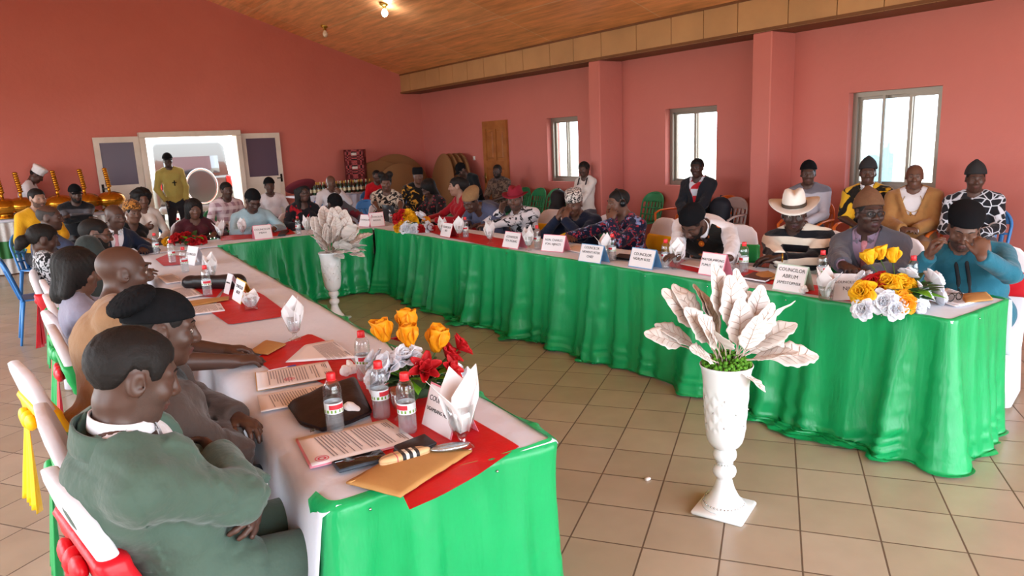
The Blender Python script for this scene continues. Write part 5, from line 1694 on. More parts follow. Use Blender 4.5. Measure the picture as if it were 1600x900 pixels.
for px, py, lab, s in ((690, 605, '', 0), (549, 640, 'crumpled white tissue beside the nearest water bottle', 0.045), (543, 577, 'crumpled tissue behind the printed pages near the flowers', 0.04), (1255, 452, 'crumpled white tissue by the pale green name card', 0.035)):
    if not s: continue
    S = Solid(); c = PZ(px, py, TZ + 0.03)
    for k in range(7): S.ell(c + np.array([RNG.uniform(-1, 1), RNG.uniform(-1, 1), RNG.uniform(-0.7, 0.8)]) * s * 0.55, np.array([0.4, 0.5, 0.35]) * s * RNG.uniform(0.8, 1.3), euler(RNG.random() * 3, RNG.random() * 3, 0), k=0.006)
    S.post.append(lambda P, D: np.maximum(D + 0.003 * (1 - 2 * np.abs(wob(P, 120, 4))), TZ + 0.007 - P[..., 2])); V, F = S.mesh(0.004)
    tag(mesh_obj('crumpled_tissue', V - c, F, M_NAPKIN, loc=c), lab, 'tissue')
# dark shoulder bag lying on the left table, reading glasses on the papers, tablet and laptop
A_, B_ = PZ(298, 441, TZ + 0.05), PZ(372, 440, TZ + 0.06); c = (A_ + B_) / 2
S = Solid(); S.cap(A_, B_, 0.05, 0.058, k=0.02); S.ell(A_, (0.06, 0.06, 0.05), k=0.02); S.post.append(lambda P, D: np.maximum(D + 0.004 * wob(P, 22, 2), TZ + 0.007 - P[..., 2]))
V, F = S.mesh(0.007); r = tag(mesh_obj('shoulder_bag', V - c, F, M_BLACKL, loc=c), 'dark rolled bag lying across the left table behind the napkin glass', 'bag')
mb = MB(None, -c); dd = nrm(B_ - A_); mb.tube([A_ - dd * 0.045 + np.array([0, 0, 0.03 * cos(t)]) + np.cross(dd, (0, 0, 1)) * 0.04 * sin(t) for t in np.linspace(0, 2 * pi, 18, endpoint=False)], 0.006, 6, closed=True); mb.build('pale_trim', mat('pale_bag_trim', '#9a938c', 0.5), r)


def spectacles(lab, c, ex, ey):
    r = thing('spectacles', lab, 'spectacles', tuple(c)); ex, ey = nrm(ex), nrm(ey); up = np.array([0, 0, 1.])
    mb = MB()
    for sg in (-1, 1):
        mb.tube([ex * (sg * 0.033 + 0.027 * cos(t)) + up * (0.022 + 0.020 * sin(t)) for t in np.linspace(0, 2 * pi, 18, endpoint=False)], 0.0026, 6, closed=True)
        mb.tube([ex * sg * 0.062 + up * 0.03, ex * sg * 0.066 + ey * 0.03 + up * 0.028, ex * sg * 0.062 + ey * 0.13 + up * 0.012], 0.0022, 6)
    mb.tube([ex * -0.007 + up * 0.028, up * 0.032, ex * 0.007 + up * 0.028], 0.0022, 6); mb.build('frame', M_FRAME, r)
    mb = MB()
    for sg in (-1, 1): mb.add([ex * (sg * 0.033 + 0.025 * cos(t)) + up * (0.022 + 0.018 * sin(t)) for t in np.linspace(0, 2 * pi, 16, endpoint=False)], [tuple(range(16))])
    mb.build('lens', glassmat('spectacle_lens_glass', '#dfe3e6', 0.0, edge=0.06), r); return r


spectacles('black framed spectacles standing on the papers at the right table end', PZ(1492, 470, TZ + 0.018), np.array([1, -0.2, 0]), np.array([0.2, 1, 0]))
mk = lambda lab, px, m_, nm_, cat, th: None
for lab, px, col, nm_, cat in (('brown leather diary before the man in the striped sweater', [(1178, 428), (1212, 434), (1196, 442), (1160, 436)], '#4a2a1e', 'diary', 'book'),
                               ('black tablet before the man wearing headphones', [(968, 399), (1000, 402), (988, 408), (958, 404)], '#1d1b1f', 'tablet', 'tablet'),
                               ('dark phone by the hand of the man in pale blue', [(440, 362), (452, 361), (446, 368), (434, 369)], '#19181b', 'mobile_phone', 'phone'),
                               ('dark folder before the bald man in the tan jacket', [(262, 462), (276, 468), (248, 475), (240, 468)], '#3a2420', 'folder', 'folder'),
                               ('small dark notebook before the person in the gold headscarf', [(225, 382), (238, 386), (226, 391), (214, 387)], '#241a18', 'notebook', 'book')):
    C = [PZ(x, y, TZ + 0.01) for x, y in px]; c = sum(C) / 4; r = thing(nm_, lab, cat, (c[0], c[1], TZ + 0.009))
    P2 = [(q[0] - c[0], q[1] - c[1]) for q in C]
    if sum(P2[i][0] * P2[(i + 1) % 4][1] - P2[(i + 1) % 4][0] * P2[i][1] for i in range(4)) < 0: P2 = P2[::-1]
    mb = MB(); mb.poly(P2, 0.0, 0.003); mb.poly(P2, 0.014, 0.017); mb.build('cover', mat(nm_ + '_cover', col, 0.4), r, smooth=False)
    mb = MB(); mb.poly([(x * 0.96, y_ * 0.96) for x, y_ in P2], 0.003, 0.014); mb.build('body', M_PAPER if nm_ in ('diary', 'notebook', 'folder') else mat('dark_device', '#0f0f11', 0.2), r, smooth=False)
c = PZ(674, 350, TZ); r = thing('laptop', 'open black laptop before the woman with long dark hair', 'laptop', (4.28, 8.42, TZ + 0.004), rz=0.0)
mb = MB(); mb.box((0, 0, 0.009), (0.23, 0.33, 0.016), bev=0.004); mb.build('keyboard_base', mat('laptop_shell', '#1c1c20', 0.4), r)
mb = MB(); mb.box((-0.135, 0, 0.12), (0.010, 0.33, 0.22), R=rotm('Y', -0.2), bev=0.003); mb.build('screen_lid', mat('laptop_shell', '#1c1c20', 0.4), r)


# ================================================================== flowers
def petal_fn(L, W, cup, curl, base=0.15):
    def fn(u, v):
        w = W * (sin(pi * min(1, (base + (1 - base) * v) * 0.98)) ** 0.7) if v < 1 else 0.002
        w = W * max(0.03, (sin(pi * (0.12 + 0.80 * v))) ** 0.8)
        x = (u - 0.5) * 2 * w
        return np.array([x, L * v * cos(curl * v), cup * (4 * x * x / (W * W + 1e-9) * 0.25) * L + L * sin(curl * v) * 0.9 * v])
    return fn


def bloom(name, m, kind, seed, R=0.045, parent=None):
    """One artificial flower head, axis +Z."""
    rr = random.Random(seed); mb = MB()
    def add(n, L, W, tilt, curl, cup, r0, z0, ph):
        for i in range(n):
            a = 2 * pi * i / n + ph + rr.uniform(-0.12, 0.12); f_ = petal_fn(L * rr.uniform(0.92, 1.08), W, cup, curl)
            ca, sa = cos(a), sin(a); ct, st = cos(tilt + rr.uniform(-0.1, 0.1)), sin(tilt)
            def g(u, v, ca=ca, sa=sa, ct=ct, st=st, f_=f_):
                x, y, z = f_(u, v); y, z = y * ct - z * st, y * st + z * ct
                y += r0; return (x * ca - y * sa, x * sa + y * ca, z + z0)
            mb.grid(g, 6, 7, thick=0.0008)
    if kind == 'rose':
        for k, (n, tl) in enumerate(((3, 1.35), (4, 1.15), (5, 0.95), (5, 0.7), (6, 0.35))):
            add(n, R * (0.75 + 0.09 * k), R * (0.42 + 0.06 * k), tl, -0.15 * k, 0.5, R * 0.06 * k, -R * 0.1 * k, k * 0.7)
    elif kind == 'tulip':
        add(3, R * 1.75, R * 0.72, 1.32, 0.28, 0.6, R * 0.22, 0, 0.3); add(3, R * 1.85, R * 0.8, 1.18, 0.10, 0.55, R * 0.32, -R * 0.05, 1.35)
    elif kind == 'lily':
        add(6, R * 1.35, R * 0.36, 0.55, 0.0, 0.3, R * 0.1, 0, 0); add(5, R * 0.95, R * 0.30, 0.95, 0.1, 0.3, R * 0.05, R * 0.05, 0.5)
    elif kind == 'peony':
        add(5, R * 0.6, R * 0.4, 1.2, 0.2, 0.5, 0.0, 0.0, 0); add(7, R * 0.9, R * 0.48, 0.85, 0.1, 0.4, R * 0.1, -R * 0.1, 0.4); add(8, R * 1.1, R * 0.52, 0.35, -0.1, 0.3, R * 0.12, -R * 0.2, 0.1)
    return mb.build(name, m, parent)


M_YEL = mat('yellow_petal', '#f2c21a', 0.6, '#e9a70f', nscale=40, transl=0.25); M_ORG = mat('orange_petal', '#f5a510', 0.6, '#e88f08', nscale=40, transl=0.25)
M_REDP = mat('red_petal', '#c8141c', 0.6, '#a80d16', nscale=40, transl=0.2); M_WHP = mat('white_petal', '#ececf2', 0.65, transl=0.25)
M_LEAFD = mat('dark_green_leaf', '#24401f', 0.55, '#35552a', nscale=30); M_LEAFB = mat('bright_green_leaf', '#79b52a', 0.55, '#5d9a20', nscale=30, transl=0.2)
M_STEMG = mat('green_stem', '#3e5a24', 0.6)


def leaf_mb(L, W, bend=0.5, serr=0.0):
    mb = MB()
    def fn(u, v):
        w = W * max(0.02, sin(pi * v ** 0.8) ** 0.9) * (1 - serr * abs(sin(v * 20)))
        x = (u - 0.5) * 2 * w
        return (x, L * v * cos(bend * v * 0.6), 0.25 * abs(x) + L * v * sin(-bend * v) * 0.8)
    mb.grid(fn, 6, 12, thick=0.0008); return mb


def orient(o, pos, direction, spin=0.0):
    d = Vector(direction).normalized()
    o.rotation_mode = 'QUATERNION'; o.rotation_quaternion = d.to_track_quat('Z', 'Y') @ Vector((0, 0, 1)).rotation_difference(Vector((0, 0, 1)))
    q = d.to_track_quat('Z', 'Y'); from mathutils import Quaternion
    o.rotation_quaternion = q @ Quaternion((0, 0, 1), spin); o.location = pos


def leaf_orient(o, pos, direction, up=(0, 0, 1)):
    y = Vector(direction).normalized(); z = Vector(up); z = (z - y * z.dot(y)).normalized(); x = y.cross(z)
    o.rotation_mode = 'QUATERNION'; o.rotation_quaternion = Matrix(((x[0], y[0], z[0]), (x[1], y[1], z[1]), (x[2], y[2], z[2]))).to_quaternion(); o.location = pos


PROTO = {}


def clone_part(key, maker, parent):
    if key not in PROTO:
        o = maker(); PROTO[key] = o; o.parent = parent; return o
    c = PROTO[key].copy(); COL.objects.link(c); c.parent = parent; return c


def arrangement(lab, px, py, radius, blooms, seed, big=1.0, nleaf=16):
    """Artificial table flowers: a dark green mound with heads placed by their own offsets (x, y, z from the base)."""
    rr = random.Random(seed); p = PZ(px, py, TZ + 0.006)
    r = thing('flower_arrangement', lab, 'flowers', tuple(p), group='artificial flower arrangements')
    mb = MB(); mb.lathe([(0.0, 0.0), (radius * 0.42, 0.0), (radius * 0.5, 0.02), (radius * 0.46, 0.05), (0.0, 0.06)], 20); mb.build('basket', mat('dark_basket', '#2b3a22', 0.7), r)
    for i, (x, y_, z, kind, m, R) in enumerate(blooms):
        nm_ = {'rose': 'rose', 'tulip': 'tulip', 'lily': 'lily', 'peony': 'peony'}[kind]
        o = clone_part((kind, m.name), lambda: bloom(nm_, m, kind, seed + i, 0.045, None), r)
        R *= big; d = Vector((x, y_, max(z, 0.03) * (0.8 if kind != 'tulip' else 2.2))); d = d + Vector((-0.05, -0.35, 0.15)) * d.length * (0.5 if kind != 'tulip' else 0.0)
        orient(o, (x, y_, z), d, rr.uniform(0, 6.28)); s = R / 0.045; o.scale = (s, s, s)
        mb = MB(); mb.tube([(0, 0, 0.03), (x * 0.5, y_ * 0.5, z * 0.6), (x, y_, z - 0.004)], 0.003, 5); mb.build('stem', M_STEMG, r)
    for i in range(nleaf):
        a = 2 * pi * i / nleaf + rr.uniform(-0.2, 0.2); el = rr.uniform(-0.05, 0.9)
        bright = i % 4 == 0; sz_ = 1.0
        o = clone_part(('leafb' if bright else 'leaf',), lambda: leaf_mb(0.10, 0.028, 0.5, 0.15).build('leaf', M_LEAFB if bright else M_LEAFD), r)
        d = Vector((cos(a) * cos(el), sin(a) * cos(el), sin(el) + 0.15)); s = rr.uniform(0.8, 1.25) * radius / 0.14
        leaf_orient(o, Vector((cos(a), sin(a), 0)) * radius * 0.35 + Vector((0, 0, 0.035 + 0.05 * rr.random())), d); o.scale = (s, s, s)
    return r


# right direction / depth direction at the camera, for laying heads out across the mound
ER, EF = np.array([cos(YAW), -sin(YAW)]), np.array([sin(YAW), cos(YAW)])


def spots(px, py, lst):
    """Heads given by their picture position and how far in front (-) or behind (+) the mound's axis they sit."""
    base = PZ(px, py, TZ + 0.006); out = []
    for (x, y, dep, kind, m, R) in lst:
        d = ray(x, y); dist = (base[:2] @ EF + dep) / (d[:2] @ EF); q = d * dist + np.array([0, 0, CAM_H])
        v = q - base; out.append((v[0], v[1], max(v[2], 0.03), kind, m, R))
    return out


arrangement('arrangement of orange tulips with red lilies and white blooms on the left table', 655, 615, 0.15, spots(655, 615, [
    (603, 532, -0.02, 'tulip', M_ORG, 0.036), (638, 517, 0.02, 'tulip', M_ORG, 0.036), (640, 540, -0.03, 'tulip', M_ORG, 0.036), (681, 548, 0.0, 'tulip', M_ORG, 0.040),
    (662, 580, -0.09, 'lily', M_REDP, 0.040), (715, 545, 0.05, 'lily', M_REDP, 0.036), (697, 558, 0.02, 'lily', M_REDP, 0.038), (700, 580, -0.04, 'lily', M_REDP, 0.034), (632, 535, 0.06, 'lily', M_REDP, 0.03),
    (605, 573, -0.07, 'peony', M_WHP, 0.045), (590, 592, -0.09, 'peony', M_WHP, 0.04), (635, 557, -0.05, 'peony', M_WHP, 0.042), (585, 562, 0.03, 'peony', M_WHP, 0.035), (722, 588, 0.02, 'peony', M_WHP, 0.035)]), 3, big=1.32, nleaf=40)
arrangement('arrangement of yellow roses and white peonies at the near end of the right table', 1402, 478, 0.19, spots(1402, 478, [
    (1360, 412, 0.03, 'tulip', M_YEL, 0.040), (1395, 410, 0.06, 'tulip', M_YEL, 0.040), (1376, 405, 0.05, 'tulip', M_YEL, 0.036),
    (1345, 456, -0.12, 'rose', M_YEL, 0.052), (1386, 442, -0.06, 'rose', M_YEL, 0.055), (1407, 440, -0.02, 'rose', M_YEL, 0.05), (1422, 444, 0.0, 'rose', M_YEL, 0.04), (1411, 473, -0.16, 'rose', M_ORG, 0.055), (1392, 460, -0.12, 'rose', M_YEL, 0.042),
    (1362, 443, -0.03, 'rose', M_REDP, 0.05), (1374, 434, 0.02, 'rose', M_REDP, 0.042),
    (1441, 462, -0.04, 'peony', M_WHP, 0.06), (1457, 440, 0.05, 'peony', M_WHP, 0.058), (1430, 485, -0.14, 'peony', M_WHP, 0.05), (1381, 471, -0.14, 'peony', M_WHP, 0.055), (1398, 488, -0.17, 'peony', M_WHP, 0.05), (1348, 484, -0.15, 'peony', M_WHP, 0.048), (1352, 470, -0.10, 'peony', M_WHP, 0.045), (1420, 430, 0.08, 'peony', M_WHP, 0.045), (1464, 466, 0.02, 'peony', M_WHP, 0.05), (1350, 436, 0.05, 'peony', M_WHP, 0.045)]), 5, big=1.12, nleaf=40)
arrangement('arrangement of red yellow and white flowers at the far corner of the right table', 644, 362, 0.16, spots(644, 362, [
    (621, 340, -0.02, 'rose', M_REDP, 0.075), (628, 332, 0.03, 'rose', M_REDP, 0.06), (638, 333, 0.02, 'rose', M_YEL, 0.07), (643, 342, -0.05, 'rose', M_YEL, 0.075), (628, 350, -0.08, 'rose', M_YEL, 0.06), (620, 356, -0.08, 'rose', M_YEL, 0.05),
    (634, 356, -0.12, 'peony', M_WHP, 0.07), (645, 358, -0.12, 'peony', M_WHP, 0.07), (657, 338, 0.0, 'peony', M_WHP, 0.07), (669, 356, -0.08, 'peony', M_WHP, 0.07), (667, 344, 0.02, 'rose', M_ORG, 0.055), (660, 358, -0.1, 'rose', M_REDP, 0.05), (676, 360, -0.05, 'rose', M_REDP, 0.05)]), 7, nleaf=18)
arrangement('small arrangement of red roses and green sprigs at the far left corner', 300, 382, 0.16, spots(300, 382, [
    (272, 372, -0.05, 'rose', M_REDP, 0.06), (284, 370, 0.0, 'rose', M_REDP, 0.06), (302, 377, -0.06, 'rose', M_REDP, 0.065), (318, 374, -0.02, 'rose', M_REDP, 0.05), (292, 366, 0.05, 'rose', M_REDP, 0.045), (258, 378, -0.02, 'rose', M_YEL, 0.05)]), 9, nleaf=20)

# ================================================================== tall white pedestal vases
M_CER = mat('white_glazed_ceramic', '#e6e3e4', 0.22, spec=0.6, coat=0.3)
M_WLEAF = mat('white_felt_leaf', '#ece4df', 0.75, '#dfd5cf', nscale=14, transl=0.2, bump=0.4, bscale=50)
M_VEIN = mat('leaf_vein', '#b79d8f', 0.7)


def white_leaf_parts(parent, seed):
    rr = random.Random(seed); mb = MB(); L, W = 0.22, 0.060
    def edge(v): return W * (0.10 + 0.90 * sin(pi * max(0, (v - 0.22) / 0.78) ** 0.85) ** 0.75 if v > 0.22 else 0.06 + 0.08 * v) * (1 + 0.07 * sin(v * 40))
    def zz(x, v): return -0.14 * v * v * 0.22 + 0.22 * abs(x) * (0.7 + 0.3 * sin(v * 11)) + 0.002 * sin(v * 26 + 40 * x)
    def fn(u, v):
        x = (u - 0.5) * 2 * edge(v); return (x, L * v, zz(x, v))
    mb.grid(fn, 8, 26, thick=0.0012); o = mb.build('leaf', M_WLEAF, parent)
    vb = MB(); vb.tube([(0, L * v, zz(0, v) + 0.0012) for v in np.linspace(0, 0.96, 12)], [0.0026 * (1 - 0.7 * k / 11) for k in range(12)], 6)
    for k in range(5):
        v = 0.34 + 0.11 * k
        for sg in (-1, 1):
            e = edge(min(1, v + 0.10)) * 0.75
            vb.tube([(0, L * v, zz(0, v) + 0.0014), (sg * e * 0.5, L * (v + 0.06), zz(sg * e * 0.5, v + 0.06) + 0.0014), (sg * e, L * (v + 0.10), zz(sg * e, v + 0.10) + 0.0012)], 0.0009, 4)
    vb.build('vein', M_VEIN, o)
    return o


def vase_body(lab):
    r = thing('pedestal_vase', lab, 'vase', group='tall white vases between the tables')
    mb = MB(); mb.box((0, 0, 0.012), (0.235, 0.235, 0.024), bev=0.008); mb.build('base_plate', M_CER, r)
    mb = MB(); mb.lathe([(0.098, 0.024), (0.100, 0.032), (0.094, 0.040), (0.086, 0.050), (0.066, 0.075), (0.046, 0.115), (0.035, 0.155), (0.033, 0.165), (0.040, 0.172), (0.049, 0.182), (0.053, 0.198), (0.049, 0.214), (0.038, 0.224), (0.033, 0.229), (0.035, 0.232), (0.035, 0.240), (0.033, 0.243), (0.040, 0.250), (0.050, 0.262), (0.053, 0.280), (0.049, 0.297), (0.038, 0.306), (0.0, 0.308)], 40); mb.build('stem', M_CER, r)
    mb = MB()
    def quilt(p, t, rr, z):
        k = 1.0
        if 0.40 < z < 0.60 and rr > 0.07:
            a = abs(sin(t * 6 + (z - 0.4) * 42)); b_ = abs(sin(t * 6 - (z - 0.4) * 42)); k = 1 + 0.07 * (min(a, b_) ** 0.45 - 0.55)
        return (p[0] * k, p[1] * k, p[2])
    prof = [(0.0, 0.302), (0.036, 0.304), (0.046, 0.310), (0.064, 0.324), (0.077, 0.345), (0.084, 0.372), (0.0865, 0.395)] + [(0.087 + 0.012 * k / 24, 0.40 + 0.2 * k / 24) for k in range(25)] + [(0.100, 0.61), (0.103, 0.65), (0.110, 0.685), (0.116, 0.70), (0.114, 0.705), (0.106, 0.69), (0.096, 0.62), (0.0, 0.60)]
    mb.lathe(prof, 96, warp=quilt); bo = mb.build('bowl', M_CER, r)
    for j in range(3):
        for i in range(6):
            t = pi / 6 * (2 * i + (j % 2)) + 0.26; z = 0.437 + j * 0.0625 - 0.0; rd = 0.0915 + 0.004 * j
            s = MB(); s.ball((rd * cos(t), rd * sin(t), z), 0.0042, 8); s.build('stud', M_STEEL, bo)
    mb = MB()
    for i in range(36):
        t = 2 * pi * i / 36; mb.ball((0.091 * cos(t), 0.091 * sin(t), 0.046), 0.0042, 6)
        if i % 2 == 0: mb.ball((0.0355 * cos(t), 0.0355 * sin(t), 0.236), 0.0038, 6)
    mb.build('jewelled_band', M_STEEL, r)
    return r


def moss(parent, seed):
    rr = random.Random(seed); mb = MB()
    for i in range(420):
        a, q = rr.uniform(0, 2 * pi), sqrt(rr.random()) * 0.105; z = 0.695 + 0.075 * (1 - (q / 0.115) ** 2) * rr.random()
        mb.ball((q * cos(a), q * sin(a), z), rr.uniform(0.005, 0.010), 5)
    o = mb.build('moss', mat('bright_moss', '#5a8f22', 0.8, '#3f7016', nscale=60), parent); tag(o, kind='stuff'); return o


def leaf_dir_px(base, px, py, dep):
    d = ray(px, py); dist = (base[:2] @ EF + dep) / (d[:2] @ EF); return d * dist + np.array([0, 0, CAM_H])


VB = PZ(1131, 797, 0.0)
v1 = vase_body('tall white quilted pedestal vase of white leaves, the nearer one, on the open tiles'); v1.location = tuple(VB); v1.rotation_euler = (0, 0, radians(20))
moss(v1, 1)
tipsA = [(1030, 500, 0.0, 1.0), (1012, 514, -0.06, .9), (1045, 447, 0.02, 1.2), (1062, 440, 0.06, 1.2), (1128, 410, 0.0, 1.25), (1150, 432, -0.03, 1.2), (1200, 448, 0.06, 1.1), (1232, 462, 0.03, 1.15), (1240, 497, 0.0, 1.1), (1280, 545, 0.02, 1.2), (1245, 540, -0.10, 1.0), (1200, 605, -0.16, .85), (1110, 455, 0.10, 1.1), (1080, 480, -0.10, 1.0), (1103, 492, -0.14, 1.0), (1165, 470, -0.08, 1.1), (1180, 455, 0.12, 1.1), (1215, 480, -0.08, 1.0), (1085, 540, -0.16, .8), (1130, 515, -0.20, .8), (1095, 440, 0.14, 1.1), (1145, 445, 0.16, 1.1), (1050, 522, -0.02, .8), (1225, 520, 0.10, 1.0), (1190, 500, -0.15, .9), (1160, 420, 0.08, 1.0)]


def leaves_for(v, base, tips, seed, rot):
    rr = random.Random(seed); Ri = rotm('Z', -rot); proto = None
    for (x, y, dep, s) in tips:
        q = Ri @ (leaf_dir_px(base, x, y, dep) - base)
        a = atan2(q[1], q[0]); root_ = np.array([0.05 * cos(a) * rr.random(), 0.05 * sin(a) * rr.random(), 0.70])
        d = q - root_; Ld = np.linalg.norm(d)
        if proto is None: o = proto = white_leaf_parts(v, seed)
        else:
            o = proto.copy(); COL.objects.link(o); o.parent = v
            for g in proto.children: c = g.copy(); COL.objects.link(c); c.parent = o
        side = Vector(d).cross(Vector((0, 0, 1))); up = (0.35 * q[0] + rr.uniform(-0.4, 0.4), 0.35 * q[1] + rr.uniform(-0.4, 0.4) - 0.5, 1)
        if abs(d[2]) > 0.8 * Ld: up = (-0.4 + rr.uniform(-.5, .5), -1, 0.2)
        start = root_ + d * max(0, 1 - 0.235 * s / Ld)
        leaf_orient(o, Vector(start), Vector(d), up); k = min(Ld, 0.235 * s) / 0.22; o.scale = (s * 1.15, k, k)
        st = MB(); st.tube([root_ - np.array([0, 0, 0.03]), root_ + (start - root_) * 0.5 + np.array([0, 0, 0.01]), start + (d / Ld) * 0.02], 0.0026, 5); st.build('leaf_stalk', M_VEIN, v)


leaves_for(v1, VB, tipsA, 3, radians(20))
VB2 = PZ(525, 500, 0.0)
v2 = dup(v1, tuple(VB2), radians(35), label='tall white pedestal vase of bunched white petals, the farther one, before the cross table')
for o in list(v2.children):
    if o.name.split('.')[0] in ('leaf', 'leaf_stalk', 'moss'):
        for g in list(o.children): bpy.data.objects.remove(g)
        bpy.data.objects.remove(o)
v2.scale = (1.0, 1.0, 1.0)
tipsB = [(497, 338, 0, 1.1), (505, 325, .05, 1.2), (512, 350, -.1, 1), (520, 330, -.05, 1.2), (535, 328, .05, 1.2), (548, 340, 0, 1.2), (556, 352, .05, 1.2), (575, 362, 0, 1.2), (572, 378, -.1, 1.1), (560, 388, -.15, 1), (535, 392, -.2, .8), (510, 388, -.2, .8), (498, 370, -.1, 1), (494, 358, 0, 1), (525, 355, -.2, 1), (545, 365, -.2, 1), (515, 345, .12, 1.2), (540, 345, .15, 1.2), (562, 370, .1, 1.1), (528, 340, -.12, 1.1), (505, 378, -.15, .9), (550, 378, -.18, 1), (500, 345, .1, 1.1), (530, 322, .1, 1.2)]
tipsB += [(x + RNG.uniform(-12, 12), y + RNG.uniform(-10, 10), d + RNG.uniform(-.06, .06), s * 0.9) for x, y, d, s in tipsB[:18]]
leaves_for(v2, VB2, tipsB, 5, radians(35))
mp_ = PZ(1012, 750, 0.0); mb = MB(); mb.box((0, 0, 0.006), (0.03, 0.02, 0.012), bev=0.003); o = tag(mb.build('paper_scrap', M_NAPKIN), 'tiny white paper scrap on the floor tiles left of the near vase', 'paper scrap'); o.location = tuple(mp_)
# ================================================================== chairs
M_COVER = mat('white_chair_cover', '#dfdbe0', 0.8, '#d3cfd6', nscale=5, bump=0.3, bscale=12, sheen=0.15)


def rrect(w, d, r, n=6):
    P = []
    for (sx, sy, a0) in ((1, 1, 0), (-1, 1, pi / 2), (-1, -1, pi), (1, -1, 1.5 * pi)):
        for k in range(n): t = a0 + pi / 2 * k / (n - 1); P.append((sx * (w / 2 - r) + r * cos(t), sy * (d / 2 - r) + r * sin(t)))
    return P


def loft(mb, rings, mi=0, cap=True):
    n = len(rings[0]); V = [p for r in rings for p in r]
    F = [(i * n + j, i * n + (j + 1) % n, (i + 1) * n + (j + 1) % n, (i + 1) * n + j) for i in range(len(rings) - 1) for j in range(n)]
    if cap: F += [tuple(range(n - 1, -1, -1)), tuple((len(rings) - 1) * n + j for j in range(n))]
    return mb.add(V, F, mi)


def back_x(z): return -0.17 - max(0, z - 0.40) * 0.26       # the back leans away


def make_cover(sash, two=None):
    """Plastic chair under a white stretch cover with a satin sash tied behind; faces +X."""
    r = thing('covered_chair', '-', 'chair')
    mb = MB()
    loft(mb, [[(x + 0.02, y, z) for x, y in rrect(*s)] for s, z in (((0.47, 0.47, 0.06), 0.02), ((0.445, 0.445, 0.06), 0.25), ((0.43, 0.43, 0.07), 0.42), ((0.41, 0.41, 0.08), 0.445), ((0.30, 0.30, 0.08), 0.45))])
    mb.build('seat_cover', M_COVER, r)
    mb = MB(); rings = []
    for z, w, d in ((0.03, 0.44, 0.05), (0.25, 0.43, 0.05), (0.46, 0.44, 0.06), (0.62, 0.44, 0.055), (0.78, 0.42, 0.05), (0.86, 0.38, 0.048), (0.905, 0.29, 0.042), (0.925, 0.16, 0.03)):
        rings.append([(back_x(z) + y, x, z) for x, y in rrect(w, d, min(w, d) * 0.45)])
    loft(mb, rings); mb.build('back_cover', M_COVER, r)
    mb = MB(); rings = []
    for z, e in ((0.615, 0.004), (0.63, 0.014), (0.66, 0.012), (0.69, 0.016), (0.72, 0.012), (0.75, 0.014), (0.765, 0.004)):
        w = 0.44 - 0.02 * (z - 0.62) / 0.16
        rings.append([(back_x(z) + y, x, z) for x, y in rrect(w + 2 * e, 0.055 + 2 * e, 0.03)])
    loft(mb, rings); sa = mb.build('sash', sash, r)
    mb = MB(); kx = back_x(0.69) - 0.055
    mb.ball((kx, 0.0, 0.69), (0.032, 0.035, 0.04), 12); mb.build('bow_knot', two or sash, sa)
    for sg in (-1, 1):
        mb = MB(); y0 = 0.0
        def tailf(u, v, sg=sg):
            L = 0.34 * v; w = 0.03 + 0.075 * v ** 0.7
            return (kx - 0.012 - 0.03 * v + 0.016 * v * sin(u * 11 + sg), sg * (0.012 + 0.045 * v) + (u - 0.5) * 2 * w * 0.85, 0.69 - L - 0.03 * u * v)
        mb.grid(tailf, 12, 14, thick=0.002); mb.build('bow_tail', two or sash, sa)
        mb = MB(); mb.ball((kx - 0.006, sg * 0.055, 0.693), (0.022, 0.052, 0.034), 12, R=euler(sg * 0.25, 0, 0)); mb.build('bow_loop', two or sash, sa)
    return r


M_SR, M_SY, M_SG = mat('red_sash_satin', '#cf1020', 0.4, '#b80c1a', bump=0.3, bscale=25), mat('yellow_sash_satin', '#f0c010', 0.45, '#e0b008', bump=0.3, bscale=25), mat('green_sash_satin', '#109a4c', 0.4, '#0c8a40', bump=0.3, bscale=25)
CR_, CY_, CG_ = make_cover(M_SR), make_cover(M_SY), make_cover(M_SG)
CRG_ = make_cover(M_SG, M_SR)


def seat_at(root, x, y, face, label, group='white covered chairs with satin sashes', scale=None):
    rz = radians(face)
    if root.name in _used: return dup(root, (x, y, 0), rz, label, group, scale)
    _used.add(root.name); root.location = (x, y, 0); root.rotation_euler = (0, 0, rz); root['label'] = label; root['group'] = group
    return root


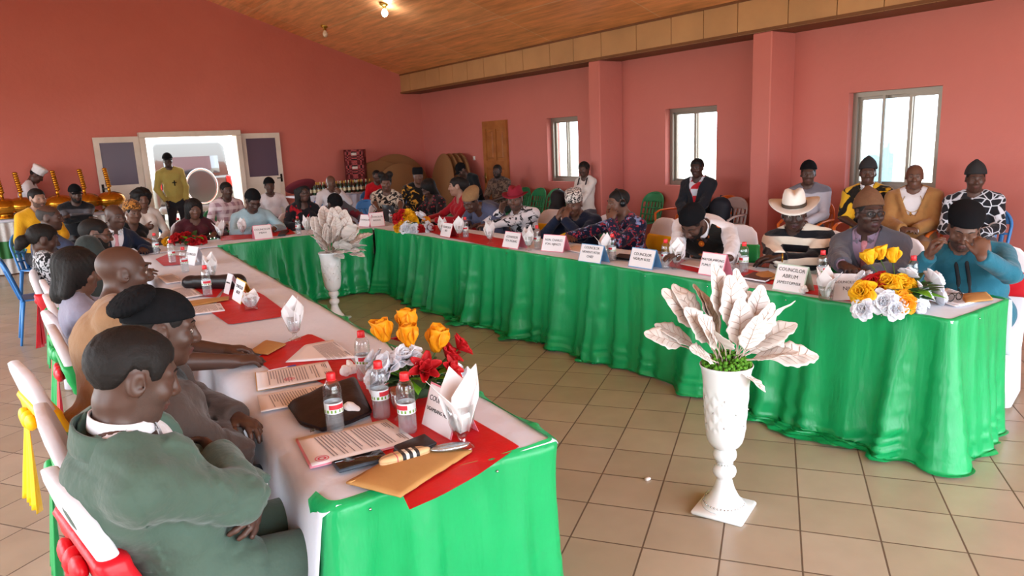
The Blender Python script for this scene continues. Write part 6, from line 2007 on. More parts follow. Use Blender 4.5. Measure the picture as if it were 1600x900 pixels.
def make_plastic(m, arms=False):
    """One-piece plastic garden chair, facing +X: rounded fan back with slots, dished seat, four splayed legs."""
    r = thing('plastic_chair', '-', 'chair')
    mb = MB(); mb.grid(lambda u, v: (-0.20 + 0.42 * u, (v - 0.5) * (0.40 + 0.04 * u), 0.43 - 0.02 * sin(pi * u) * sin(pi * v) - 0.02 * max(0, u - 0.9) * 10 * 0.5), 10, 10, thick=0.012); mb.build('seat', m, r)
    mb = MB()
    def bx(z): return -0.20 - (z - 0.42) * 0.28
    def half(z): t = (z - 0.42) / 0.44; return 0.20 * (1 + 0.08 * t) * (1 if t < 0.6 else sqrt(max(0.0, 1 - ((t - 0.6) / 0.42) ** 2)))
    # outer arch, top panel and slats with gaps between them
    zs = np.linspace(0.42, 0.84, 16)
    arch = [(bx(z) + 0.025 * (half(z) / 0.2) ** 2, -half(z), z) for z in zs] + [(bx(0.855), -0.06, 0.855), (bx(0.86), 0, 0.86), (bx(0.855), 0.06, 0.855)] + [(bx(z) + 0.025 * (half(z) / 0.2) ** 2, half(z), z) for z in zs[::-1]]
    mb.tube(arch, 0.016, 6, flat=0.8)
    mb.grid(lambda u, v: (bx(0.72 + 0.13 * v) + 0.025 * ((u - 0.5) * 2) ** 2, (u - 0.5) * 2 * half(0.72 + 0.13 * v) * 0.98, 0.72 + 0.13 * v), 10, 5, thick=0.008)
    for k in range(5):
        y = (k - 2) * 0.068; mb.grid(lambda u, v, y=y: (bx(0.43 + 0.3 * v) + 0.025 * (y / 0.2) ** 2, y + (u - 0.5) * 0.044, 0.43 + 0.3 * v), 2, 6, thick=0.008)
    for z in (0.52, 0.62): mb.grid(lambda u, v, z=z: (bx(z) + 0.025 * ((u - 0.5) * 2) ** 2 + 0.002, (u - 0.5) * 0.38, z + 0.02 * v), 8, 1, thick=0.008)
    mb.build('backrest', m, r)
    for (x, y, xf, yf) in ((0.17, 0.18, 0.20, 0.21), (0.17, -0.18, 0.20, -0.21), (-0.17, 0.18, -0.25, 0.21), (-0.17, -0.18, -0.25, -0.21)):
        mb = MB(); mb.tube([(x, y, 0.425), ((x + xf) / 2, (y + yf) / 2, 0.22), (xf, yf, 0.0)], [0.028, 0.024, 0.02], 6, flat=0.6); mb.build('leg', m, r)
    if arms:
        for sg in (-1, 1):
            mb = MB(); mb.tube([(bx(0.66) + 0.02, sg * 0.205, 0.66), (-0.10, sg * 0.245, 0.665), (0.08, sg * 0.25, 0.655), (0.17, sg * 0.24, 0.62), (0.18, sg * 0.22, 0.43)], [0.02, 0.024, 0.024, 0.022, 0.02], 8, flat=0.55); mb.build('armrest', m, r)
    return r


M_PG = mat('green_plastic', '#2f8a58', 0.38, spec=0.5); M_PB = mat('blue_plastic', '#3f7fc0', 0.38, spec=0.5); M_PO = mat('orange_plastic', '#e0702a', 0.38, spec=0.5); M_PW = mat('frosted_white_plastic', '#cdbfbd', 0.3, transp=0.35)
PG, PB, PO, PW = make_plastic(M_PG), make_plastic(M_PB), make_plastic(M_PO, True), make_plastic(M_PW, True)
PLG = 'plastic chairs along the walls'
for root, x, y, f_, lab in (
        (PG, 7.95, 10.95, 180, 'first green plastic chair right of the wooden door, against the wall'), (PG, 7.92, 10.45, 180, 'second green plastic chair from the wooden door'),
        (PG, 7.90, 9.95, 180, 'third green plastic chair from the wooden door'), (PG, 7.85, 9.45, 180, 'green plastic chair with a black backpack on its seat'),
        (PB, 7.60, 9.0, 180, 'blue plastic chair at the pillar where the girl in the pinafore sits'), (PG, 8.0, 12.75, 190, 'green plastic chair behind the man in dark uniform'),
        (PG, 8.02, 7.72, 180, 'green plastic chair between the far pillar and the middle window'), (PO, 7.88, 6.92, 170, 'empty orange plastic armchair under the middle window'),
        (PO, 7.92, 6.28, 180, 'orange plastic armchair under the man in the red and white checked vest'), (PW, 7.72, 6.0, 180, 'frosted white plastic armchair beside the near pillar'),
        (PO, 7.72, 4.80, 180, 'orange plastic armchair under the man in grey with a dark cap'), (PO, 7.75, 4.12, 180, 'orange plastic armchair under the man in the yellow and black tunic'),
        (PB, 7.72, 2.98, 180, 'blue plastic chair under the man in the white patterned gown'), (PO, 7.7, 3.58, 180, 'orange plastic armchair under the man in the tan suit'),
        (PB, 1.75, 10.35, 280, 'blue plastic chair beside the woman with curly hair'), (PG, 2.95, 11.75, 285, 'green plastic chair of the man in the pink plaid shirt'),
        (PB, 3.95, 12.35, 280, 'blue plastic chair of the man in white with a dark cap'), (PO, 3.9, 10.35, 280, 'orange plastic chair behind the woman in the wide maroon hat'),
        (PB, 5.15, 11.0, 270, 'blue plastic chair behind the capped man bowing over the cross table'), (PB, 5.75, 11.6, 270, 'pale blue plastic chair beside the woman with two hair puffs'),
        (PB, 0.30, 8.35, 0, 'blue plastic chair at the far end of the left row')):
    seat_at(root, x, y, f_, lab, PLG)

# ================================================================== along the back wall
M_GOLD = mat('polished_gold', '#c88a2a', 0.22, '#a86d18', nscale=5, metal=0.85)
M_BUFW = mat('silver_white_skirt', '#cfcac6', 0.6, '#b3ada8', nscale=40); M_BUFG = mat('green_buffet_band', '#2c6a34', 0.6)
r = thing('buffet_table', 'buffet table in a pale and green banded skirt by the far left wall', 'table', (-0.3, 14.1, 0))
mb = MB()
mb.grid(lambda u, v: (-1.5 + 3.5 * u, -0.42 - 0.03 * (1 - v) + 0.018 * sin(u * 190), 0.02 + 0.80 * v), 200, 6); mb.grid(lambda u, v: (2.0 + 0.018 * sin(u * 40), -0.42 + 0.84 * u, 0.02 + 0.80 * v), 40, 6); mb.build('skirt', M_BUFW, r)
mb = MB(); mb.grid(lambda u, v: (-1.5 + 3.5 * u, -0.455 + 0.018 * sin(u * 190), 0.26 + 0.27 * v), 200, 4); mb.build('green_band', M_BUFG, r)
mb = MB(); mb.box((0.25, 0, 0.835), (3.54, 0.88, 0.03)); mb.build('tabletop', M_WHITEC, r)
r = thing('chafing_dish', '-', 'serving dish'); CH = r
mb = MB(); mb.lathe([(0.10, 0.0), (0.17, 0.01), (0.16, 0.03), (0.10, 0.06), (0.12, 0.09), (0.20, 0.11), (0.22, 0.16), (0.225, 0.17)], 28); mb.build('pan', M_GOLD, r)
mb = MB(); mb.lathe([(0.228, 0.17), (0.23, 0.19), (0.21, 0.25), (0.15, 0.30), (0.07, 0.325), (0.0, 0.33)], 28); mb.build('dome_lid', M_GOLD, r)
mb = MB(); mb.tube([(0, 0, 0.32), (-0.01, 0, 0.36), (0.0, 0, 0.42)], [0.02, 0.028, 0.02], 10)
for k in range(9): mb.ball((-0.004 * k, 0, 0.42 + 0.036 * k), (0.040, 0.028, 0.026), 10)
mb.build('ornate_upright', M_GOLD, r)
for i, (px, py) in enumerate(((6, 320), (34, 312), (92, 310), (133, 303), (172, 302))):
    p = PY(px, py, 14.1)
    put(CH, 0, 0, ('gold chafing dish at the left picture edge, nearest the chef', 'gold chafing dish beside the chef', 'gold chafing dish behind the man in the black cap, second from the right but two', 'gold chafing dish second from the doorway', 'gold chafing dish nearest the doorway')[i], 'gold chafing dishes on the buffet', rz=0, z=0.851, at=(p[0], 14.1))
CHL = None
# drinks counter with small bottles
r = thing('drinks_table', 'white clothed drinks table right of the doorway', 'table', (5.75, 14.2, 0))
mb = MB(); mb.grid(lambda u, v: (-0.85 + 1.7 * u, -0.33 + 0.012 * sin(u * 60), 0.01 + 0.80 * v), 80, 3); mb.build('cloth_drop', M_WHITEC, r); mb = MB(); mb.box((0, 0, 0.825), (1.74, 0.68, 0.03)); mb.build('tabletop', M_WHITEC, r)
BT = []
for nm_, c1, c2 in (('brown', '#3a2212', '#c9a13a'), ('green', '#25402a', '#d9d2b0')):
    b_ = thing('drink_bottle', '-', 'bottle')
    mb = MB(); mb.lathe([(0.0, 0), (0.030, 0), (0.032, 0.01), (0.032, 0.13), (0.026, 0.17), (0.014, 0.20), (0.0125, 0.235)], 14); mb.build('bottle_body', mat(nm_ + '_bottle_glass', c1, 0.12, spec=0.7), b_)
    mb = MB(); mb.lathe([(0.0142, 0.195), (0.0140, 0.24), (0.0135, 0.252), (0.0, 0.253)], 12); mb.build('foil_neck', mat(nm_ + '_foil', c2, 0.35, metal=0.4), b_)
    mb = MB(); mb.lathe([(0.0326, 0.05), (0.0326, 0.11)], 14, cap=False); mb.build('bottle_label', mat(nm_ + '_paper_label', '#d8cfa8', 0.6), b_); BT.append(b_)
for i in range(34):
    row, k = divmod(i, 17)
    put(BT[(i * 7 + row) % 2], 0, 0, 'small drink bottle with a foil neck in the rows on the drinks table', 'drink bottles on the white table', rz=0, z=0.841, at=(5.02 + 0.092 * k + RNG.uniform(-.012, .012), 14.0 + 0.14 * row))
# stacked red crates
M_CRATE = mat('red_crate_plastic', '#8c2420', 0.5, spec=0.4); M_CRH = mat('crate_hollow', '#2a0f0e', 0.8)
cr = thing('drink_crate', '-', 'crate'); mb = MB(); W_, D_, H_ = 0.42, 0.32, 0.283
for sg in (-1, 1):
    for (z, h) in ((0.03, 0.06), (0.10, 0.03), (0.155, 0.03), (0.262, 0.042)): mb.box((0, sg * (D_ / 2 - 0.01), z), (W_, 0.02, h))
    for x in (-W_ / 2 + 0.03, W_ / 2 - 0.03, -0.09, 0.09): mb.box((x, sg * (D_ / 2 - 0.01), H_ / 2), (0.06, 0.02, H_))
    for (z, h) in ((0.06, 0.12), (0.262, 0.042)): mb.box((sg * (W_ / 2 - 0.01), 0, z), (0.02, D_ - 0.04, h))
    for y_ in (-0.105, 0.105): mb.box((sg * (W_ / 2 - 0.01), y_, H_ / 2), (0.02, 0.11, H_))
mb.box((0, 0, 0.01), (W_ - 0.04, D_ - 0.04, 0.02)); mb.build('crate_shell', M_CRATE, cr, smooth=False)
mb = MB(); mb.box((0, 0, 0.15), (W_ - 0.05, D_ - 0.05, 0.24)); mb.build('dark_inside', M_CRH, cr, smooth=False)  # solid dark block, coloured as the shade inside the crate
mb = MB(); mb.box((-0.0, -D_ / 2 - 0.001, 0.19), (0.11, 0.003, 0.05)); mb.build('white_marking', mat('crate_marking', '#c9b3a8', 0.7), cr, smooth=False)
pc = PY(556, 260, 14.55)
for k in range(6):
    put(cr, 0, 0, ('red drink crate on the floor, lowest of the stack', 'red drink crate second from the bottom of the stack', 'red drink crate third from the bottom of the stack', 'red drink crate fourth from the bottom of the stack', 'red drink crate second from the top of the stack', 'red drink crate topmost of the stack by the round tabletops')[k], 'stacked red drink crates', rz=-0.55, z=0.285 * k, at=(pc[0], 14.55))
# round tabletops leaning in the corner
M_PLY = mat('worn_plywood', '#d6a46c', 0.7, '#c08c54', nscale=4); M_PLYE = mat('plywood_edge', '#8a6540', 0.7)


def disc(lab, c, n, R):
    r = thing('round_tabletop', lab, 'tabletop', tuple(c), group='round tabletops leaning in the corner'); n = nrm(n)
    ax = frame_of(n, (0, 0, 1)); M = np.stack([ax[:, 0], ax[:, 2], -n], 1)
    M = np.stack([ax[:, 0], np.cross(n, ax[:, 0]), n], 1)
    mb = MB(M); mb.lathe([(0.0, -0.012), (R - 0.004, -0.012), (R - 0.004, 0.012), (0.0, 0.012)], 56); mb.build('plywood_disc', M_PLY, r, angle=40)
    mb = MB(M); mb.lathe([(R, -0.016), (R + 0.006, -0.01), (R + 0.006, 0.01), (R, 0.016)], 56); mb.build('edge_band', M_PLYE, r)


disc('largest round plywood tabletop leaning behind on the back wall', (7.55, 14.72, 0.80), (0.0, -1, 0.22), 0.78)
disc('round plywood tabletop leaning in front of the largest, left of it', (7.0, 14.45, 0.74), (-0.05, -1, 0.25), 0.72)
disc('round plywood tabletop leaning low before the other two by the crates', (7.45, 14.28, 0.70), (0.05, -1, 0.28), 0.68)
for k in range(4):
    disc(('nearly edge-on round tabletop, front one of the upright row', 'nearly edge-on round tabletop, second of the upright row', 'nearly edge-on round tabletop, third of the upright row', 'nearly edge-on round tabletop, rearmost of the upright row by the wall')[k], (7.86 + 0.10 * k, 13.35 - 0.05 * k, 0.78), (-1, 0.22, 0.10), 0.76)


# backpacks
def backpack(lab, x, y, z, rz, col):
    r = thing('backpack', lab, 'backpack', (x, y, z), rz)
    m = mat('backpack_' + col[1:], col, 0.7, bump=0.3, bscale=60)
    S = Solid(); S.cap((0, -0.07, 0.11), (0, 0.07, 0.11), 0.10, 0.10, k=0.08); S.cap((-0.02, -0.06, 0.34), (-0.02, 0.06, 0.34), 0.085, 0.085, k=0.10); S.cap((0, 0, 0.1), (-0.02, 0, 0.36), 0.12, 0.10, k=0.08)
    S.post.append(lambda P, D: np.maximum(D + 0.004 * wob(P, 24, 3), 0.003 - P[..., 2])); V, F = S.mesh(0.014); mesh_obj('bag_body', V, F, m, r)
    S = Solid(); S.cap((0.085, -0.06, 0.10), (0.085, 0.06, 0.10), 0.055, 0.055, k=0.05); S.cap((0.08, -0.05, 0.17), (0.08, 0.05, 0.17), 0.05, 0.05, k=0.05); V, F = S.mesh(0.012); mesh_obj('front_pocket', V, F, m, r)
    mb = MB(); mb.tube([(-0.05, -0.03, 0.43), (-0.05, -0.02, 0.48), (-0.05, 0.02, 0.48), (-0.05, 0.03, 0.43)], 0.009, 6); mb.build('top_handle', m, r)
    for sg in (-1, 1): mb = MB(); mb.tube([(-0.07, sg * 0.08, 0.40), (-0.16, sg * 0.09, 0.30), (-0.15, sg * 0.09, 0.12), (-0.06, sg * 0.10, 0.05)], 0.014, 6, flat=0.4); mb.build('strap', m, r)


backpack('black backpack standing on the seat of a green plastic chair', 7.80, 9.45, 0.435, pi, '#17161a')
backpack('dark navy backpack beside the man in the checked vest', 7.68, 6.0, 0.435, pi, '#141722')

# ================================================================== outside: the parked four-wheel drive and a low building
M_CAR = mat('silver_car_paint', '#3a352f', 0.3, metal=0.4, coat=0.6); M_CARG = mat('car_glass', '#3a3f44', 0.06, spec=0.9)
c0 = PY(310, 330, 18.6); r = thing('car', 'parked silver four wheel drive with a round spare wheel, seen through the doorway', 'car', (c0[0], 18.6, 0.0), rz=0.0); r.scale = (1.0, 1.0, 1.16)
mb = MB(); rings = []
for y_, w, z0, z1 in ((0.0, 1.70, 0.42, 1.00), (0.04, 1.80, 0.36, 1.06), (1.0, 1.82, 0.34, 1.06), (3.2, 1.80, 0.36, 1.0), (4.2, 1.70, 0.40, 0.9)): rings.append([(x, y_, (z0 + z1) / 2 + z) for x, z in rrect(w, z1 - z0, 0.10)])
loft(mb, rings); mb.build('lower_body', M_CAR, r)
mb = MB(); rings = []
for y_, w, z1 in ((0.05, 1.66, 1.0), (0.12, 1.60, 1.72), (0.4, 1.56, 1.80), (2.2, 1.52, 1.78), (3.0, 1.50, 1.0)): rings.append([(x, y_, (0.98 + z1) / 2 + z) for x, z in rrect(w, max(0.04, z1 - 0.98), 0.02 if z1 < 1.1 else 0.12)])
loft(mb, rings); mb.build('cabin', M_CAR, r)
mb = MB(); mb.grid(lambda u, v: (-0.62 + 1.24 * u, 0.062 + 0.07 * v - 0.02, 1.12 + 0.46 * v), 4, 4, thick=0.02); mb.build('rear_window', M_CARG, r)
mb = MB(); mb.lathe([(0.0, 0.0), (0.33, 0.0), (0.35, -0.02), (0.36, -0.10), (0.34, -0.16), (0.30, -0.175), (0.0, -0.18)], 40, warp=lambda p, t, rr, z: (p[0] + 0.12, z + 0.0, p[1] + 0.86)); sp_ = mb.build('spare_wheel_cover', mat('wheel_cover_grey', '#33312f', 0.3, metal=0.4), r)
mb = MB(); mb.tube([(0.12 + 0.35 * cos(t), -0.14, 0.86 + 0.35 * sin(t)) for t in np.linspace(0, 2 * pi, 40, endpoint=False)], 0.028, 8, closed=True); mb.build('chrome_ring', mat('chrome', '#a8a8a8', 0.12, metal=1.0), sp_)
mb = MB(); mb.box((0, -0.08, 0.42), (1.74, 0.2, 0.16), bev=0.05); mb.build('bumper', mat('bumper_plastic', '#4a4642', 0.5), r)
for sg in (-1, 1):
    mb = MB(); mb.box((sg * 0.80, 0.0, 0.92), (0.13, 0.06, 0.26), bev=0.02); mb.build('tail_lamp', mat('red_lamp_lens', '#8c1c18', 0.2), r)
    for y_ in (0.75, 3.4): mb = MB(); mb.lathe([(0.0, -0.11), (0.30, -0.11), (0.34, -0.08), (0.34, 0.08), (0.30, 0.11), (0.0, 0.11)], 28, warp=lambda p, t, rr, z, y_=y_, sg=sg: (sg * 0.78 + z, y_ + p[0], 0.34 + p[1])); mb.build('wheel', mat('tyre_rubber', '#1c1b1a', 0.8), r)
# ================================================================== people
def HX(px, py, X): return PXp(px, py, X)


def HY(px, py, Y): return PY(px, py, Y)


W_SH = cloth('white_shirt_cotton', '#d9d6da'); DK_TR = cloth('dark_trousers', '#1d1d22', '#26262c', nscale=5); GREY_TR = cloth('grey_trousers', '#4a4a52')
NAVY_TR = cloth('navy_trousers', '#161b2e')
LROW, RROW, BROW, WROW, GUEST = 'people along the left table', 'people along the right table', 'people along the cross table', 'people seated along the window wall', 'people in the rear of the hall'
D2R = radians


def on_table(f_, c, spread=0.13, reach=0.36, z=0.805, cur=0.35):
    """Both forearms resting on the table ahead of a seated figure."""
    a = radians(f_); f = np.array([cos(a), sin(a), 0]); r = np.array([sin(a), -cos(a), 0]); c = np.array([c[0], c[1], 0.0])
    return {'L': dict(w=c + f * reach - r * spread + np.array([0, 0, z]), hint=-r * 0.9 - np.array([0, 0, 0.6]), curl=cur, d=f + r * 0.5),
            'R': dict(w=c + f * reach + r * spread + np.array([0, 0, z]), hint=r * 0.9 - np.array([0, 0, 0.6]), curl=cur, d=f - r * 0.5)}


# ---- left row -----------------------------------------------------------------------------
green_suit = cloth('sage_green_suiting', '#485a4e', '#42544a', nscale=4, rough=0.72)
seat_at(CR_, 0.34, 2.09, 8, 'white covered chair with a red bow under the man in the green suit')
person('person in a sage green suit sitting with folded arms at the near left table', PZ(209, 585, 1.165), (0.30, 2.07), 4, 'dark', look=(2, 20, -3), res=0.0062,
       top=W_SH, jacket=green_suit, collar=W_SH, trousers=green_suit, hair='short', beard='stubble', group=LROW, fat=1.08, fold=1.25, hunch=0.6,
       arms={'R': dict(w=(0.44, 2.16, 0.82), hint=(0.9, -0.55, -0.6), d=(-0.15, 1, 0.05), n=(-1, 0, -0.2), curl=0.5),
             'L': dict(w=(0.505, 2.02, 0.735), hint=(0.5, 0.8, -0.7), d=(-0.52, -0.85, -0.12), n=(-0.8, 0.3, -0.3), curl=0.45, spread=0.25)})
seat_at(CG_, 0.34, 2.68, 0, 'white covered chair hidden behind the green suited man')
brown_suit = cloth('brown_suiting', '#4a3c38', '#42352f', nscale=4)
person('person in a dark brown suit and a black knitted pom cap, arms folded', PZ(252, 512, 1.165), (0.38, 2.62), 0, 'dark', look=(-2, 12, 0), res=0.0065,
       top=cloth('black_undershirt', '#1a1718'), jacket=brown_suit, trousers=NAVY_TR, hair='crop', hat='pom', hatm=mat('black_rib_knit', '#0e0e10', 0.95, '#17171a', spec=0.15, nscale=60, bump=0.5, bscale=120), group=LROW, fat=1.1,
       arms={'R': dict(w=(0.56, 2.66, 0.74), hint=(0.5, -0.6, -0.7), d=(0.3, 0.9, 0), n=(-0.5, 0, -1), curl=0.5), 'L': dict(w=(0.60, 2.58, 0.77), hint=(0.5, 0.7, -0.7), d=(0.35, -0.85, -0.05), n=(-0.3, 0, -1), curl=0.45)})
seat_at(CY_, 0.30, 3.42, 8, 'white covered chair with a yellow bow under the bald man in tan')
tan = cloth('tan_tunic_cotton', '#977455', '#8a694c', nscale=4)
c1, c2 = PZ(372, 548, 0.80), PZ(398, 556, 0.80)
person('bald person in a plain tan tunic leaning on bare forearms over the left table', PZ(193, 425, 1.21), (0.25, 3.42), 0, 'dark', look=(2, 6, 0), res=0.0075, fat=1.36,
       top=tan, sleeve=0.45, trousers=DK_TR, hair=None, group=LROW, tail=0.4,
       arms={'R': dict(w=c2 - np.array([0.10, 0.02, 0]), hint=(0.1, -0.4, -0.9), d=(1, -0.05, -0.05), n=(0, 0.2, -1), curl=0.55), 'L': dict(w=c1 - np.array([0.05, -0.04, 0]), hint=(0, 0.5, -0.9), d=(1, -0.25, 0), n=(0, -0.1, -1), curl=0.6)})
seat_at(CRG_, 0.46, 4.05, 0, 'white covered chair with a green and red bow beside the tan tunic'); 
dup(CG_, (0.47, 4.50, 0), 0.1, 'white covered chair with a green bow under the woman with long straight hair')
dup(CRG_, (0.50, 5.05, 0), 0.0, 'empty white covered chair with a red and green bow in the left row')
person('woman with long straight dark hair seen from behind in the left row', PZ(122, 422, 1.15), (0.44, 4.36), 0, 'mid', look=(-8, 14, 0), res=0.011, female=True, hair='bob', sc=0.95,
       top=cloth('lilac_grey_blouse', '#8f8b9c', '#7d7a8c', nscale=8), trousers=DK_TR, group=LROW, arms=on_table(0, (0.44, 4.36), reach=0.28))
dup(CG_, (0.52, 5.72, 0), 0.0, 'white covered chair under the bearded man in the dark suit')
dsuit = cloth('charcoal_suiting', '#2f3634', '#293030', nscale=5)
lh = PZ(226, 430, 0.82)
person('bearded person with glasses in a charcoal suit leaning over the left table', PZ(149, 366, 1.16), (0.52, 5.70), -4, 'mid', look=(0, 10, 0), res=0.0105, top=W_SH, collar=W_SH, jacket=dsuit, trousers=DK_TR, hair='crop', beard='full', glasses=True, group=LROW,
       arms={'R': dict(w=lh - np.array([0.06, 0, 0]), hint=(0, -0.6, -0.8), d=(1, 0, 0.25), n=(0, 0.5, -1), curl=0.35, spread=0.25), 'L': dict(w=lh + np.array([-0.05, 0.25, 0]), hint=(0, 0.6, -0.8), curl=0.4)})
seat_at(CR_, 0.50, 6.36, -12, 'white covered chair with a long red bow under the woman with a hair bun')
person('woman with a smooth bun and low ponytail in a black and white print dress', PZ(68, 374, 1.13), (0.46, 6.34), 0, 'dark', look=(4, 14, 0), res=0.012, female=True, hair='bun',
       top=cloth('black_white_leaf_print', '#1a1a1d', '#b9b9be', kind='print', pscale=34, thresh=0.52), trousers=DK_TR, group=LROW, arms=on_table(0, (0.46, 6.34), reach=0.40))
person('person with cropped greying hair facing right at the far end of the left row', PZ(78, 340, 1.19), (0.36, 7.85), -10, 'dark', look=(-6, 4, 0), res=0.012, hair='balding', hairm=M_HAIRG, top=cloth('dull_navy_shirt', '#2b3148'), trousers=DK_TR, group=LROW, arms=on_table(-10, (0.36, 7.85), reach=0.42))
navy = cloth('navy_suiting', '#1a2338', '#151d30', nscale=5)
person('smiling bald person in a navy suit with a pink tie at the table corner', PZ(180, 338, 1.15), (0.88, 8.28), -72, 'dark', look=(12, 6, 0), res=0.012, hair=None, top=W_SH, collar=W_SH, jacket=navy, tie=mat('pink_tie', '#c98f98', 0.6), trousers=NAVY_TR, group=LROW, arms=on_table(-60, (0.88, 8.28), reach=0.38))
hA = PZ(238, 352, 0.86)
person('person in a gold patterned headscarf and a short sleeved black dress', PZ(208, 333, 1.10), (1.20, 9.28), -65, 'mid', look=(-8, 4, 4), res=0.012, female=True, hair='short', hat='wrap', hatm=cloth('gold_brown_scarf', '#a8702f', '#4a2e16', kind='print', pscale=28), top=cloth('black_dress', '#141416'), sleeve=0.4, trousers=DK_TR, group=BROW,
       arms={'L': dict(w=hA - np.array([0.08, 0, 0]), hint=(0.2, 0.5, -0.8), d=(1, -0.1, 0.1), n=(0, -1, 0), curl=1.1), 'R': dict(w=(1.38, 8.62, 0.81), hint=(-0.6, -0.2, -0.8))})
dup(PB, (0.45, 10.55, 0), -1.0, 'blue plastic chair of the person in the yellow vest', PLG)
person('light skinned bearded person in a yellow vest over a white shirt', HY(58, 310, 10.6), (0.44, 10.75), -70, 'light', look=(8, 4, 0), res=0.014, hair='short', beard='stubble', top=cloth('yellow_vest_cotton', '#d19a1e'), trousers=DK_TR, group=GUEST)
person('person in a black cap and black shirt with folded arms before the buffet', HY(118, 303, 12.6), (1.02, 12.7), -85, 'dark', look=(5, 8, 0), res=0.016, hair='crop', hat='ballcap', hatm=mat('black_cap_cloth', '#121113', 0.9, spec=0.15), beard='full', top=cloth('black_jersey', '#16161a', '#55545a', kind='stripes', pscale=2.2, thresh=0.93), trousers=DK_TR, group=GUEST,
       arms={'R': dict(w=(1.14, 12.40, 0.88), hint=(-0.8, -0.5, -0.5), d=(1, 0, 0)), 'L': dict(w=(0.94, 12.36, 0.92), hint=(0.8, -0.5, -0.5), d=(-1, 0, 0))})
dup(PG, (1.05, 12.85, 0), -1.5, 'green plastic chair under the person in the black cap', PLG)
person('woman with wide curly black hair in a white top near the doorway', HY(222, 311, 10.5), (1.62, 10.55), -85, 'mid', look=(2, 6, 0), res=0.014, female=True, hair='afro', top=cloth('cream_top', '#cfc6bf'), trousers=DK_TR, group=GUEST)

# ---- cross table ----------------------------------------------------------------------------
def cross(lab, px, py, Y=9.05, hipdy=0.12, f_=270, reach=0.42, hx=0.0, **k):
    h = HY(px, py, Y); hip = (h[0] + hx, Y + hipdy)
    k.setdefault('arms', on_table(f_, hip, reach=reach)); k.setdefault('res', 0.0125); k.setdefault('trousers', DK_TR)
    dup(CG_, (hip[0], Y + hipdy + 0.07, 0), radians(f_), 'white covered chair of the ' + lab.split(',')[0])
    return person(lab, h, hip, f_, group=BROW, **k)


cross('woman with long hair in a maroon dress, at the left of the cross table', 303, 326, 9.15, female=True, sk='mid', hair='long', look=(0, 10, 0), top=cloth('maroon_dress', '#3a1218', '#52202a', nscale=9))
cross('person in pale blue with a dark cap, writing at the cross table', 395, 314, sk='dark', look=(8, 28, 0), hat='beanie', hatm=mat('black_cap_cloth', '#121113', 0.9, spec=0.15), glasses=True, top=cloth('pale_blue_kaftan', '#9fbcc6', '#92b0bb', nscale=5), fat=1.2)
cross('woman in a wide maroon hat and black coat, at the cross table', 473, 301, sk='dark', female=True, hair='long', look=(4, -4, 0), hat='widebrim', hat_tilt=22, hatm=mat('maroon_felt', '#5c1620', 0.9), glasses=True, top=cloth('black_red_coat', '#17141a', '#a01420', kind='print', pscale=5, thresh=0.6))
cross('person in a dark cap bowing far forward, in grey and maroon', 522, 320, 8.85, 0.33, look=(15, 48, 0), hx=0.22, sk='dark', hat='beanie', hatm=mat('black_cap_cloth', '#121113', 0.9, spec=0.15), top=cloth('grey_maroon_jacket', '#4a4a50', '#6a1c26', kind='print', pscale=4, thresh=0.52), hunch=2)
cross('woman with two hair puffs in a black and cream print, at the table corner', 603, 285, 9.35, 0.1, f_=245, sk='mid', female=True, hair='puffs', look=(0, 14, 0), glasses=False, top=cloth('cream_black_print', '#cfc4b4', '#221f1f', kind='print', pscale=16, thresh=0.5), fat=1.25, sleeve=0.4,
      arms={'R': dict(w=(4.18, 8.75, 0.80), hint=(-0.8, -0.3, -0.5), d=(0.7, -0.7, 0)), 'L': dict(w=(4.45, 8.66, 0.80), hint=(0.8, -0.2, -0.5), d=(-0.9, -0.5, 0))})
person('person in a pink plaid shirt sitting behind the cross table', HY(354, 297, 11.4), (2.92, 11.55), 275, 'dark', look=(2, 4, 0), res=0.015, hair='short', beard='stubble', top=cloth('pink_plaid_cotton', '#c9b3ba', '#8a6070', kind='plaid', pscale=9, col3='#e0d4d8'), trousers=DK_TR, group=GUEST)
person('person in a white kaftan and dark cap sitting behind the cross table', HY(421, 291, 12.15), (3.86, 12.25), 270, 'dark', look=(-10, 4, 0), res=0.015, hair='crop', hat='beanie', hatm=mat('black_cap_cloth', '#121113', 0.9, spec=0.15), top=W_SH, trousers=W_SH, group=GUEST)
hd = HY(517, 285, 12.1)
person('bald person in white with a hand at the chin by the drinks table', hd, (hd[0], 12.2), 265, 'mid', look=(-6, 6, 0), res=0.015, hair=None, top=W_SH, trousers=GREY_TR, group=GUEST,
       arms={'L': dict(w=hd + np.array([0.06, -0.22, -0.19]), hint=(0.7, -0.2, -0.8), d=(-0.3, 0.35, 0.9), n=(0, 1, 0.3), curl=0.7)})
dup(PB, (hd[0], 12.3, 0), radians(265), 'blue plastic chair under the bald man in white', PLG)
person('small person in red sitting by the leaning round tabletops', HY(589, 275, 13.2), (6.30, 13.3), 262, 'dark', res=0.016, hair='crop', top=cloth('red_jersey', '#b81420'), trousers=DK_TR, group=GUEST, sc=0.9)
dup(PB, (6.3, 13.42, 0), radians(262), 'blue plastic chair under the small person in red', PLG)
h = HY(653, 275, 10.6)
person('person in a tall black cap and a black and gold embroidered gown', h, (h[0], 10.75), 255, 'mid', look=(-6, 2, 0), res=0.014, hair='crop', hat='kufi', hatm=mat('black_cap_cloth', '#121113', 0.9, spec=0.15), top=cloth('black_gold_gown', '#17130f', '#b9862f', kind='print', pscale=11, thresh=0.6), trousers=DK_TR, group=GUEST, fat=1.2, tail=0.6)
dup(PB, (h[0] + 0.03, 10.85, 0), radians(255), 'blue plastic chair under the person in the tall black cap', PLG)

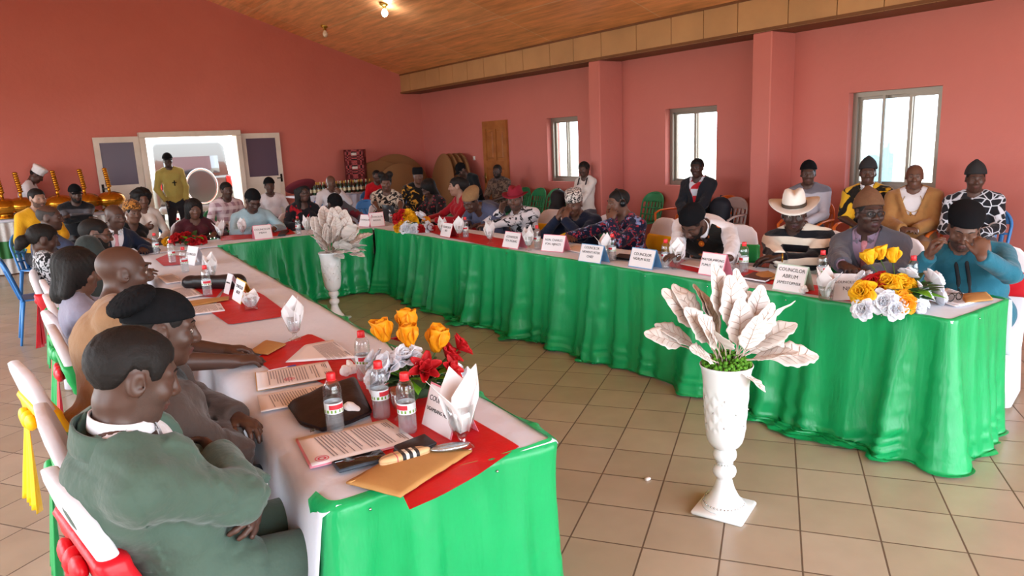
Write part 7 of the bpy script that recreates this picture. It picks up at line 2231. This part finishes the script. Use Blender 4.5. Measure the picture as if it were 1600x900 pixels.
# ---- right table ----------------------------------------------------------------------------
def right(lab, px, py, X=4.72, hx=0.17, hy=0.0, f_=180, reach=0.46, chair=None, chl=None, **k):
    h = HX(px, py, X); hip = (X + hx, h[1] + hy)
    k.setdefault('arms', on_table(f_, hip, reach=reach)); k.setdefault('res', 0.0095); k.setdefault('trousers', DK_TR)
    if chair is not None: seat_at(chair, hip[0] + 0.06, hip[1], f_, chl or 'white covered chair of the ' + lab.split(',')[0])
    return person(lab, h, hip, f_, group=RROW, **k)


def at_face(px, py, X): return PXp(px, py, X)


pb = cloth('petrol_blue_tunic', '#1f6579', '#1a5a6e', nscale=4, rough=0.7)


def placket(info):
    b_ = info; T = MB(None, -b_['base'])
    for x in (-0.028, 0.028):
        pts = []
        for z in np.linspace(-0.02, -0.34, 9):
            pts.append(b_['front_surf'](z, x, 0.012))
        T.tube(pts, 0.011, 6, flat=0.35, up=b_['RC'][:, 1])
    T.build('dark_placket', mat('dark_placket_cloth', '#20262c', 0.7), b_['root'])


hb_ = HX(1506, 357, 4.70)
right('person in a petrol blue tunic and black cap, hands raised to the face', 1506, 357, 4.70, 0.16, -0.04, f_=192, res=0.0075, sk='mid', look=(14, 26, 6), hat='beret', hatm=mat('black_felt_cap', '#0f0e11', 0.95, spec=0.15), hair='crop', beard='stubble', top=pb, trousers=pb, fat=1.3, tail=0.6, chair=CR_, chl='white covered chair with red sash at the right end of the right table', extra=placket,
      arms={'R': dict(w=at_face(1450, 402, 4.42), hint=(-0.3, 0.6, -0.8), d=(0.05, -0.25, 1.0), n=(0.5, -0.9, 0.1), curl=[0.7, 0.9, 0.6, 0.45], spread=0.4, thumb=0.6), 'L': dict(w=at_face(1536, 402, 4.38), hint=(-0.4, -0.8, -0.7), d=(0.28, 0.25, 1.0), n=(0.9, 0.4, -0.2), curl=[0.9, 1.0, 1.0, 0.9], thumb=0.3)})
right('person in a grey suit with glasses and a brown pointed cap, beside the flowers', 1358, 333, 4.72, 0.17, 0.02, f_=190, res=0.0080, sk='deep', look=(42, -2, 0), hat='peak', hatm=mat('brown_knit_cap', '#6b4a33', 0.95, '#5c3d2a', nscale=30), glasses=True, hair='crop', top=cloth('mauve_shirt', '#8a7488'), collar=cloth('mauve_shirt', '#8a7488'), tie=mat('red_pink_tie', '#a8384a', 0.5, '#d0a0a8', nscale=60, namt=0.1), jacket=cloth('slate_grey_suiting', '#54535d', '#4b4a54', nscale=5), chair=CRG_,
      chl='white covered chair of the person in the grey suit', arms={'R': dict(w=PZ(1318, 432, 0.83), hint=(0.2, 0.8, -0.6), d=(-0.5, -0.7, 0), curl=0.5), 'L': dict(w=(4.36, 2.28, 0.81), hint=(0.2, -0.8, -0.6), d=(-0.6, 0.6, 0), curl=0.5)})
stripe = cloth('striped_sweater_knit', '#e6dfd0', '#15161d', kind='stripes', pscale=9.5, thresh=0.5)
right('person in a white felt hat and a black and cream striped sweater', 1241, 333, 4.74, 0.17, 0.0, f_=192, res=0.0080, sk='deep', look=(22, 12, -3), hat='stetson', hatm=mat('off_white_felt', '#d8d3cc', 0.9), hair='crop', top=stripe, top_inf=0.018, fat=1.38, chair=CRG_, chl='white covered chair of the person in the striped sweater',
      arms={'R': dict(w=PZ(1222, 412, 0.83), hint=(0.2, 0.9, -0.6), d=(-0.55, 0.8, 0), n=(0, 0, -1), curl=0.4), 'L': dict(w=(4.42, 2.95, 0.81), hint=(0.2, -0.9, -0.5), d=(-0.6, 0.7, 0), curl=0.4)},
      extra=lambda b: MB(None, -b['base']).tube([b['A']['R'][2] - b['A']['R'][3] * 0.02 + 0.031 * (cos(t) * nrm(np.cross(b['A']['R'][3], (0, 0, 1))) + sin(t) * np.array([0, 0, 1.])) for t in np.linspace(0, 2 * pi, 18, endpoint=False)], 0.006, 6, closed=True).build('gold_watch', M_BRASS, b['root']))
hbv = HX(1083, 347, 4.22)


def vest(b):
    """Sleeveless embroidered vest over the shirt."""
    S = Solid(); NB, H, RC = b['NB'], b['H'], b['RC']
    TL = np.linalg.norm(NB - H); lerp = lambda t: H + (NB - H) * t; back = -RC[:, 1] * 0.03
    S.ell(H, (0.17, 0.135, 0.13), RC, k=0.05); S.ell(lerp(0.36) + RC[:, 1] * 0.015, (0.155, 0.118, 0.30 * TL), RC, k=0.05); S.ell(lerp(0.70) + back, (0.160, 0.118, 0.30 * TL), RC, k=0.05)
    for sg in (-1, 1): S.cap(NB - RC[:, 2] * 0.0 + RC[:, 0] * sg * 0.05 + back * 0.5, NB - RC[:, 2] * 0.045 + RC[:, 0] * sg * 0.14 + back * 0.5, 0.05, 0.05, k=0.04); S.ell(lerp(0.78) + RC[:, 1] * 0.055 + RC[:, 0] * sg * 0.075, (0.075, 0.05, 0.07), RC, k=0.05)
    def cut(P, D):
        l = (P - NB) @ RC; y_ = l[..., 1] + 0.01
        D = np.maximum(D, np.minimum(0.085 - np.hypot(l[..., 0], y_ * 0.9), l[..., 2] - 0.02 + 0.9 * np.maximum(y_, 0)))
        return np.maximum(D, H[2] - 0.10 - P[..., 2])
    S.post.append(cut); b['child']('embroidered_vest', S, b['res'] * 1.2, cloth('black_orange_flower_embroidery', '#15120f', '#c9641c', kind='dots', pscale=13, thresh=0.30, col3='#f0a030'), 0.018)


right('person in a black cap bending over the table in an embroidered black vest', 1083, 347, 4.22, 0.64, 0.26, f_=200, res=0.0085, sk='dark', look=(-20, 46, 12), hat='beanie', hatm=mat('black_felt_cap', '#0f0e11', 0.95, spec=0.15), hair='crop', beard='full', collar=W_SH, top=W_SH, fat=1.1, chair=CG_, chl='white covered chair with a green sash of the bending person in the embroidered vest', hunch=1.5,
      extra=vest, arms={'R': dict(w=PZ(1060, 412, 0.82), hint=(0.2, 0.8, -0.6), d=(-1, 0, 0)), 'L': dict(w=PZ(1140, 418, 0.82), hint=(0.3, -0.9, -0.3), d=(-0.8, 0.5, 0))})


def headset(b):
    m = mat('black_headset', '#111114', 0.35); h = b['h2w']
    T = MB(None, -b['base']); T.tube([h((0.09 * sin(t), -0.005, 0.03 + 0.095 * cos(t))) for t in np.linspace(-1.75, 1.75, 18)], 0.007, 6); o = T.build('headset', m, b['root'])
    for sg in (-1, 1): T = MB(None, -b['base']); T.ball(h((sg * 0.092, -0.005, -0.005)), (0.03, 0.03, 0.036), 12); T.build('ear_cup', m, o)


hh_ = HX(966, 316, 4.74)
right('person wearing a black headset with a hand on the cheek', 966, 316, 4.74, 0.18, -0.05, f_=168, res=0.0095, sk='mid', look=(-8, 8, 0), hair='crop', top=cloth('navy_pattern_jacket', '#141a33', '#7f8db8', kind='print', pscale=13, thresh=0.60, col3='#a03040'), extra=headset, fat=1.15, chair=CY_, chl='white covered chair with a wide yellow sash behind the person wearing the headset',
      arms={'L': dict(w=hh_ + np.array([-0.15, -0.04, -0.16]), hint=(-0.4, -0.6, -0.8), d=(0.45, -0.1, 0.9), n=(0.8, 0.4, 0), curl=0.6), 'R': dict(w=(4.36, 5.15, 0.81), hint=(0, 0.9, -0.5), d=(-0.5, -0.8, 0))})
hk_ = HX(897, 318, 4.74)
right('person in a black and white patterned round cap, hands over the mouth', 897, 318, 4.74, 0.18, -0.03, f_=186, res=0.0100, sk='mid', look=(20, 14, 0), hat='kufi', hatm=cloth('black_white_zigzag', '#1c1a1c', '#cfc7c0', kind='print', pscale=58, thresh=0.5), hair='crop', top=cloth('navy_kaftan', '#131c33', '#0f172b', nscale=5), trousers=NAVY_TR, fat=1.15, chair=CG_, chl='white covered chair with a green sash behind the patterned round cap',
      arms={'L': dict(w=hk_ + np.array([-0.17, -0.05, -0.15]), hint=(-0.4, -0.7, -0.7), d=(0.35, 0.1, 0.85), n=(0.9, 0.2, 0), curl=0.55), 'R': dict(w=hk_ + np.array([-0.13, 0.11, -0.15]), hint=(-0.3, 0.7, -0.7), d=(0.25, -0.2, 0.95), n=(0.9, -0.4, 0), curl=0.6)})
hf_ = HX(805, 311, 4.74)
right('person in a maroon fedora and black and white shirt, hand at the ear', 805, 311, 4.74, 0.18, -0.06, f_=190, res=0.0105, sk='mid', look=(26, 8, 0), hat='fedora', hatm=mat('maroon_fedora_felt', '#7c1426', 0.9), hair='crop', beard='stubble', top=cloth('white_black_brush_print', '#cfcbcf', '#1a191d', kind='print', pscale=12, thresh=0.58), chair=CY_, chl='white covered chair with a yellow sash behind the maroon fedora',
      arms={'R': dict(w=hf_ + np.array([-0.10, 0.15, -0.14]), hint=(-0.3, 0.8, -0.6), d=(0.35, -0.2, 0.9), n=(0.2, -1, 0), curl=0.7), 'L': dict(w=(4.34, hf_[1] + 0.12, 0.805), hint=(0, -0.9, -0.4), d=(-0.3, 0.95, 0), curl=0.4)})
right('person in a brown cap and blue grey shirt leaning low over the table', 736, 314, 4.42, 0.55, 0.10, f_=185, res=0.0105, sk='dark', look=(8, 30, 10), hat='beret', hatm=mat('brown_tweed_cap', '#8a6a48', 0.95, '#775a3c', nscale=40), hair='crop', top=cloth('blue_grey_shirt', '#4c5068', '#43475e', nscale=5), fat=1.25, hunch=1.2, chair=CG_, chl='white covered chair of the person leaning in the brown cap')
right('woman in red with braided hair turned to the left, beside the laptop', 714, 291, 4.78, 0.12, 0.0, f_=170, res=0.011, sk='light', female=True, look=(-28, 2, 0), hair='braids', top=cloth('red_gown', '#a01322', '#8c0f1c', nscale=5), chair=CG_, chl='white covered chair of the woman in red')
right('woman with long black hair and a dark print dress, looking at a laptop', 669, 294, 4.76, 0.12, 0.0, f_=182, res=0.0115, sk='dark', female=True, look=(6, 30, 0), hair='long', top=cloth('dark_red_dot_print', '#1b1418', '#8a2a34', kind='dots', pscale=22, thresh=0.28), chair=CG_, chl='white covered chair of the woman at the laptop', reach=0.34)

# ---- along the window wall --------------------------------------------------------------------
def wall(lab, px, py, X=7.66, hx=0.05, hy=0.0, f_=185, **k):
    h = HX(px, py, X); hip = (X + hx, h[1] + hy); k.setdefault('res', 0.0115); k.setdefault('trousers', GREY_TR)
    a = radians(f_); f = np.array([cos(a), sin(a), 0]); r = np.array([sin(a), -cos(a), 0]); c = np.array([*hip, 0.0])
    k.setdefault('arms', {'L': dict(w=c + f * 0.33 - r * 0.05 + np.array([0, 0, 0.68]), d=f * 0.4 + r, curl=0.5), 'R': dict(w=c + f * 0.33 + r * 0.07 + np.array([0, 0, 0.69]), d=f * 0.4 - r, curl=0.5)})
    return person(lab, h, hip, f_, group=WROW, **k)


wall('person in a grey sweater and dark cap sitting right of the near pillar', 1263, 271, sk='dark', f_=200, look=(12, 4, 0), hat='beanie', hatm=mat('black_felt_cap', '#0f0e11', 0.95, spec=0.15), hair='crop', top=cloth('grey_sweater', '#6d6a74', '#b0adb8', kind='stripes', pscale=1.35, thresh=0.62))
wall('person in a yellow and black embroidered tunic below the near window', 1356, 270, sk='dark', f_=200, look=(8, 2, 0), hat='peak', hatm=mat('black_grey_cap', '#2a2a2c', 0.95), hair='crop', top=cloth('yellow_black_embroidery', '#d2a324', '#16130f', kind='print', pscale=6.5, thresh=0.50), collar=W_SH, fat=1.15, sleeve=0.48)
wall('person in a tan suit and white printed shirt with a gold chain', 1429, 275, sk='mid', f_=200, look=(6, 6, 0), hair=None, top=W_SH, jacket=cloth('tan_suiting', '#a57848', '#986c3e', nscale=5), jopen=1.5, trousers=cloth('tan_trousers', '#8a6440'), necklace=M_BRASS, fat=1.25)
wall('person in a black gown with white branching lines and a black cap', 1524, 279, sk='dark', f_=200, look=(10, 6, 0), hat='peak', hatm=mat('black_grey_cap', '#2a2a2c', 0.95), hair='crop', top=cloth('white_branch_on_black', '#1b1c22', '#c9ced8', kind='net', pscale=13, thresh=0.06), fat=1.25)
wall('person in a dark jacket over a red and white checked vest by the window', 1089, 262, sk='deep', f_=190, look=(8, 4, 0), hair='short', top=cloth('red_white_check', '#c8ccd8', '#b0202c', kind='checks', pscale=5.5), jacket=cloth('black_jacket', '#1b1d24'), jopen=1.3, lapel='none', trousers=DK_TR)
wall('girl in a white blouse with dark pinafore straps by the far window', 912, 264, X=7.72, sk='dark', female=True, f_=195, look=(10, 8, 0), hair='braids', top=cloth('white_blouse', '#d6cfc9'), sc=0.9, res=0.013,
     extra=lambda b: [MB(None, -b['base']).tube([b['NB'] + b['RC'][:, 0] * s * 0.075 + b['RC'][:, 1] * y + b['RC'][:, 2] * z for (y, z) in ((-0.10, -0.12), (-0.04, 0.035), (0.06, 0.0), (0.115, -0.10), (0.135, -0.2))], 0.013, 6, flat=0.5).build('pinafore_strap', mat('dark_pinafore', '#2b2326', 0.9), b['root']) for s in (-1, 1)])
wall('person in brown camouflage print sitting before the wooden door', 777, 267, X=7.70, sk='deep', f_=200, look=(14, 4, 0), hair='crop', beard='full', top=cloth('brown_camouflage', '#3d2d26', '#6a5648', kind='print', pscale=16, thresh=0.5), trousers=DK_TR, res=0.013, sleeve=0.45)
dup(PG, (7.80, HX(777, 267, 7.70)[1], 0), radians(200), 'green plastic chair under the person in camouflage print', PLG)
wall('person in a dark uniform and cap bending over papers near the wooden door', 721, 266, X=7.35, hx=0.38, hy=-0.05, sk='dark', f_=185, look=(-10, 40, 0), hat='ballcap', hatm=mat('black_cap_cloth', '#121113', 0.9, spec=0.15), hair='crop', top=cloth('black_uniform', '#15171a', '#6a6030', kind='dots', pscale=5, thresh=0.10), trousers=DK_TR, res=0.013)

# ---- standing at the back -----------------------------------------------------------------------
h = HY(262, 251, 14.75)
person('person standing in the doorway in a mustard sweater with dark crosses and a cap', h, (h[0] + 0.05, 14.75), 275, 'deep', look=(-12, 4, 0), res=0.0145, stand=True, sc=(h[2] - 0.0) / 1.63, hair='crop', hat='ballcap', hatm=mat('black_cap_cloth', '#121113', 0.9, spec=0.15), top=cloth('mustard_sweater', '#a89852', '#9e8e4a', nscale=5), trousers=DK_TR, group=GUEST, fat=1.1,
       arms={'L': dict(w=(h[0] + 0.22, 14.66, 0.92), hint=(0.9, 0.3, -0.2), d=(-0.4, -0.2, -0.9), curl=0.6), 'R': dict(w=(h[0] - 0.14, 14.66, 0.92), hint=(-0.9, 0.3, -0.2), d=(0.4, -0.2, -0.9), curl=0.6)},
       extra=lambda b: [MB(None, -b['base']).box(b['NB'] + b['RC'][:, 2] * z + b['RC'][:, 0] * x + b['RC'][:, 1] * 0.148, (0.018, 0.012, 0.10)).box(b['NB'] + b['RC'][:, 2] * (z + 0.01) + b['RC'][:, 0] * x + b['RC'][:, 1] * 0.148, (0.075, 0.012, 0.016)).build('cross_emblem', mat('black_cross_print', '#17150f', 0.9), b['root']) for x, z in ((0.0, -0.27),)])
h = HY(57, 274, 14.68)
person('chef in a white jacket and tall white hat bending over the buffet', h, (h[0] - 0.30, 14.78), -15, 'dark', look=(0, 38, 0), res=0.0145, stand=True, sc=0.93, hair='crop', hat='chef', hatm=mat('white_chef_hat', '#e6e2e2', 0.9), top=W_SH, sleeve=0.45, trousers=DK_TR, group=GUEST,
       arms={'R': dict(w=(h[0] + 0.06, 14.35, 1.02), hint=(-0.3, -0.5, -0.8)), 'L': dict(w=(h[0] + 0.14, 14.60, 1.02), hint=(-0.3, 0.6, -0.8))})

# prototypes never set out on the floor are taken away again
for root in (GLS, BTL, TUM, CR_, CY_, CG_, CRG_, PG, PB, PO, PW, CH, cr, *BT, *NAP):
    if root.get('label') == '-':
        for c in list(root.children):
            for g in list(c.children): bpy.data.objects.remove(g)
            bpy.data.objects.remove(c)
        bpy.data.objects.remove(root)
